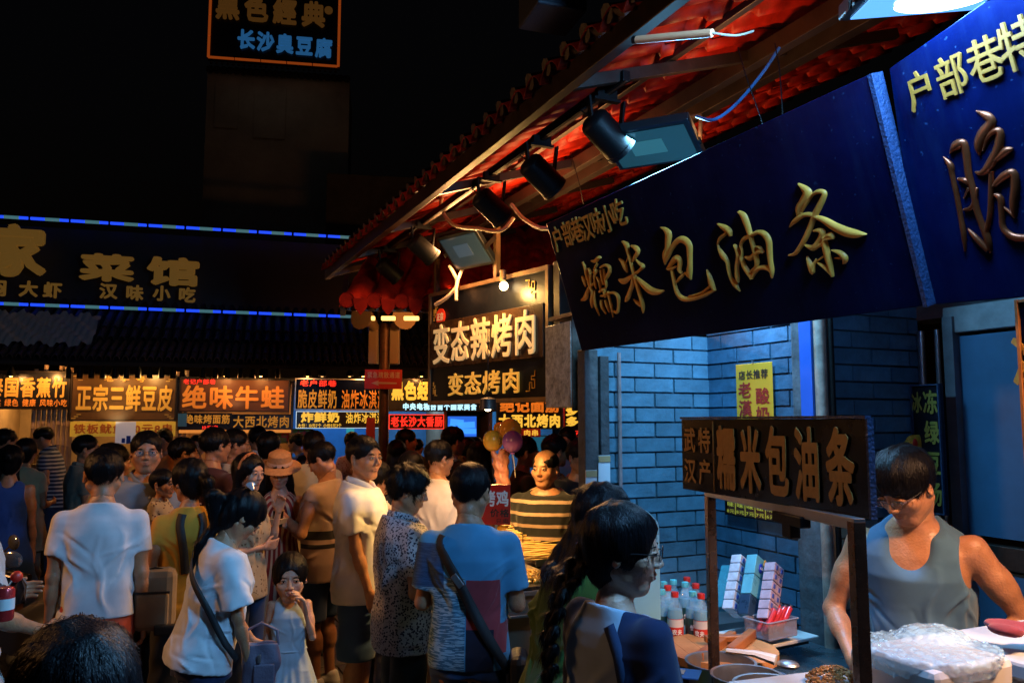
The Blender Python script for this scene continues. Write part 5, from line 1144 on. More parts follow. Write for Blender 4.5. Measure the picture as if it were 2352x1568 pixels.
# ---------------------------------------------------------------- barbecue sign box
PQ = Plane(at(1262, 770, 4.9), unit(np.array([1225-1176, 0, 0])*0+at(1262, 770, 4.9)-at(987, 805, 6.05)))
x0, x1 = PQ.hit(986, 800)[0], PQ.hit(1262, 770)[0]; z1 = (PQ.hit(986, 676)[1]+PQ.hit(1262, 607)[1])/2; z0 = (PQ.hit(986, 932)[1]+PQ.hit(1262, 918)[1])/2
m_frm = M('amber_lit_frame', (.20, .12, .06), .4, .5, var=(12, .3)); W_, H_ = x1-x0, z1-z0
t = board('barbecue_sign', 'lit black signboard with two rows of gold characters in a metal box frame', PQ, x0, x1, z0, z1, m_black, thick=.10, frame=m_frm, fw=.028)
MB().box((-.0, -.010, .02), (W_*.94, .012, H_*.40)).build('middle_panel', M('brown_gloss_panel', (.055, .028, .016), .25, var=(4, .3)), t, bevel=.002)
e_bbq = emi('cream_gold_letters', (1, .72, .32), .22, (.85, .62, .32)); e_bbq2 = emi('amber_letters', (1, .55, .08), .25, (.85, .50, .10))
letters(t, '变态辣烤肉', .0, .02, W_*.88, H_*.36, e_bbq, y=-.020, bold=.014, depth=.03); letters(t, '变态烤肉', .0, -H_*.335, W_*.62, H_*.20, e_bbq2, y=-.004, bold=.012, depth=.05)
MB().cyl((-W_*.38, -.004, H_*.27), (-W_*.38, -.010, H_*.27), .062, n=28).build('round_badge', M('red_badge', (.65, .03, .01), .4, emit=(1, .04, .01), es=.15), t, True)
letters(t, '正宗', -W_*.38, H_*.27, .095, .06, M('badge_white', (.85, .8, .7), .5), y=-.013, bold=.03, join=True)
def fret(cx, cz, sx, sz, k=.018):
    pts = [(0, 0), (2, 0), (2, 3), (3.4, 3), (3.4, 1), (5, 1), (5, 4), (3, 4), (3, 5.2), (5, 5.2), (5, 7)]
    m = MB()
    for (a, b), (c, d) in zip(pts[:-1], pts[1:]): m.box((cx+sx*(a+c)/2*k, -.004, cz+sz*(b+d)/2*k), (abs(a-c)*k+.005, .006, abs(b-d)*k+.005))
    m.build('corner_fret', m_goldflat, t)
fret(W_*.34, H_*.42, 1, -1); fret(W_*.34, -H_*.42, 1, 1); fret(-W_*.42, H_*.36, -.6, -1, .014); fret(-W_*.42, -H_*.42, -.6, 1, .014)
MB().box((W_/2+.07, .10, 0), (.06, .2, H_*1.03)).build('side_channel', m_darksteel, t, bevel=.003)
for x in (-W_*.02+.12, -W_*.5+.02): MB().box((x, .05, H_/2+.22), (.035, .035, .44)).build('hanger', m_frm, t)
MB().cyl((W_*.22, -.06, H_/2-.05), (W_*.22, -.06, H_/2+.02), .022, n=12).build('lamp_holder', m_frm, t, True); MB().ball((W_*.22, -.055, H_/2-.085), .030, 14, 8).build('bulb', emi('hot_bulb', (1, .72, .35), 14), t, True)
LAMP_BBQ = PQ.pt(x0+W_/2+W_*.22, z1-.12, -.16)
# yellow poster, price strip, cart sign
PW = Plane(st(0, V1-.035, 0), -SV); x0, x1, z0, z1 = P4(PW, 1689, 838, 1778, 1010)
t = board('poster', 'yellow paper poster with black and red characters hung on the brick wall', PW, x0, x1, z0-.02, z1, M('yellow_poster', (.86, .38, .02), .5, var=(3, .06)), thick=.004); w_, h_ = t['w'], t['h']
m_ink = M('black_ink', (.01, .01, .01), .5); m_rink = M('red_ink', (.42, .02, .01), .5)
letters(t, '店长推荐', 0, h_*.36, w_*.82, h_*.12, m_ink, y=-.003, depth=.002)
for ch, x, z in (('老', -.24, .17), ('漢', -.24, -.06), ('子', -.24, -.29), ('酸', .24, .09), ('奶', .24, -.14)): letters(t, ch, x*w_, z*h_, w_*.40, h_*.21, m_rink, y=-.003, depth=.002)
MB().box((0, -.004, h_/2+.008), (.008, .006, .014)).build('hook', m_steel, t)
x0, x1, z0, z1 = P4(PW, 1668, 1140, 1864, 1212); t = board('price_strip', 'dark red price strip with yellow characters hung under the cart sign', PW, x0, x1, z0, z1, M('maroon_print', (.10, .025, .01), .4), thick=.006, frame=m_blackmetal, fw=.006); w_, h_ = t['w'], t['h']
m_yp = emi('yellow_print', (1, .7, .04), .12, (.75, .55, .05))
for k, (a, b) in enumerate((('味', '8元'), ('味', '8元'), ('味', '7元'), ('松', '7元'), ('味', '6元'), ('味', '7元'), ('橙', '7元'), ('味', '6元'))):
    x = w_*(-.5+(k+.5)/8); letters(t, a, x, h_*.12, w_*.095, h_*.30, m_yp, y=-.004, depth=.003); letters(t, b, x, -h_*.26, w_*.105, h_*.24, m_yp, y=-.004, depth=.003)
    if k: MB().box((x-w_/16, -.003, 0), (.003, .003, h_*.9)).build('divider', m_yp, t)
# cart sign
L3, R3 = at(1568, 1050, 2.76), at(1994, 1070, 1.92); PC = Plane((L3+R3)/2, R3-L3); x0, x1 = PC.hit(1566, 1050)[0], PC.hit(1992, 1070)[0]; z1 = (PC.hit(1566, 965)[1]+PC.hit(1992, 957)[1])/2; z0 = (PC.hit(1566, 1127)[1]+PC.hit(1992, 1184)[1])/2
t = board('cart_sign', 'black cart signboard with flat gold characters on the steel frame', PC, x0, x1, z0, z1, M('black_acrylic', (.008, .007, .008), .25, var=(5, .5), bump=(150, .03)), thick=.012); w_, h_ = t['w'], t['h']
MB().box((0, .006, h_/2+.004), (w_+.006, .018, .007)).build('top_trim', m_edge, t); MB().box((w_/2+.006, .006, 0), (.007, .018, h_)).build('side_trim', m_edge, t)
m_gp = M('gold_vinyl', (.50, .27, .07), .42, .2, var=(8, .2))
for ch, x, z in (('武', -.43, .21), ('特', -.325, .21), ('汉', -.43, -.22), ('产', -.325, -.22)): letters(t, ch, x*w_, z*h_, w_*.092, h_*.36, m_gp, y=-.004, bold=.022, depth=.008)
MB().box((-.265*w_, -.003, 0), (.003, .003, h_*.94)).build('divider', m_gp, t)
for k, ch in enumerate('糯米包油条'): letters(t, ch, (-.18+k*.145)*w_, -.0*h_, w_*.125, h_*.84, m_gp, y=-.004, bold=.035, depth=.010)
# vertical dark sign by the blue door
PV = Plane(st(0, V2-.12, 0), -SV); x0, x1, z0, z1 = P4(PV, 2092, 884, 2170, 1130)
t = board('vertical_sign', 'tall narrow black sign with olive-gold characters leaning by the blue door', PV, x0, x1, z0-.1, z1, m_black, thick=.02, frame=m_edge, fw=.006); w_, h_ = t['w'], t['h']
m_ol = M('olive_vinyl', (.22, .19, .03), .5)
for k, ch in enumerate('冻绿豆汤'): letters(t, ch, w_*.18, h_*(.36-k*.235), w_*.55, h_*.19, m_ol, y=-.004, bold=.03, depth=.006)
letters(t, '冰', -w_*.30, h_*.36, w_*.4, h_*.17, m_ol, y=-.004, bold=.03, depth=.006)
# orange-edged frame at the right border
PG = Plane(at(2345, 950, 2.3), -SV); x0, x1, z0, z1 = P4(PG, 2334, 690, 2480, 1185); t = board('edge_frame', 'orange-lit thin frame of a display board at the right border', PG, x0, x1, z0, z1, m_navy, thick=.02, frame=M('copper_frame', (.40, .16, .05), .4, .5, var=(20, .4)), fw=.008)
letters(t, '冰', -.02, .12, .15, .18, m_goldflat, depth=.01)
# ================================================================ the near snack stall
def lathe_obj(name, prof, mat, parent, loc=(0, 0, 0), n=28, smooth=True):
    o = MB().lathe(prof, loc, n).build(name, mat, parent, smooth); return o
m_glass = M('clear_bottle_plastic', (.55, .85, 1.0), .06, alpha=.22, spec=.7)
m_water = M('bottle_water_tint', (.10, .42, .58), .12, alpha=.6)
# shelf counter against the niche
zc = .95
def bx(name, u0, u1, v0, v1, z0, z1, mat, parent=None, bevel=.003, label=None, cat=None):
    c = st((u0+u1)/2, (v0+v1)/2, (z0+z1)/2)
    if parent is not None: o = MB().box((0, 0, 0), (v1-v0, u1-u0, z1-z0)).build(name, mat, parent, bevel=bevel); o.location = c; o.rotation_euler = (0, 0, AS); return o
    o = MB().box((0, 0, 0), (v1-v0, u1-u0, z1-z0)).build(name, mat, bevel=bevel); o.location = c; o.rotation_euler = (0, 0, AS); return tag(o, label, cat)
rt = empty('stall_counter', label='dark steel stall counter with a bluish steel top', cat='counter')
bx('top', 1.55, 3.36, 1.86, 2.71, .885, .92, M('blued_steel_top', (.10, .16, .20), .28, .7, var=(6, .35), bump=(20, .05)), rt)
bx('body', 1.60, 3.33, 1.90, 2.70, .05, .884, m_darksteel, rt)
rt = empty('back_shelf', label='low steel shelf ledge carrying the row of water bottles', cat='shelf')
bx('board', 3.05, 3.37, 1.62, 2.70, .925, .952, m_steel, rt); bx('front_lip', 3.03, 3.048, 1.62, 2.70, .915, .958, m_steel, rt)
rt = empty('white_tray', tuple(at(1764, 1455, 3.42)), AS+.1, 'white plastic board carrying the tissue packs and the sausage tub', 'tray')
MB().box((0, .02, -.012), (.36, .26, .014)).build('plate', m_white, rt, bevel=.004); MB().box((0, .02, -.03), (.30, .20, .02)).build('foot', m_darksteel, rt)
zt_ = rt.location.z-.005
# bottles
def bottle(px, py_top, d, cap, labelcol, lab, lab2=None):
    top = at(px, py_top, d); h = .232; z0 = top[2]-h; rt = empty('water_bottle', (top[0], top[1], z0), random.uniform(-.3, .3), lab, 'bottle', 'water bottles on the steel ledge')
    r = .032; pr = [(.001, .004), (r*.8, 0), (r, .008), (r, .05), (r*.97, .056), (r, .062), (r, .135), (r*.96, .15), (r*.9, .165), (r*.62, .190), (.013, .206), (.0125, .214)]
    MB().lathe(pr, n=20).build('shell', m_glass, rt, True)
    MB().lathe([(.001, .006), (r*.93, .006), (r*.95, .13), (r*.86, .165), (.001, .166)], n=16).build('water', m_water, rt, True)
    MB().lathe([(.001, .232), (.0145, .232), (.0155, .228), (.0155, .212), (.014, .211)], n=20).build('cap', M('cap_'+cap, {'red': (.60, .02, .015), 'teal': (.10, .55, .62)}[cap], .35, bump=(400, .3)), rt, True)
    MB().lathe([(r*1.015, .060), (r*1.02, .062), (r*1.02, .128), (r*1.015, .130)], n=24).build('label_wrap', M('label_'+labelcol, {'red': (.55, .03, .02), 'green': (.01, .06, .06)}[labelcol], .4), rt, True)
    if labelcol == 'red': MB().lathe([(r*1.03, .098), (r*1.03, .128)], n=24).build('label_band', m_white, rt, True)
    t = '农夫' if labelcol == 'red' else '怡宝'; sub = empty('dummy'); bpy.data.objects.remove(sub)
    for k, ch in enumerate(t):
        me, w_ = glyph(ch, .04, .06); m2 = me.copy(); m2.materials.clear(); ang = -.35+.62*k; o = child('character', m2, M('print_white', (.75, .75, .72), .4), rt); o.scale = (.019, .03, .022)
        o.rotation_euler = (0, 0, ang-R(12)); rr = r*1.03; o.location = (rr*math.sin(ang-R(12)), -rr*math.cos(ang-R(12)), .080 if labelcol == 'red' else .095)
    return rt
bl = [(1549, 1323, 3.35, 'red', 'red', 'front red-capped water bottle, leftmost of the red labels'), (1590, 1320, 3.36, 'teal', 'green', 'front teal-capped bottle with a dark green label'), (1609, 1319, 3.32, 'red', 'red', 'red-capped bottle beside the left steel cart post'),
      (1533, 1312, 3.48, 'red', 'red', 'red-capped bottle half hidden behind the leftmost front one'), (1546, 1301, 3.60, 'teal', 'green', 'back teal-capped bottle nearest the pale blue cabinet'), (1573, 1308, 3.55, 'teal', 'green', 'teal-capped bottle in the middle of the second row'),
      (1577, 1298, 3.66, 'red', 'red', 'rearmost red-capped bottle in the middle of the group'), (1597, 1305, 3.52, 'red', 'red', 'red-capped bottle behind the dark green labelled one'), (1519, 1322, 3.40, 'teal', 'green', 'teal-capped bottle touching the pale blue cabinet edge'), (1524, 1303, 3.56, 'teal', 'green', 'teal-capped bottle mostly hidden by the pale cabinet')]
for b in bl: bottle(*b)
for o in list(scene.objects):
    if o.name.startswith('water_bottle'): o.location.z = .953
# pale blue cabinet with rounded top corner
pc_ = Plane(at(1490, 1300, 3.28), unit([.97, -.05, 0])); x0, x1, z0, z1 = P4(pc_, 1392, 1178, 1518, 1436); rt = empty('drinks_cabinet', matrix=pc_.mat((x0+x1)/2, (z0+z1)/2)); tag(rt, 'pale blue rounded cabinet standing behind the girl with glasses', 'cabinet')
w_, h_ = x1-x0, z1-z0; n = 8; rr = .06; pts = [(-w_/2, -h_/2), (w_/2, -h_/2)]+[(w_/2-rr+rr*math.cos(a), h_/2-rr+rr*math.sin(a)) for a in np.linspace(0, math.pi/2, n)]+[(-w_/2+rr-rr*math.sin(a), h_/2-rr+rr*math.cos(a)) for a in np.linspace(0, math.pi/2, n)]
m = MB(); k = len(pts); m.add([(x, 0, z) for x, z in pts]+[(x, .16, z) for x, z in pts], [tuple(range(k)), tuple(reversed(range(k, 2*k)))]+[(i, i+k, (i+1) % k+k, (i+1) % k) for i in range(k)]); m.build('shell', M('pale_blue_enamel', (.28, .66, .80), .35, var=(3, .1)), rt)
mm = MB()
for cx_ in (-.05, .03, .08): mm.tube([(cx_+.018*math.cos(a)*(1-a/9), -.003, h_/2-.06+.018*math.sin(a)*(1-a/9)) for a in np.linspace(0, 7, 22)], .0022, 5)
mm.build('scroll_ornament', M('silver_line', (.5, .62, .7), .3, .3), rt, True); MB().box((0, -.004, h_/2-.065), (w_*.86, .004, .085)).build('dark_header', M('deep_blue_strip', (.02, .08, .14), .3), rt)
# round chopping board with handle bars
c = at(1653, 1487, 3.14); rt = empty('wooden_lid', tuple(c), .15, 'round wooden lid with crossed handle bars on the counter', 'wooden lid')
m_lid = M('oiled_wood', (.50, .22, .07), .45, var=(7, .35), bump=(14, .25, (1, 9, 1)))
for k in range(6):
    x0_ = -.215+k*.0717; x1_ = x0_+.0705; V_ = []
    m = MB(); ys = []
    q = [x0_+(x1_-x0_)*i/6 for i in range(7)]; up = [(x, math.sqrt(max(0, .215**2-x*x))) for x in q]; poly = [(x, y) for x, y in up]+[(x, -y) for x, y in reversed(up)]
    kk_ = len(poly); m.add([(x, y, -.03) for x, y in poly]+[(x, y, 0) for x, y in poly], [tuple(range(kk_)), tuple(reversed(range(kk_, 2*kk_)))]+[(i, (i+1) % kk_, (i+1) % kk_+kk_, i+kk_) for i in range(kk_)])
    m.build('plank', m_lid, rt)
m_bar = M('handle_wood', (.33, .11, .03), .4, var=(9, .3), bump=(20, .2, (1, 8, 1)))
MB().box((-.02, -.02, .016), (.032, .36, .032), rz=-.75).build('handle_bar', m_bar, rt, bevel=.005); MB().box((.09, .0, .018), (.034, .30, .036), rz=-.7).build('handle_bar', m_bar, rt, bevel=.005); MB().box((.035, .03, .026), (.16, .028, .024), rz=-.1).build('cross_bar', m_bar, rt, bevel=.004)
rt.location.z = c[2]
o = MB().cyl(tuple(st(0, 0)+np.array([c[0], c[1], .92])), tuple(np.array([c[0], c[1], .945])), .19, .20, n=24).build('steamer_drum', m_darksteel, smooth=True); tag(o, 'dark drum under the round wooden lid', 'drum')
# blue cloth under the lid
Fb_ = Field((-.2, -.13, -.03), (.22, .15, .05), .007); rg = np.random.default_rng(5); Fb_.add([ell((rg.uniform(-.1, .12), rg.uniform(-.06, .06), 0), (rg.uniform(.05, .08), rg.uniform(.04, .07), rg.uniform(.015, .03)), rot=rotz(rg.uniform(0, 3)), k=.02) for _ in range(8)])
Fb_.grow(lambda X, Y, Z: .006*np.sin(60*X+30*Y)+.004*np.sin(80*Y-50*X)); v, f, _ = Fb_.mesh(); q = at(1755, 1522, 2.98); o = child('rag', mesh_np('rag', v, f), cloth('blue_rag', (.03, .10, .20))); o.location = (q[0], q[1], .935); tag(o, 'crumpled dark blue rag on the counter right of the wooden lid', 'cloth')
# the cart: box, frame posts, pots
Lp, Rp = at(1637, 1400, 2.78), at(1975, 1400, 1.93); dv = unit(Rp-Lp); nv = np.array([-dv[1], dv[0], 0])*1.0
PCt = Plane(np.array([Lp[0], Lp[1], 0]), dv); rt = empty('food_cart', matrix=PCt.mat()); tag(rt, 'square steel tube frame of the cart holding the signboard', 'cart'); Lx = np.linalg.norm((Rp-Lp)[:2])
m_post = M('brown_reflecting_steel', (.16, .09, .06), .28, .85, var=(20, .2), bump=(8, .05)); zc1 = 1.0; zt1 = t_top = PC.o[2]-.0
ztb = at(1620, 1140, 2.76)[2]
MB().box((0, 0, (zc1+ztb)/2), (.030, .030, ztb-zc1)).build('post', m_post, rt, bevel=.002); MB().box((Lx, 0, (zc1+ztb)/2+.005), (.031, .031, ztb-zc1+.03)).build('post', m_post, rt, bevel=.002)
MB().box((Lx/2, 0, ztb+.014), (Lx+.03, .030, .028)).build('top_bar', m_steel, rt, bevel=.002)
MB().box((Lx*.66, -.01, ztb-.01), (.16, .03, .03)).box((Lx*.66, -.01, ztb-.035), (.05, .03, .05)).build('clamp', m_blackmetal, rt, bevel=.004)
MB().box((Lx/2+.05, .0, .965), (Lx+.25, .05, .055)).build('front_rail', m_steel, rt, bevel=.003)
MB().box((Lx/2+.1, .30, .47), (Lx+.30, .58, .90)).build('cart_body', m_steel, rt, bevel=.004); MB().box((-.06, .19, .92), (.05, .42, .10)).build('pot_rim_bar', m_darksteel, rt)
# pots
def pot(px, py, d, r, h, lab, soup, lid=None):
    c = at(px, py, d); rt = empty('stew_pot', tuple(c), 0, lab, 'pot'); 
    MB().lathe([(r*.9, -h), (r*.96, -.02), (r*1.0, 0), (r*1.06, .003), (r*1.06, .007), (r*.98, .006), (r*.95, -.01), (r*.93, -h*.9), (.001, -h*.92)], n=40).build('shell', m_steel, rt, True)
    if soup: MB().lathe([(.001, -.055), (r*.93, -.055)], n=36).build('broth', soup, rt, True)
    return rt
pot(1655, 1521, 2.86, .115, .16, 'steel pot of brown broth behind the left cart post', M('brown_broth', (.20, .10, .03), .12, var=(12, .3)))
pot(1716, 1553, 2.62, .108, .18, 'empty steel pot in the middle with a dented inside', None)
pot(1768, 1576, 2.40, .10, .16, 'steel pot cut by the bottom border', None)
# spatula & tray of fillings
c = at(1735, 1515, 2.92); rt = empty('ladle', (c[0], c[1], c[2]+.01), -.5, 'plastic-wrapped white handled ladle beside the wooden lid', 'ladle'); MB().tube([(-.10, 0, .01), (0, 0, .012), (.07, 0, .0)], [.008, .012, .018], 8, flat=1.6).build('handle', m_white, rt, True); MB().ball((.11, 0, -.01), .033, 14, 8, (1.2, 1, .45)).build('bowl', m_steel, rt, True)
c = at(1850, 1556, 2.20); rt = empty('filling_tray', tuple(c), AS-.1, 'white tray heaped with brown shredded filling at the bottom border', 'food tray')
MB().box((.0, 0, -.03), (.34, .22, .012)).build('tray', m_white, rt, bevel=.004); m = MB(); rg = np.random.default_rng(11)
for k in range(260): a = rg.uniform(0, 6.28); r_ = rg.uniform(0, 1)**.6*.075; z = .035*(1-(r_/.08)**2)-.022+rg.uniform(0, .008); m.box((.09+r_*math.cos(a), r_*math.sin(a)*.8, z), (rg.uniform(.008, .02), .005, .005), rz=rg.uniform(0, 3), rx=rg.uniform(0, 1))
o = m.build('shreds', M('brown_filling', (.40, .18, .05), .5, var=(60, .5)), rt); o['kind'] = 'stuff'
# tissue packs leaning on the wall
def tissue(px, py, d, w_, h_, tilt, lab, rows, cols, mat, roll=0.0, emblem=True):
    c = at(px, py, d); rt = empty('tissue_pack', tuple(c), AS+.25, lab, 'tissue pack'); rt.rotation_euler = (R(-tilt), R(roll), AS+.2)
    for i in range(rows):
        for j in range(cols):
            MB().box((w_*((j+.5)/cols-.5), 0, h_*((i+.5)/rows-.5)), (w_/cols-.003, .05, h_/rows-.003)).build('tissue_bundle', mat(i, j), rt, bevel=.003)
    return rt
m_t1, m_t2, m_t3 = M('tissue_white', (.50, .56, .66), .35, var=(30, .3)), M('tissue_cyan', (.12, .42, .52), .3, var=(12, .2)), M('tissue_navy', (.02, .05, .10), .3, var=(30, .4)); m_ore = M('orange_leaf', (.6, .25, .03), .4); m_bl = M('royal_blue', (.01, .04, .40), .35)
tp1 = tissue(1695, 1345, 3.52, .10, .25, 12, 'two-column strip of small white tissue packs leaning on the brick wall', 6, 2, lambda i, j: m_t1, 34)
tp2 = tissue(1738, 1358, 3.46, .15, .27, 12, 'cyan and navy tissue pack with blue oval emblems beside the sausage tub', 3, 2, lambda i, j: [m_t3, m_t2, m_t2][i], 34)
for x in (-.036, .04): MB().ball((x, -.028, .085), .020, 14, 6, (.75, .2, 1.1)).build('oval_emblem', m_bl, tp2, True); MB().ball((x+.025, -.027, .118), .016, 10, 5, (.7, .25, 1.3)).build('leaf_emblem', m_ore, tp2, True)
letters(tp2, '心相印', -.035, .083, .028, .014, M('print_white', (.75, .75, .72), .4), y=-.034, join=True, bold=.02)
tp3 = tissue(1770, 1362, 3.40, .075, .25, 12, 'pinkish two-column stack of tissue packs nearest the tub', 6, 2, lambda i, j: M('tissue_pink', (.48, .36, .44), .35, var=(30, .25)), 34)
for t_ in (tp1, tp3):
    for i in range(6):
        for j in range(2): wv = .10 if t_ is tp1 else .075; MB().box((wv*((j+.5)/2-.5), -.0265, .25*((i+.5)/6-.5)), (.012, .002, .018)).build('blue_print', M('print_blue', (.05, .10, .40), .4), t_)
tp4 = tissue(1664, 1350, 3.60, .05, .20, 10, 'cyan plastic film pack left of the white tissue strip', 1, 1, lambda i, j: M('cyan_film', (.10, .40, .50), .2, trans=.3, bump=(40, .5)), 34)
# sausage tub
c = at(1770, 1437, 3.33); rt = empty('plastic_tub', (c[0], c[1], zt_+.002), AS+.15, 'clear plastic tub holding red wrapped sausages', 'plastic tub'); rt.location.z = c[2]-.035; m_tub = M('frosted_clear', (.80, .78, .88), .25, trans=.75, ior=1.15)
for sx, sy, w_, d_ in ((0, -.06, .17, .002), (0, .06, .17, .002), (-.085, 0, .002, .12), (.085, 0, .002, .12)): MB().box((sx, sy, .035), (w_, d_, .065)).build('tub_wall', m_tub, rt)
MB().box((0, 0, .001), (.17, .12, .003)).build('tub_base', m_tub, rt)
rim = MB(); rim.tube([(-.09, -.064, .068), (.09, -.064, .068), (.09, .064, .068), (-.09, .064, .068), (-.09, -.064, .068)], .004, 6); rim.build('tub_rim', m_tub, rt, True)
m_sau = M('red_sausage_film', (.62, .03, .04), .15, coat=.5)
for k, (x, y) in enumerate(((-.045, -.03), (-.028, -.012), (-.010, -.03), (.030, -.02), (.048, -.032), (.036, .01), (-.02, .02))):
    q = empty('sausage', tuple(Vector(rt.location)+Matrix.Rotation(AS+.15, 3, 'Z') @ Vector((x, y, .045))), AS+.15, 'red film-wrapped sausage leaning in the clear tub', 'sausage', 'red wrapped sausages in the clear tub')
    a, b = Vector((-.035, 0, -.028)), Vector((.055, .012, .058)); MB().tube([a, a+(b-a)*.06, a+(b-a)*.94, b], [.004, .011, .011, .003], 10).build('casing', m_sau, q, True); MB().cyl(b, b+(b-a)*.05, .003, .006, 8).build('crimp', m_steel, q, True)
# big white bin wrapped with plastic
c = at(2133, 1484, 2.12); rt = empty('covered_bucket', (c[0], c[1], 0), AS, 'white square bucket covered with shiny crumpled plastic film', 'bucket'); zr_ = c[2]
MB().box((0, 0, zr_-.19), (.27, .24, .36), taper=1.08).build('bucket', M('white_bucket', (.62, .60, .58), .45, var=(4, .1)), rt, bevel=.02)
Fw = Field((-.2, -.19, -.16), (.21, .19, .10), .0055); rg = np.random.default_rng(9)
Fw.add([ell((0, 0, -.012), (.162, .148, .020), k=.02), loft([(-.045, .150, .136, 0), (.0, .158, .144, 0)], np.eye(3), np.zeros(3), k=.02), ell((.06, .04, .012), (.08, .07, .024), k=.03)])
def crum(X, Y, Z):
    a = 0
    for i in range(7): v_ = CR[i]; a = a+1-2*np.abs(np.sin(v_[0]*X+v_[1]*Y+v_[2]*Z+v_[3]+1.5*np.sin(20*X-17*Y+v_[3])))
    return .0017*a*.6
CR = rg.normal(0, 85, (7, 4)); Fw.grow(crum); v, f, _ = Fw.mesh(); o = child('plastic_film', mesh_np('plastic_film', v, f), M('shiny_film', (.45, .72, .84), .14, coat=1.0, alpha=.50, var=(20, .10), bump=(60, .9)), rt); o.location = (0, 0, zr_)
# freezer and cloth at the right
c = at(2440, 1500, 2.1); rt = empty('chest_freezer', (c[0]+.10, c[1]+.15, 0), AS, 'white chest freezer top at the lower right corner', 'freezer')
MB().box((.1, 0, c[2]-.06), (.62, .55, .05)).build('lid', M('freezer_enamel', (.35, .40, .45), .4, var=(3, .1)), rt, bevel=.01); MB().box((.1, 0, c[2]-.50), (.60, .53, .82)).build('cabinet', m_white, rt, bevel=.01); MB().box((.0, -.268, c[2]-.09), (.2, .004, .004)).build('lid_gap', m_blackmetal, rt)
Fb_ = Field((-.2, -.13, -.03), (.22, .15, .05), .008); Fb_.add([ell((rg.uniform(-.1, .12), rg.uniform(-.05, .05), 0), (rg.uniform(.05, .08), rg.uniform(.04, .06), rg.uniform(.012, .025)), rot=rotz(rg.uniform(0, 3)), k=.02) for _ in range(8)]); Fb_.grow(lambda X, Y, Z: .005*np.sin(50*X+40*Y))
v, f, _ = Fb_.mesh(); o = child('towel', mesh_np('towel', v, f), cloth('maroon_towel', (.16, .02, .03))); q = at(2345, 1440, 2.25); o.location = q; o.scale = (.6, .6, .6); tag(o, 'folded maroon towel on the white freezer', 'towel')
# golden packet on the wall
PK = Plane(st(U2-.02, 0, 0), VV); x0, x1, z0, z1 = P4(PK, 2042, 998, 2140, 1128); rt = empty('snack_packet', matrix=PK.mat((x0+x1)/2, (z0+z1)/2, -.05)); tag(rt, 'large gold and clear snack packet standing on the wall ledge', 'packet'); w_, h_ = x1-x0, z1-z0
Fp_ = Field((-w_/2-.02, -.05, -h_/2-.02), (w_/2+.02, .05, h_/2+.02), .005); Fp_.add([ell((0, 0, 0), (w_*.50, .03, h_*.55), k=.01), ell((0, 0, 0), (w_*.46, .02, h_*.52), k=.01)]); Fp_.plane((0, 0, 1), (0, 0, h_/2)); Fp_.plane((0, 0, -1), (0, 0, -h_/2)); Fp_.grow(lambda X, Y, Z: .0025*np.sin(70*Z+40*X)*np.sin(90*X)); v, f, _ = Fp_.mesh()
mg = M('packet_gold_foil', (.50, .36, .05), .25, .2, var=(12, .3), bump=(30, .5)); mc_ = M('packet_clear', (.05, .13, .20), .12, coat=.6, bump=(40, .6)); me = mesh_np('packet', v, f); o = child('pouch', me, mg, rt); me.materials.append(mc_)
pcn = np.array([p.center[2] for p in me.polygons]); me.polygons.foreach_set('material_index', ((np.abs(pcn) < h_*.28)).astype(np.int32)); MB().ball((-w_*.22, -.026, h_*.36), .016, 12, 6, (1, .3, 1.3)).build('red_seal', m_red, rt, True)
letters(rt, '鲜香', w_*.05, h_*.16, .07, .05, M('print_black', (.01, .01, .012), .4), y=-.040, join=True)
bx('ledge', U2-.14, U2-.02, V1+.25, V2-.02, PK.hit(2042, 1131)[1]-.012, PK.hit(2042, 1131)[1], m_steel, None, label='thin metal ledge under the gold snack packet', cat='ledge')
# blue leaflet with blank square on the counter
c = at(1562, 1545, 2.75); rt = empty('leaflet', (c[0], c[1], c[2]), -.35, 'blue plastic payment plate lying beside the pots', 'leaflet'); MB().box((0, 0, 0), (.13, .10, .006)).build('plate', M('plate_blue', (.02, .12, .45), .3), rt, bevel=.002); MB().box((-.01, 0, .005), (.05, .05, .002)).build('blank_square', M('plate_grey', (.25, .3, .32), .5), rt)

# ================================================================ the barbecue stall (middle)
rt = empty('barbecue_counter', label='steel barbecue counter piled with skewers before the bald vendor', cat='counter')
bx('top', 3.80, 5.25, 1.66, 2.14, .985, 1.01, m_steel, rt); bx('body', 3.84, 5.22, 1.70, 2.10, .05, .984, M('beige_steel', (.30, .22, .15), .4, .5, var=(4, .2)), rt); bx('front_shelf', 3.72, 3.79, 1.68, 2.12, .90, .915, m_steel, rt)
def cst(px, py, z): v = ray(px, py); return CAMP+v*((z-CAM_H)/v[2])
# skewer bundle
c = cst(1232, 1245, 1.09); rt = empty('skewer_pile', (c[0], c[1], 1.015), 0, 'heap of pale bamboo skewers tied in a bundle under the lamp', 'skewers'); rg = np.random.default_rng(21)
m_sk = M('bamboo_skewer', (.75, .50, .16), .5, var=(20, .2)); msk = MB().cyl((-.16, 0, 0), (.17, 0, 0), .0045, .003, 6).mesh('skewer', True); msk.materials.append(m_sk)
for k in range(170):
    x = rg.normal(0, .02); y = rg.uniform(-.26, .24); z = (y+.26)*.50+rg.uniform(0, .035); o = child('skewer', msk, None, rt); o.location = (x-.02, y, z); o.rotation_euler = (rg.normal(0, .03), rg.normal(-.02, .06), rg.normal(.06, .10))
MB().box((0, 0, .10), (.32, .56, .012), rx=.46).build('sloping_rack', m_steel, rt); MB().tube([(-.09, -.27, .0), (-.09, -.10, .13), (-.09, .05, .20), (-.09, .24, .30)], .003, 6).build('tie', m_blackmetal, rt, True)
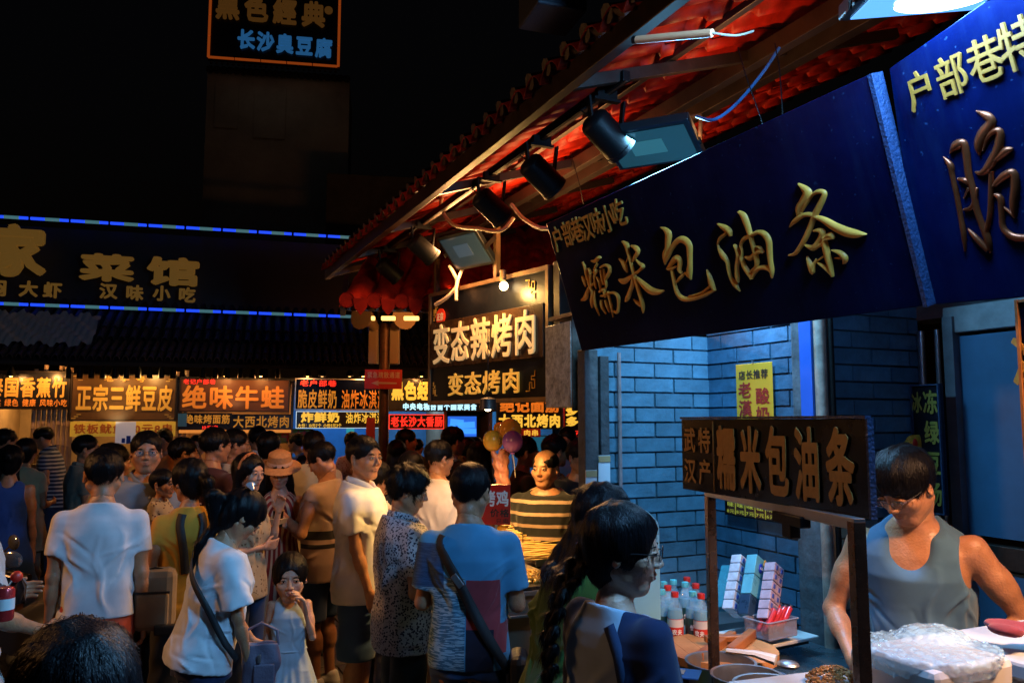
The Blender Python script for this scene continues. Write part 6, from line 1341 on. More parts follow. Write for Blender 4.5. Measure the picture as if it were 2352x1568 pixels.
# meat pieces around the skewers
def heap(name, px, py, z, rx_, ry_, hz, n, mat, lab, cat, sz=.022, flat=.5, seed=1):
    c = cst(px, py, z+hz/2); rt = empty(name, (c[0], c[1], z), AS, lab, cat); rg = np.random.default_rng(seed); ms = []
    for k in range(4):
        F_ = Field((-.05, -.05, -.04), (.05, .05, .04), .006); F_.add([ell(rg.uniform(-.012, .012, 3), rg.uniform(.010, .024, 3), k=.008) for _ in range(4)]); v, f, _ = F_.mesh(); me = mesh_np('morsel', v*sz/.022, f); me.materials.append(mat); ms.append(me)
    for k in range(n):
        a = rg.uniform(0, 6.28); q = rg.uniform(0, 1)**.5; z_ = hz*(1-q*q)*rg.uniform(.3, 1)+sz*.4; o = child('morsel', ms[k % 4], None, rt); o.location = (rx_*q*math.cos(a), ry_*q*math.sin(a), z_); o.rotation_euler = tuple(rg.uniform(0, 6, 3))
    return rt
m_meat = M('roast_meat', (.34, .11, .035), .32, var=(35, .5), bump=(60, .4)); m_pale = M('pale_skin_meat', (.62, .44, .26), .4, var=(20, .3), bump=(40, .4)); m_or = M('yellow_marinade', (.62, .34, .05), .3, var=(40, .5))
heap('chicken_heap', 1262, 1212, 1.01, .15, .10, .11, 46, m_pale, 'heap of pale chicken pieces at the ends of the skewers', 'food', .030, seed=2)
heap('roast_heap', 1290, 1262, 1.01, .07, .12, .08, 40, m_meat, 'reddish roast meat pieces right of the skewers', 'food', .024, seed=3)
bx('serving_tray', 3.80, 4.12, 1.70, 2.08, 1.012, 1.03, m_darksteel, None, label='dark shallow tray at the near end of the barbecue counter', cat='tray')
heap('chopped_heap', 1212, 1322, 1.03, .15, .13, .03, 150, m_or, 'tray of yellow chopped marinated pieces at the counter end', 'food', .014, seed=4)
for k, (px, py, s_) in enumerate(((1155, 1216, 1.0), (1195, 1210, 1.5))):
    c = cst(px, py, 1.07); F_ = Field((-.11, -.09, -.07), (.11, .09, .07), .006); F_.add([ell((0, 0, 0), (.055*s_, .045*s_, .038*s_), k=.02), ell((.02, .02, .01), (.04*s_, .035*s_, .03*s_), k=.02)]); F_.grow(lambda X, Y, Z: .002*np.sin(90*X)*np.sin(80*Y)+.0015*np.sin(120*Z)); v, f, _ = F_.mesh(); o = child('bread_roll', mesh_np('roll', v, f, True), M('glazed_crust', (.62, .30, .05), .25, var=(20, .35), bump=(50, .3))); o.location = (c[0], c[1], 1.055+.01*s_); tag(o, ['small glazed golden bun left under the red price card', 'larger glazed golden bun right under the red price card'][k], 'bun')
c = cst(1205, 1180, 1.10); F_ = Field((-.09, -.09, -.14), (.10, .09, .14), .006); F_.add([cap((0, 0, -.08), (0, 0, .04), .065, .035, k=.03), cap((0, 0, .04), (.01, 0, .10), .02, .035, k=.02)]); F_.grow(lambda X, Y, Z: .005*np.sin(9*np.arctan2(X, Y)+20*Z)); v, f, _ = F_.mesh(); o = child('food_bag', mesh_np('bag', v, f), M('translucent_amber_bag', (.65, .45, .18), .25, trans=.35, bump=(30, .6))); o.location = (c[0]+.02, c[1], 1.14); tag(o, 'tied amber-lit plastic bag beside the red price card', 'plastic bag')
Pr = Plane(at(1162, 1160, 4.45), unit([.98, -.1, 0])); x0, x1, z0, z1 = P4(Pr, 1105, 1112, 1172, 1205); t = board('price_card', 'red upright price card with white characters on the barbecue counter', Pr, x0, x1, z0, z1, M('glossy_red_card', (.55, .012, .008), .3), thick=.006)
m_wp = M('print_white', (.75, .75, .72), .4); S(t, '烤鸡', .05, .97, .45, .86, m_wp, y=-.004, bold=.03, depth=.004); S(t, '价格', .30, .97, .19, .40, m_ink, y=-.004, bold=.02, depth=.004); S(t, '只卖', .5, .95, .03, .16, M('dark_red_print', (.12, .01, .01), .5), y=-.004, join=True)
MB().box((0, .02, -t['h']/2-.05), (.012, .012, .14)).build('support', m_steel, t)
c = cst(1262, 1290, 1.04); rt = empty('cleaver', tuple(c), .5, 'small cleaver with wooden handle on the counter edge', 'knife'); MB().tube([(0, 0, 0), (.05, 0, 0), (.11, 0, .003)], [.010, .013, .012], 10).build('handle', m_bar, rt, True); MB().box((-.05, 0, 0), (.09, .003, .04)).build('blade', m_steel, rt)
c = cst(1242, 1215, 1.12); o = MB().tube([(0, 0, 0), (.01, 0, .03), (.03, 0, .05)], [.006, .01, .006], 8, flat=1.8).build('peg_clip', M('clip_blue', (.01, .06, .4), .4), smooth=True); o.location = (c[0], c[1], 1.10); tag(o, 'small bright blue clip lying on the chicken pieces', 'clip')
# pan lamp over the barbecue counter
# balloons
def balloon(px, py, d, r, col, lab, mark=False):
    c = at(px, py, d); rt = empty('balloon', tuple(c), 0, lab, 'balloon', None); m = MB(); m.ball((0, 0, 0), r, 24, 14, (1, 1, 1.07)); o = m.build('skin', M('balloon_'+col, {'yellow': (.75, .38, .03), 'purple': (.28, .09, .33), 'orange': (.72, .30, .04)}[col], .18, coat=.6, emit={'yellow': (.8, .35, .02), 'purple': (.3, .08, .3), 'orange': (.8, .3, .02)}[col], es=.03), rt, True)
    MB().cyl((0, 0, -r*1.05), (0, 0, -r*1.16), .010, .016, 8).build('knot', MATS['balloon_'+col], rt); MB().tube([(0, 0, -r*1.15), (.01, 0, -r*1.8), (.02, .0, -r*3.4)], .0025, 5).build('string', M('string_white', (.5, .45, .4), .6), rt)
    if mark: MB().tube([(.045, -r*.86, .02), (.060, -r*.84, .012), (.050, -r*.87, .0), (.062, -r*.83, -.012), (.045, -r*.87, -.02)], .003, 5).build('printed_mark', m_ink, rt)
balloon(1132, 1012, 5.6, .070, 'yellow', 'yellow balloon lowest on the left of the three in the cluster', True); balloon(1177, 1014, 5.5, .071, 'purple', 'purple balloon at the front of the cluster'); balloon(1172, 988, 5.9, .082, 'orange', 'orange-yellow balloon at the top of the cluster'); balloon(1148, 984, 6.2, .05, 'orange', 'small orange balloon peeking out between the bigger ones')
c = at(1152, 1070, 5.6); F_ = Field((-.1, -.1, -.16), (.1, .1, .16), .008); rg = np.random.default_rng(31); F_.add([cap((rg.uniform(-.04, .04), rg.uniform(-.03, .03), -.12), (rg.uniform(-.06, .06), rg.uniform(-.03, .03), .10), .022, .016, k=.012) for _ in range(8)]); F_.grow(lambda X, Y, Z: .004*np.sin(90*Z+40*X)); v, f, _ = F_.mesh(); o = child('snack_bundle', mesh_np('bundle', v, f), M('pinkish_film', (.5, .2, .14), .3, bump=(50, .6))); o.location = c; tag(o, 'bundle of wrapped snacks hanging below the balloons', 'snack bundle')

# ================================================================ far stall interiors
def fbox(name, s0, s1, w0, w1, z0, z1, mat, parent, bevel=0): return MB().box(((s0+s1)/2, -(w0+w1)/2, (z0+z1)/2), (s1-s0, abs(w1-w0), z1-z0)).build(name, mat, parent, bevel=bevel)
far = empty('stall_row', matrix=FRW.mat()); tag(far, 'row of open stall bays with lit back walls and plain counters', 'stall row')
sL, sR = fs(-40), fs(1345)
m_wallw = M('warm_inner_wall', (.26, .17, .10), .7, var=(4, .3)); m_wallb = M('blue_inner_wall', (.05, .16, .30), .6, var=(3, .3)); m_floor = m_asphalt
edges = [(-40, 165, m_wallw), (165, 408, m_wallw), (408, 672, m_wallw), (672, 890, m_wallb), (890, 1025, m_wallb), (1025, 1130, m_wallw), (1130, 1345, m_wallb)]
for a, b, mt in edges:
    sa_, sb_ = fs(a), fs(b); fbox('back_wall', sa_+.02, sb_-.02, -1.55, -1.5, 0, 2.4, mt, far); fbox('partition', sa_-.02, sa_+.02, -1.5, -.05, 0, 2.4, m_wallw, far)
    if a not in (1025,): fbox('counter', sa_+.12, sb_-.12, -.05, .30, 0, .92, M('counter_tin', (.30, .20, .12), .5, .3, var=(3, .3)), far, .004); fbox('counter_top', sa_+.08, sb_-.08, -.10, .34, .922, .95, m_steel, far, .003)
fbox('ceiling', sL, sR, -1.5, -.02, 2.42, 2.46, m_dark, far)
# bamboo poles on the walls
bam = MB(); m_bam = M('bamboo_cane', (.36, .24, .15), .5, var=(10, .3)); prf = []
for z in np.arange(0, 2.3, .25): prf += [(.026, z+.01), (.026, z+.235), (.031, z+.248)]
bmb = MB().lathe([(r_, z) for r_, z in prf], n=8).mesh('bamboo_cane', True); bmb.materials.append(m_bam)
sc_ = empty('bamboo_screen', matrix=FRW.mat()); tag(sc_, 'screen of upright bamboo canes behind the man in the striped shirt', 'bamboo screen')
for x in np.arange(fs(75), fs(168), .058): o = child('bamboo_cane', bmb, None, sc_); o.location = (x, .10+random.uniform(-.005, .005), random.uniform(-.1, .1))
sc_ = empty('bamboo_screen', matrix=FRW.mat()); tag(sc_, 'narrow bamboo cane screen below the orange-brown board', 'bamboo screen')
for x in np.arange(fs(404), fs(436), .058): o = child('bamboo_cane', bmb, None, sc_); o.location = (x, .10+random.uniform(-.005, .005), random.uniform(-.1, .1))
# red door frame and poster panels
o = empty('red_frame', matrix=FRW.mat()); tag(o, 'red and white door frame right of the blue stall', 'door frame'); fbox('red_jamb', fs(842), fs(862), .0, .05, .4, 1.92, m_red, o); fbox('white_jamb', fs(886), fs(893), .0, .05, .4, 1.92, m_white, o)
o = empty('curtain', matrix=FRW.mat()); tag(o, 'green and yellow printed hanging cloth under the counter at the left', 'curtain'); fbox('cloth', fs(92), fs(135), .36, .37, .35, .93, M('green_print', (.30, .30, .10), .7, var=(5, .8)), o)
o = fboard('display_case', 'lit display case of snack trays before the striped-shirt man', 92, 1062, 150, 1092, M('case_glass', (.5, .4, .25), .3), y=-.38, thick=.25, cat='display case')
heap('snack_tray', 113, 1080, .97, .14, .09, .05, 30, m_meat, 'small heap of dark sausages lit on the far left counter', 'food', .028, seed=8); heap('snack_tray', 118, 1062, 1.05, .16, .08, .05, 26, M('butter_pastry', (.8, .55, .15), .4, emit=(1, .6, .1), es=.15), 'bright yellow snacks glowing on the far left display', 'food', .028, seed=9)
o = fboard('teal_poster', 'small teal poster on the wall of the blue stall', 800, 972, 818, 1010, emi('teal_panel', (.05, .5, .6), .5), y=.3, thick=.01, cat='poster')
o = fboard('glowing_panel', 'bluish white light panel inside the middle stall', 938, 1020, 990, 1060, emi('cool_panel', (.3, .45, .5), .15), y=.8, thick=.01, cat='panel')
o = fboard('green_banner', 'green cloth banner with red lettering under the left end of the blue stall', 625, 985, 720, 1018, M('green_banner', (.16, .24, .04), .6), y=.25, thick=.01, cat='banner'); S(o, '牛蛙', .2, .9, .1, .9, m_red, bold=.03)
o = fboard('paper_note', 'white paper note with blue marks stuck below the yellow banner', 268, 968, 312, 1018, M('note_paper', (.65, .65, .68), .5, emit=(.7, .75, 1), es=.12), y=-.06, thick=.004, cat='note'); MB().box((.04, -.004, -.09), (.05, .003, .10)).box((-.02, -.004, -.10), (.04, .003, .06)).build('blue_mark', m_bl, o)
o = fboard('fridge', 'blue-lit glass fridge door in the right far stall', 1222, 1000, 1275, 1060, emi('fridge_glass', (.03, .25, .4), .3), y=.1, thick=.3, cat='fridge', frame=m_steel)
o = fboard('fan', 'blue-lit machine with round cover between the far stalls', 1040, 1030, 1072, 1060, M('machine_blue', (.05, .2, .4), .3), y=.2, thick=.2, cat='machine')
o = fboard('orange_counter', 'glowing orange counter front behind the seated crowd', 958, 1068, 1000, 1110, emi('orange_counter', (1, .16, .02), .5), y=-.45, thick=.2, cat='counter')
# small gooseneck lamps over the stall signs
k = 0
for px in (38, 270, 520, 600, 705, 738, 800, 830, 855, 962, 1010):
    a = FRW.hit(px, 868); rt = empty('sign_lamp', matrix=FRW.mat(a[0], a[1]+.03, -.22)); tag(rt, 'small gooseneck lamp hanging over the stall signs', 'lamp', 'small gooseneck lamps over the stall signs')
    MB().tube([(0, .20, .14), (0, .10, .20), (0, .0, .12)], .006, 6).build('neck', m_blackmetal, rt, True); MB().lathe([(.015, .10), (.045, .03), (.055, -.02), (.052, -.02), (.04, .03)], n=16).build('shade', m_blackmetal, rt, True); MB().ball((0, 0, .0), .028, 10, 6).build('bulb', emi('small_bulb', (1, .55, .2), 2.0), rt, True)
for px in list(range(170, 405, 26))+list(range(470, 660, 28)):
    a = FRW.hit(px, 866); rt = empty('sign_fixture', matrix=FRW.mat(a[0], a[1]+.02, -.30)); tag(rt, 'small dark unlit fixture hanging from the far eave', 'lamp', 'small dark fixtures along the far eave')
    MB().tube([(0, 0, .12), (0, 0, .05), (0, -.01, -.05)], [.012, .034, .036], 10).build('housing', m_blackmetal, rt, True)

# ================================================================ parked scooters behind the crowd
def scooter(px, py, d, rz, lab):
    c = at(px, py, d); rt = empty('parked_scooter', (c[0], c[1], 0), rz, lab, 'scooter', 'parked electric scooters in the crowd')
    mp = M('scooter_black', (.012, .014, .016), .25, coat=.5)
    MB().tube([(0, .62, .30), (0, .50, .62), (0, .42, .98)], [.05, .09, .06], 12, flat=1.6).build('front_fairing', mp, rt, True)
    hb = MB().tube([(-.34, .36, 1.02), (-.20, .42, 1.05), (0, .44, 1.02), (.20, .42, 1.05), (.34, .36, 1.02)], .015, 8).build('handlebar', m_blackmetal, rt, True)
    for sx in (-1, 1):
        MB().cyl((sx*.25, .40, 1.04), (sx*.37, .35, 1.02), .021, n=10).build('grip', m_blackmetal, hb, True); MB().tube([(sx*.20, .42, 1.05), (sx*.26, .44, 1.16), (sx*.31, .43, 1.20)], .006, 6).build('mirror_stem', m_steel, hb, True)
        MB().ball((sx*.35, .43, 1.22), .055, 14, 8, (1.15, .3, .75)).build('mirror', M('mirror_back', (.35, .36, .38), .15, .8), rt, True); MB().tube([(sx*.26, .45, 1.045), (sx*.34, .42, 1.03)], .006, 6).build('brake_lever', m_steel, hb, True)
    MB().ball((0, .50, .86), .09, 16, 10, (1, .7, .8)).build('headlight', M('lamp_glass', (.4, .4, .38), .1), rt, True)
    MB().tube([(0, -.62, .72), (0, -.30, .80), (0, .05, .74)], [.10, .13, .10], 14, flat=1.3).build('seat', M('vinyl_black', (.02, .02, .022), .5), rt, True); MB().box((0, .12, .30), (.26, .55, .10)).build('footboard', mp, rt, bevel=.02); MB().box((0, -.35, .52), (.26, .50, .30)).build('body_shell', mp, rt, bevel=.05)
    for y in (.66, -.55): MB().lathe([(.13, -.04), (.20, -.05), (.235, 0), (.20, .05), (.13, .04)], n=24).build('wheel', M('tyre_rubber', (.015, .015, .015), .8), rt, True).matrix_local = Matrix.Translation((0, y, .235)) @ Matrix.Rotation(R(90), 4, 'Y')
scooter(62, 1200, 4.4, 2.9, 'black scooter handlebar and mirrors at the left edge behind the printed shirt'); scooter(152, 1200, 5.0, 2.5, 'second dark scooter between the printed shirt and the white T-shirt')
# ================================================================ the people
W_ = (.66, .66, .68)
c_white = cloth('white_cotton', W_); c_white2 = cloth('cream_cotton', (.52, .48, .40)); c_pink = cloth('pinkish_white_cotton', (.55, .48, .48)); c_grey = cloth('grey_cotton', (.20, .23, .26)); c_black = cloth('black_cotton', (.015, .015, .018))
c_denim = cloth('blue_denim', (.03, .07, .17), rough=.9); c_dkdenim = cloth('dark_navy_cloth', (.012, .02, .06)); c_dark = cloth('dark_trouser_cloth', (.02, .025, .025)); c_orange = cloth('orange_red_cloth', (.50, .07, .03))
c_navy = cloth('navy_cotton', (.02, .04, .10)); c_beige = cloth('beige_cotton', (.36, .28, .20)); c_olive = cloth('olive_cotton', (.13, .13, .04)); c_khaki = cloth('khaki_cloth', (.22, .20, .15)); m_strap = M('black_webbing', (.012, .012, .014), .6, bump=(300, .3))
# -- nearest head, lower left
P = person('close dark-haired head seen from behind at the lower left corner', 176, 1440, 1.2, 5, hair='bob', sex='f', top=dict(mat=c_navy), legs=True, bottom=dict(mat=c_dark), faced=False, skin='mid')
# -- man in the white T-shirt, back
P = person('man in a plain white T-shirt and orange shorts seen from behind at the left', 241, 1037, 4.25, -6, top=dict(mat=c_white, hem=.90, sleeve=.62, fold=.0042, loose=.014), bottom=dict(kind='shorts', mat=c_orange), aR='down', aL='down', faced=False, head=(4, 4, 0), hs=1.08)
# -- man with glasses, grey shirt, facing the camera
P = person('man with glasses in a grey-blue polo looking towards the camera', 338, 992, 5.1, -168, glasses=True, fat=.02, hair='crop', head=(-12, 2, 0), top=dict(mat=c_grey, kind='shirt', loose=.02), bottom=dict(mat=c_dark), skin='mid')
P = person('person leaning both arms on the shoulder of the man with glasses', 262, 1020, 5.25, -105, skin='mid', top=dict(mat=c_grey, sleeve=.7), bottom=dict(mat=c_dark), aR=((.1, .8, .05), (-.3, 1, -.35), (0, 0, 1)), aL=((.3, .9, .05), (.1, 1, -.6), (0, 0, 1)), head=(30, 0, 0))
# -- printed shirt man, left edge
c_leaf = cloth('leaf_print_cotton', (.50, .48, .46), 'print', (.03, .035, .04), (13, .36))
P = person('person in a white shirt printed with dark leaves, cut by the left edge', -78, 1130, 3.3, -70, H=1.0, top=dict(mat=c_leaf, sleeve=.8, sr=.075, loose=.03, hem=.72), bottom=dict(kind='shorts', mat=c_leaf, wide=.05), aR='low', aL='bent', hair='short')
q = at(10, 1385, 3.0); rt = empty('drink_can', tuple(q), 0, 'red and white drink can held at the left edge', 'can'); MB().lathe([(.001, -.06), (.028, -.06), (.033, -.052), (.033, .048), (.027, .058), (.001, .056)], n=20).build('can', M('can_red', (.55, .03, .03), .25, .4, var=(30, .3)), rt, True); MB().lathe([(.0335, -.02), (.0335, .02)], n=20).build('white_band', m_white, rt, True)
q = at(42, 1322, 3.05); rt = empty('drink_bottle', tuple(q), 0, 'dark cola bottle with a round red cap at the left edge', 'bottle'); MB().lathe([(.001, -.14), (.030, -.13), (.030, -.05), (.013, -.01), (.013, 0)], n=18).build('bottle', M('cola_bottle', (.02, .006, .004), .08, coat=.8), rt, True).rotation_euler = (R(35), R(25), 0); MB().ball((0, -.01, .0), .021, 14, 8).build('cap', M('cap_red2', (.70, .03, .015), .4), rt, True)
# -- left background
P = person('woman with a low-cut-back blue dress over a beige top at the left', 27, 1024, 6.4, -8, sex='f', hair='bun', top=dict(mat=cloth('royal_blue_cloth', (.02, .07, .28)), kind='tank', sleeve=0, hem=.55, scoop=.12), faced=False)
P = person('woman with a ponytail in a long beige T-shirt at the left', 62, 1008, 7.6, -25, sex='f', hair='pony', top=dict(mat=cloth('tan_cotton', (.46, .32, .17)), hem=.70, loose=.03), bottom=dict(mat=c_khaki), aR='bent', faced=False)
P = person('man with short hair in a dark top at the far left edge', 16, 985, 8.4, -60, top=dict(mat=c_navy), bottom=dict(mat=c_dark), faced=True)
c_stripe = cloth('navy_white_stripe', (.40, .40, .42), 'stripe', (.02, .03, .08), (.045, .55))
P = person('man in a navy and white striped polo leaning at the far left stall', 100, 981, 9.6, 70, lean=14, top=dict(mat=c_stripe, kind='shirt'), bottom=dict(mat=c_navy), aR='bent', aL='bent', head=(0, 15, 0))
P = person('security guard in a pale olive uniform shirt with epaulettes', 200, 1000, 7.2, -75, top=dict(mat=cloth('uniform_khaki', (.15, .16, .13)), kind='shirt', loose=.02), bottom=dict(mat=c_dark), hair='crop', aR='down', head=(-12, 0, 0), fat=.01)
for mx in (1, -1): q = P['tp']((mx*.13, -.01, 1.445))*P['s']; MB().box(tuple(q), (.10, .05, .012), ry=mx*.3).build('epaulette', m_strap, P['root'])
P = person('small child with a round face held beside the man with glasses', 376, 1074, 5.0, -120, sex='f', hair='short', hs=1.35, H=.55, top=dict(mat=cloth('floral_cotton', (.45, .36, .24), 'print', (.10, .04, .03), (40, .3))), bottom=dict(mat=c_beige)); 
ch_ = P['root']; ch_.location.z = at(376, 1074, 5.0)[2]-1.745*.55-.03
P = person('young man with glasses in profile left of the hooded heads', 424, 1006, 6.4, -80, glasses=True, top=dict(mat=c_grey), bottom=dict(mat=c_denim))
P = person('curly-haired person whose face shows between the heads', 452, 1000, 8.8, 175, top=dict(mat=c_white2), bottom=dict(mat=c_dark), faced=True)
P = person('stall keeper in an orange apron behind the yellow banner', 378, 986, 9.9, 160, top=dict(mat=cloth('orange_apron', (.50, .18, .05))), bottom=dict(mat=c_dark), head=(0, 20, 0), sex='f', hair='bun')
P = person('tall man in a dark maroon T-shirt with glasses seen from behind', 497, 983, 5.9, -55, glasses=True, top=dict(mat=cloth('maroon_cotton', (.05, .015, .02))), bottom=dict(mat=c_dark), faced=True)
P = person('man with glasses in profile behind the maroon T-shirt', 543, 986, 6.7, -82, glasses=True, top=dict(mat=c_white2), bottom=dict(mat=c_denim))
P = person('man in a white shirt seen from behind near the orange board', 592, 979, 8.2, 5, top=dict(mat=c_white, kind='shirt'), bottom=dict(mat=c_denim), faced=False)
P = person('woman with pinned-up dark hair behind the straw hat', 619, 992, 7.2, -30, sex='f', hair='bun', top=dict(mat=c_black), bottom=dict(mat=c_denim), faced=False)
P = person('blue-shirted vendor inside the green-banner stall', 680, 996, 10.3, 60, lean=20, top=dict(mat=cloth('vendor_blue', (.03, .10, .35))), bottom=dict(mat=c_dark))
P = person('dark-haired youngster between the hat and the cream shirt', 700, 1016, 8.0, -20, H=.88, top=dict(mat=c_navy), bottom=dict(mat=c_denim), faced=False)
P = person('man in a loose cream shirt seen from behind', 722, 990, 6.7, -12, top=dict(mat=cloth('cream_linen', (.55, .42, .24)), loose=.035, sleeve=.8, hem=.72), bottom=dict(mat=c_khaki), faced=False)
P = person('shop woman in a floral top and red apron inside the blue stall', 808, 994, 10.4, 165, sex='f', hair='bun', head=(-10, 30, 0), top=dict(mat=cloth('floral_pink', (.55, .35, .30), 'print', (.4, .1, .08), (30, .3))), bottom=dict(mat=c_dark), aR='hold', aL='hold')
# -- woman with yellow top and beige backpack
P = person('woman in a mustard top with black straps and hair held by a chopstick', 436, 1057, 4.6, 12, sex='f', hair='pony', faced=False, glasses=True, top=dict(mat=cloth('mustard_cotton', (.55, .28, .03)), sleeve=.45), bottom=dict(mat=c_black), aR='bent', aL='bent', pull=[(.08, -.14, 1.55), (.11, -.14, 1.42), (.12, -.13, 1.30)], head=(22, 6, 0))
strap(P, [(205, 1.44), (200, 1.34), (194, 1.22), (190, 1.10)], .045, m_strap, 'shoulder_strap', .02); strap(P, [(155, 1.44), (160, 1.34), (166, 1.22), (170, 1.10)], .045, m_strap, 'shoulder_strap', .02)
h0 = P['hf'].p((.06, -.08, .06))*P['s']; MB().tube([h0, h0+np.array([.0, -.02, -.13])], .004, 6).build('hair_stick', M('amber_stick', (.55, .22, .05), .3), P['root'], True)
q = world_in(P, on_torso(P, 195, 1.04, .11)); rt = empty('backpack', (q[0]-.13, q[1]-.02, q[2]-.05), R(14), 'beige backpack with black piping behind the mustard top', 'backpack'); rt.scale = (.78, .85, .85)
mbp = cloth('beige_canvas', (.28, .20, .13), fold=.2); MB().box((0, 0, 0), (.27, .15, .38)).build('bag', mbp, rt, bevel=.05); MB().box((0, -.085, -.05), (.21, .04, .20)).build('pocket', mbp, rt, bevel=.02); MB().tube([(-.12, -.02, .17), (0, -.03, .195), (.12, -.02, .17)], .006, 6).build('piping', m_strap, rt, True); MB().box((0, -.10, .055), (.22, .01, .014)).build('zip', m_strap, rt); MB().box((.09, -.09, -.17), (.14, .05, .06)).build('label_patch', m_strap, rt, bevel=.01)
# -- woman in the white blouse, leaning
P = person('woman in a white puff-sleeved blouse bending over her shoulder bag', 556, 1133, 3.95, -78, sex='f', hair='pony', lean=13, head=(6, 42, 0), fat=.02, hs=1.1, top=dict(mat=cloth('white_satin', (.66, .70, .74), rough=.55), sleeve=.80, sr=.086, puff=1.22, hem=.84, loose=.03, fold=.0042), bottom=dict(mat=c_dkdenim, wide=.03), aR=((.10, .42, -1), (-.10, .55, -1), (0, .4, 1)), aL=((.05, .5, -1), (-.2, .8, -.8), (0, 0, 1)),
           pull=[(.0, .05, 1.56), (.0, -.03, 1.47), (0, -.06, 1.37), (0, -.06, 1.27)])
strap(P, [(185, 1.40), (160, 1.32), (130, 1.22), (100, 1.11), (70, 1.0), (42, .92)], .030, m_strap, 'bag_strap', .058)
h0 = P['hf'].p((.02, -.06, .115))*P['s']; MB().tube([h0+np.array([-.05, 0, 0]), h0+np.array([-.02, .01, .025]), h0, h0+np.array([.03, -.01, .03]), h0+np.array([.06, 0, .005])], [.004, .012, .006, .012, .004], 8, flat=1.6).build('hair_bow', M('silver_ribbon', (.6, .6, .65), .25, .6), P['root'], True)
W0 = world_in(P, P['arms']['R'][2]*P['s']+np.array([0, .06, -.01])*P['s']); rt = empty('shoulder_bag', tuple(W0), R(12), 'greyish mauve leather shoulder bag the woman reaches into', 'handbag'); mbg = M('mauve_leather', (.16, .13, .18), .45, var=(8, .2), bump=(60, .3))
Fb_ = Field((-.16, -.09, -.18), (.16, .09, .15), .006); Fb_.add([loft([(-.14, .10, .055, 0), (0, .125, .06, 0), (.12, .115, .045, 0)], np.eye(3), np.zeros(3), k=.03)]); Fb_.sub([ell((0, 0, .13), (.10, .03, .05), k=.01)]); Fb_.grow(lambda X, Y, Z: .004*np.sin(40*X+25*Z)); v, f, _ = Fb_.mesh(); child('bag', mesh_np('bag', v, f), mbg, rt)
MB().tube([(-.10, 0, .10), (-.11, .01, .19), (0, .02, .24), (.10, .01, .19), (.11, 0, .10)], .009, 8).build('handle', mbg, rt, True); MB().box((.03, -.066, -.06), (.13, .016, .12)).build('pocket', mbg, rt, bevel=.01); MB().box((.0, -.075, .04), (.02, .012, .05)).build('buckle', m_steel, rt, bevel=.002); MB().box((.10, -.05, -.16), (.07, .005, .05), ry=.5).build('tag_card', m_white, rt); rt.scale = (.72, .72, .72)
# -- woman with headband
P = person('woman with an orange headband looking to the right with a hand at her cheek', 573, 1044, 5.2, -122, sex='f', skin='fair', hair='bob', head=(-12, 4, 0), top=dict(mat=cloth('pale_floral', (.50, .40, .24), 'print', (.16, .10, .04), (34, .25)), sleeve=.5), bottom=dict(mat=c_denim), aL='up', aR='cross')
hf_ = P['hf']; MB().tube([hf_.p((.086*math.cos(a), -.005+.02*math.sin(a), .03+.100*math.sin(a)))*P['s'] for a in np.linspace(-.15, math.pi+.15, 16)], .0085, 8, flat=1.8).build('headband', M('orange_scarf', (.50, .16, .05), .6, var=(60, .5)), P['root'], True)
# -- woman with straw hat
c_rs = cloth('red_white_stripe', (.48, .38, .28), 'vstripe', (.20, .02, .02), (.30, .55))
P = person('woman in a straw hat and red striped dress looking down at a snack', 643, 1046, 5.9, 172, sex='f', skin='fair', hair='long', head=(6, 20, 0), top=dict(mat=c_rs, kind='strap', sleeve=0, hem=.42, flare=.12, pleat=(9, .035, 1.0), scoop=.15), aR='hold', aL='hold', faced=True, hair_len=.30)
hf_ = P['hf']; rt = P['root']; m = MB(); m.lathe([(.001, .155), (.05, .152), (.083, .13), (.092, .07), (.098, .055), (.125, .048), (.165, .030), (.163, .026), (.12, .042), (.09, .05)], n=30); m.v = [tuple(hf_.p((x*.98, y*1.05-.012, z+.008))*P['s']) for x, y, z in m.v]
ho = m.build('straw_hat', M('woven_straw', (.45, .22, .09), .7, var=(50, .25), bump=(160, .5)), rt, True); m = MB(); m.lathe([(.0945, .058), (.0965, .060), (.0925, .085), (.091, .085)], n=30); m.v = [tuple(hf_.p((x*.99, y*1.06-.012, z+.008))*P['s']) for x, y, z in m.v]; m.build('hat_ribbon', M('peach_ribbon', (.62, .38, .26), .5), ho, True)
q = world_in(P, (P['arms']['R'][2]+np.array([-.10, .10, .05]))*P['s']); rt = empty('snack_box', tuple(q), R(172), 'paper food tray with a stick held by the woman in the hat', 'food tray'); MB().box((0, 0, 0), (.15, .10, .035), taper=1.25).build('tray', M('paper_tray', (.50, .36, .22), .6), rt); MB().cyl((.0, 0, .03), (-.10, .03, .08), .003, n=6).build('stick', M('bamboo_skewer', (.75, .50, .16), .5), rt)
q = world_in(P, (P['arms']['L'][2]+np.array([.05, .10, .07]))*P['s']); rt = empty('dark_cup', tuple(q), 0, 'dark drink cup with a straw held beside the striped dress', 'cup'); MB().lathe([(.001, -.06), (.028, -.06), (.036, .05), (.001, .052)], n=18).build('cup', m_blackmetal, rt, True); MB().cyl((0, 0, .05), (.015, 0, .13), .003, n=6).build('straw', m_red, rt)
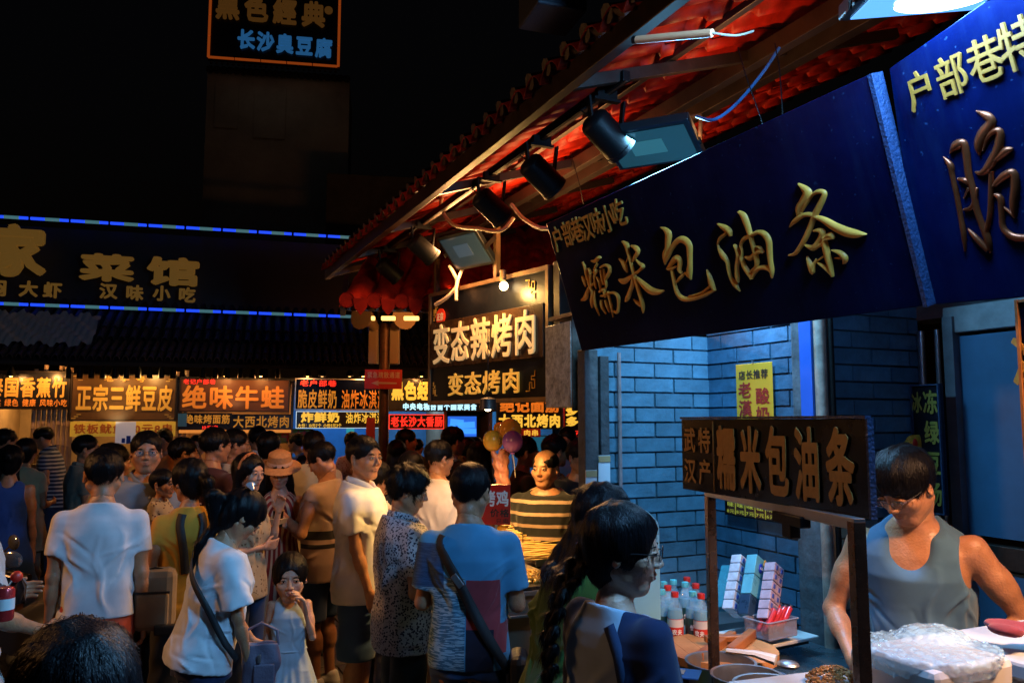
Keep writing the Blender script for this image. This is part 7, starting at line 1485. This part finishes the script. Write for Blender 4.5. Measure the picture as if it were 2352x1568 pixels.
# -- man with phone
P = person('young man in a sleeveless beige top looking down at his phone', 741, 1017, 5.8, 62, head=(0, 30, 0), top=dict(mat=cloth('beige_black_bands', (.42, .30, .22), 'bands', (.02, .02, .02), [(1.0, 1.03), (1.06, 1.12)]), sleeve=.18, loose=.03, hem=.78), bottom=dict(kind='shorts', mat=c_denim), aR='hold', aL='hold')
q = world_in(P, (P['arms']['R'][2]*.5+P['arms']['L'][2]*.5+np.array([0, .09, .05]))*P['s']); rt = empty('mobile_phone', tuple(q), R(62), 'dark mobile phone held up by the man in the beige top', 'phone'); rt.rotation_euler = (R(-50), 0, R(62)); MB().box((0, 0, 0), (.075, .009, .15)).build('case', m_blackmetal, rt, bevel=.004); MB().box((0, -.006, 0), (.068, .002, .14)).build('screen', M('phone_glass', (.02, .02, .03), .08, coat=1), rt)
# -- main man in the white shirt
c_shirt = cloth('white_linen', (.66, .64, .64), fold=.8)
P = person('tall man in a white collared shirt and denim shorts staring to the right', 838, 1005, 5.0, -104, hair='crop', head=(-30, 1, 0), top=dict(mat=c_shirt, kind='shirt', sleeve=.72, sr=.070, loose=.035, hem=.79, flare=.02, fold=.0036), bottom=dict(kind='shorts', mat=c_denim, wide=.045, cut=.47), aR=((.05, .12, -1), (-.05, .32, -1), (0, 1, .2)), aL='down', fat=.004, hs=1.05)
P = person('person in a black and white sailor-striped top behind the tall man', 872, 1060, 5.4, -40, top=dict(mat=cloth('white_black_bands', (.50, .44, .38), 'bands', (.01, .01, .012), [(1.14, 1.19), (1.21, 1.235)]), sleeve=.6, sr=.07), bottom=dict(mat=c_black), sex='f', hair='short', faced=False)
# -- older man in the floral shirt
c_flor = cloth('small_floral_print', (.45, .43, .46), 'print', (.03, .03, .06), (80, .42), fold=.7)
P = person('older man with wavy hair in a white shirt printed with small dark flowers', 938, 1074, 4.2, -74, hair='messy', head=(-14, 14, 0), skin='mid', fat=.012, top=dict(mat=c_flor, kind='shirt', sleeve=.7, sr=.07, loose=.03, hem=.79), bottom=dict(mat=c_dark, wide=.03), aR='bent', aL='bent')
# -- man in the white tee behind
P = person('young man with glasses in a pinkish white T-shirt seen from behind', 1010, 1013, 5.7, -22, glasses=True, head=(-34, 4, 0), top=dict(mat=c_pink, loose=.02), bottom=dict(mat=c_denim), aR='bent', aL='bent', faced=True)
# -- man in the patched blue T-shirt
cp = cloth('patched_blue_tee', (.08, .30, .50), 'patch', None, [(-.30, -.005, .70, 1.20, (.06, .16, .24), (.30, .46, .55)), (-.30, -.10, 1.15, 1.34, (.03, .07, .15), (.05, .10, .20)), (.0, .145, .98, 1.19, (.36, .05, .06), None), (.0, .12, .70, .98, (.02, .02, .04), None), (.12, .17, .88, 1.0, (.36, .05, .06), None)], fold=.7)
P = person('man in a light blue patchwork T-shirt with a black crossbody strap', 1082, 1070, 3.7, -8, fat=.004, hs=1.04, head=(-14, 10, 0), top=dict(mat=cp, sleeve=.75, sr=.068, loose=.016, hem=.84, fold=.003), bottom=dict(mat=c_denim, wide=.012), aR=((.15, .05, -1), (-.10, .9, .1), (0, 0, 1)), aL=((.16, .05, -1), (-.2, .9, .1), (0, 0, 1)), faced=True)
strap(P, [(222, 1.435), (205, 1.34), (190, 1.24), (172, 1.12), (152, 1.0), (135, .90), (120, .83)], .046, m_strap, 'crossbody_strap', .028)
q = on_torso(P, 190, 1.24, .034); MB().box(tuple(q), (.062, .012, .030), rz=.1, ry=.9).build('strap_buckle', m_steel, P['root'], bevel=.003)
q = world_in(P, on_torso(P, 105, .84, .06)); rt = empty('crossbody_bag', tuple(q), R(-90), 'black crossbody bag hanging at the right hip of the blue T-shirt', 'bag'); MB().box((0, 0, -.05), (.20, .08, .24)).build('bag', M('black_nylon', (.012, .013, .016), .5, bump=(30, .3)), rt, bevel=.03); MB().box((0, -.045, -.06), (.15, .02, .12)).build('pocket', MATS['black_nylon'], rt, bevel=.01)
# -- middle background
P = person('long-haired woman partly hidden behind the wavy-haired man', 945, 1040, 6.0, -150, sex='f', hair='long', top=dict(mat=c_black), bottom=dict(mat=c_dark), aL='up', head=(0, 20, 0))
P = person('man in a dark blue T-shirt in profile near the red doorway', 935, 986, 8.6, -80, top=dict(mat=c_navy), bottom=dict(mat=c_dark))
P = person('child in an olive shirt carried beside the dark blue T-shirt', 961, 1006, 8.9, -20, hs=1.1, H=.62, top=dict(mat=c_olive), bottom=dict(mat=c_dark), faced=False); P['root'].location.z = at(961, 1006, 8.9)[2]-1.745*.62-.02
P = person('woman in black with long hair left of the dark blue T-shirt', 912, 1012, 7.9, -10, sex='f', hair='long', top=dict(mat=c_black), bottom=dict(mat=c_dark), faced=False)
P = person('tall man with glasses in front of the television', 1043, 981, 7.4, -60, glasses=True, top=dict(mat=c_black), bottom=dict(mat=c_dark))
P = person('girl with dark hair looking down at her snack by the television', 1073, 1010, 7.9, 100, sex='f', hair='bob', head=(0, 24, 0), top=dict(mat=c_black), bottom=dict(mat=c_dark), aR='hold')
P = person('person with dark hair left of the balloons in the distance', 1092, 1004, 9.6, 20, top=dict(mat=c_grey), bottom=dict(mat=c_dark), faced=False)
P = person('woman with long straight dark hair seen from behind below the balloons', 1100, 1016, 6.4, 0, sex='f', hair='long', hair_len=.30, top=dict(mat=cloth('brick_cotton', (.20, .07, .04))), bottom=dict(mat=c_dark), faced=False)
P = person('man in a black T-shirt right of the purple balloon', 1208, 1003, 6.6, -75, top=dict(mat=c_black), bottom=dict(mat=c_dark), aR='bent', aL='bent')
P = person('woman with short hair and patterned sleeves behind the bald vendor', 1276, 999, 6.3, -55, sex='f', hair='short', top=dict(mat=cloth('brown_print', (.15, .09, .06), 'print', (.03, .02, .02), (40, .35)), sleeve=.8), bottom=dict(mat=c_dark), aR='reach')
P = person('man in a light blue shirt holding a phone at the far right stall', 1303, 981, 8.6, 160, head=(0, 22, 0), top=dict(mat=cloth('light_blue_cotton', (.14, .34, .46))), bottom=dict(mat=c_dark), aR='up', aL='hold')
P = person('person in a black hooded top with a round print beside the pillar', 1332, 1012, 5.9, -140, top=dict(mat=c_black, sleeve=1.5), bottom=dict(mat=c_dark), faced=True, hair='short')
q = P['s']*np.array(P['tp']((0, .135, 1.26))); m = MB(); m.tube([(q[0]+.07*math.cos(a), q[1], q[2]+.07*math.sin(a)) for a in np.linspace(0, 2*math.pi, 20)], .006, 6); m.tube([(q[0]-.05, q[1], q[2]+.05), (q[0]+.05, q[1], q[2]-.05)], .006, 6); m.build('round_print', M('print_grey', (.35, .33, .32), .6), P['root'])
# -- bald vendor
c_bs = cloth('black_tan_stripe', (.015, .015, .017), 'stripe', (.45, .30, .20), (.075, .28))
P = person('bald man in a black and tan striped T-shirt behind the skewers', 1252, 1034, 5.35, 168, hair='bald', fat=.03, head=(-14, 4, 0), skin='mid', top=dict(mat=c_bs, kind='tee', sleeve=.62, sr=.068, loose=.015), bottom=dict(mat=c_dark), aR='down', aL=((.2, .1, -1), (.0, .4, -1), (0, 1, 0)))
# -- the girls at the near stall
c_green = cloth('green_cotton', (.06, .13, .02), fold=.7)
P = person('woman with long loose dark hair in an oversized green T-shirt', 1386, 1116, 2.85, -60, sex='f', hair='long', hair_len=.03, top=dict(mat=c_green, sleeve=.95, sr=.078, loose=.045, hem=.74, fold=.0045), bottom=dict(mat=c_dark), head=(-4, 10, 0), lean=13, faced=True, aR='down', aL='bent')
c_rag = cloth('grey_navy_raglan', (.36, .47, .58), 'raglan', (.010, .018, .06), .125)
P = person('girl with round glasses and a long side braid in a grey and navy top', 1430, 1163, 2.2, -50, sex='f', skin='fair', hair='braid', glasses=True, head=(-46, 5, 0), top=dict(mat=c_rag, sleeve=1.6, sr=.060, loose=.022, neck=.066, hem=.78), bottom=dict(mat=c_dark), aR='bent', aL='bent',
           pull=[(-.060, -.075, 1.60), (-.115, -.120, 1.50), (-.130, -.150, 1.38), (-.125, -.155, 1.20), (-.120, -.150, 1.02)])
strap(P, [(148, 1.44), (140, 1.34), (130, 1.22), (118, 1.08), (108, .94), (100, .84)], .030, c_navy, 'bag_strap', .022)
h0 = P['hf'].p((-.05, -.11, -.02))*P['s']; MB().tube([h0+np.array([.03*math.cos(a), .012*math.sin(2*a), .025*math.sin(a)]) for a in np.linspace(0, 6.28, 14)], .006, 8).build('hair_tie', M('blue_scrunchie', (.03, .08, .2), .6), P['root'], True)
# -- the vendor in the grey vest
c_vest = cloth('grey_marl_vest', (.06, .14, .24), fold=.6)
P = person('vendor with glasses in a grey-blue sleeveless vest working with his head bowed', 2076, 1036, 2.95, 168, lean=16, hair='bangs', skin='mid', glasses=True, fat=.012, head=(-26, 34, 0), top=dict(mat=c_vest, kind='tank', sleeve=0, loose=.010, hem=.82, scoop=.13, fold=.003), bottom=dict(mat=c_dark),
           aR=((.42, .30, -1), (-.55, 1.0, -.35), (0, .2, 1)), aL=((.55, -.02, -1), (-.75, .9, -.28), (0, .2, 1)))
# -- little girl in the pale blue dress
P = person('little girl in a pale blue sleeveless tiered dress with a hand at her mouth', 667, 1294, 4.5, 176, sex='f', skin='fair', hair='bun', hs=1.62, head=(4, 4, 0), top=dict(mat=cloth('pale_blue_gauze', (.45, .56, .64)), kind='strap', sleeve=0, hem=.30, flare=.17, pleat=(14, .05, 1.02), scoop=.12), aL='up', aR='down')
t_ = P['root']
for z in (1.02, .62): 
    pts = []
    for a in np.linspace(0, 2*math.pi, 40): w_ = (.150 if z > .9 else .235)+.006*math.sin(a*14); pts.append(np.array([w_*math.sin(a), w_*.78*math.cos(a), z])*P['s'])
    MB().tube(pts, .006, 6).build('frill', cloth('pale_blue_gauze', (.45, .56, .64)), t_, True)
# ================================================================ the lit lamps of the place and some added lights
COOL = (.42, .70, 1.0); BLUE = (.10, .35, 1.0); WARM = (1.0, .44, .12); AMB = (1.0, .56, .16)
def flood(loc, target, size, col, power, lab, glow=None, es=0.0, cat='floodlight', unlit=False, spread=180):
    d = Vector(tuple(np.array(target, float)-np.array(loc, float))); rt = empty('floodlight', tuple(loc)); tag(rt, lab, cat); rt.rotation_euler = (d.to_track_quat('-Z', 'Y')).to_euler()
    w, h = size; MB().box((0, 0, .025), (w+.05, h+.05, .04)).build('housing', M('flood_housing', (.02, .025, .03), .4, .4), rt, bevel=.006)
    for k in range(5): MB().box((0, -h/2+(k+.5)*h/5, .058), (w*.8, .006, .03)).build('cooling_fin', MATS['flood_housing'], rt)
    MB().box((-w/2-.035, 0, .05), (.008, .03, .12)).box((w/2+.035, 0, .05), (.008, .03, .12)).box((0, 0, .115), (w+.08, .03, .008)).build('bracket', m_darksteel, rt)
    MB().box((0, 0, .003), (w, h, .003)).build('glass', emi('flood_glow_'+str(len(MATS)), glow or col, es, (.02, .04, .05), .2), rt)
    MB().box((w*.04, h*.03, -.0005), (w*.42, h*.40, .003)).build('led_panel', emi('led_panel_'+str(len(MATS)), glow or col, es*2.6, (.02, .03, .035), .3), rt)
    if not unlit:
        l = bpy.data.lights.new('flood_light', 'AREA'); l.shape = 'RECTANGLE'; l.size, l.size_y = w, h; l.color = col; l.energy = power; l.spread = R(spread); o = link(bpy.data.objects.new('flood_light', l)); o.parent = rt; o.location = (0, 0, -.006)
    return rt
# bright cool floodlight at the top right, over the vendor
p = at(2160, 2, 1.80); flood(p, p+np.array([.04, .24, -1.0]), (.34, .26), (.16, .46, 1.0), 24, 'glaring bluish floodlight at the top right above the second board', (.10, .35, 1.0), 1.6); MB().lathe([(.001, -.003), (.10, -.003)], n=28).build('led_disc', emi('led_disc_glow', (.9, .9, 1), 6), bpy.data.objects['floodlight'], True)
# teal floodlight over the big board
p = at(1497, 340, 3.3); flood(p, p+np.array([-.10, -.20, -1.0]), (.34, .26), (.20, .60, 1.0), 58, 'teal glass floodlight hanging above the left part of the big board', (.05, .28, .38), .16)
# greyish flood above the barbecue sign; its warm light on the crowd is added
p = at(1068, 577, 5.5); flood(p, p+np.array([-.75, -.75, -1.0]), (.36, .24), (1.0, .46, .16), 38, 'grey glass floodlight above the barbecue signboard', (.12, .22, .30), .10)
area_light(None, pe.pt(x0_er+1.2, zb_er-.05, .25), pe.pt(x0_er+1.3, zb_er+.8, 1.0), (1.0, .10), (1, .36, .08), 26, 'end_roof_uplight')  # unseen uplight that reddens the end roof
# hot lamp on the barbecue sign
l = bpy.data.lights.new('bulb_light', 'POINT'); l.color = AMB; l.energy = 16; l.shadow_soft_size = .03; o = link(bpy.data.objects.new('bulb_light', l)); o.location = LAMP_BBQ
# pan lamps over the barbecue counter, under the sign
def pan_lamp(loc, power, lab, col=AMB, es=6, r=.05):
    rt = empty('pan_lamp', tuple(loc), 0, lab, 'lamp'); MB().lathe([(.02, .07), (.05, .06), (r, 0), (r*1.02, -.004), (r*.95, 0), (.045, .05), (.001, .055)], n=24).build('shade', m_darksteel, rt, True); MB().ball((0, 0, .012), .026, 12, 8).build('bulb', emi('hot_bulb', (1, .72, .35), 14), rt, True); MB().cyl((0, 0, .07), (0, 0, .5), .004, n=6).build('flex', m_blackmetal, rt)
    l = bpy.data.lights.new('bulb_light', 'SPOT'); l.spot_size = R(150); l.spot_blend = .5; l.color = col; l.energy = power; l.shadow_soft_size = .05; o = link(bpy.data.objects.new('bulb_light', l)); o.parent = rt; o.location = (0, 0, -.01)
pan_lamp(st(4.50, 1.88, 1.95), 105, 'small pan lamp tucked under the barbecue signboard')
# unseen uplights, turned away from the boards, that redden the tiles from below
for k, (u, v, z, e) in enumerate(((6.2, 2.3, 2.95, 16), (4.55, 2.15, 3.02, 15), (3.8, 2.05, 3.05, 9), (2.6, 2.0, 3.05, 7), (1.5, 2.0, 3.05, 6))):
    area_light(None, st(u, v, z), st(u+.1, v+.35, 4.2), (.30, .10), (1, .42, .13), e, 'canopy_uplight')
# far row: the bulbs of the gooseneck lamps light the signs and the queue
for px, col, e in ((38, WARM, 13), (120, WARM, 9), (270, AMB, 13), (350, AMB, 8), (520, WARM, 12), (600, WARM, 10), (705, WARM, 9), (830, WARM, 9), (962, WARM, 10), (1180, WARM, 13), (1280, WARM, 10)):
    a = FRW.hit(px, 868); l = bpy.data.lights.new('sign_bulb_light', 'POINT'); l.color = col; l.energy = e; l.shadow_soft_size = .02; o = link(bpy.data.objects.new('sign_bulb_light', l)); o.location = FRW.pt(a[0], a[1]+.01, -.235)
for a, b, col, e in ((-40, 160, AMB, 22), (165, 405, AMB, 18), (410, 668, WARM, 20), (680, 886, (.15, .45, 1), 26), (893, 1020, (.3, .6, 1), 16), (1130, 1340, (.2, .6, 1), 22)):
    c = FRW.pt((fs(a)+fs(b))/2, 2.36, .7); area_light(None, c, c-ZV, (abs(fs(b)-fs(a))*.6, .4), col, e, 'bay_ceiling_light')
# sign spot hot spots
for px, py, col, e in ((265, 935, (1, .75, .35), 5), (540, 900, (1, .5, .2), 3)):
    a = FRW.hit(px, py); p = FRW.pt(a[0], a[1]-.20, -.28); spot_light(p, FRW.pt(a[0], a[1]+.06, 0), col, e, 100, .9)
# floods outside the view: a cool one for the crowd's backs, two added warm ones
flood(st(1.15, 1.55, 3.02), st(3.0, -.9, 1.0), (.34, .26), (.20, .54, 1.0), 95, 'floodlight over the neighbouring stall behind the camera, cool white', (.5, .7, 1), 1.0)
flood(st(.6, 2.25, 2.75), st(1.75, 2.25, 1.25), (.30, .22), (1, .52, .26), 12, 'added warm floodlight aimed at the vendor, outside the view', (1, .6, .3), 1.0, spread=52)
flood(np.array([-4.6, 3.6, 2.9]), np.array([-1.2, 4.4, 1.2]), (.34, .26), (1, .44, .14), 17, 'added warm floodlight on the left side of the lane, outside the view', (1, .5, .2), 1.0, spread=110)
area_light(None, st(3.0, 2.68, 2.5), st(3.0, 2.1, .9), (.5, .06), (.30, .60, 1.0), 8, 'niche_strip_light')
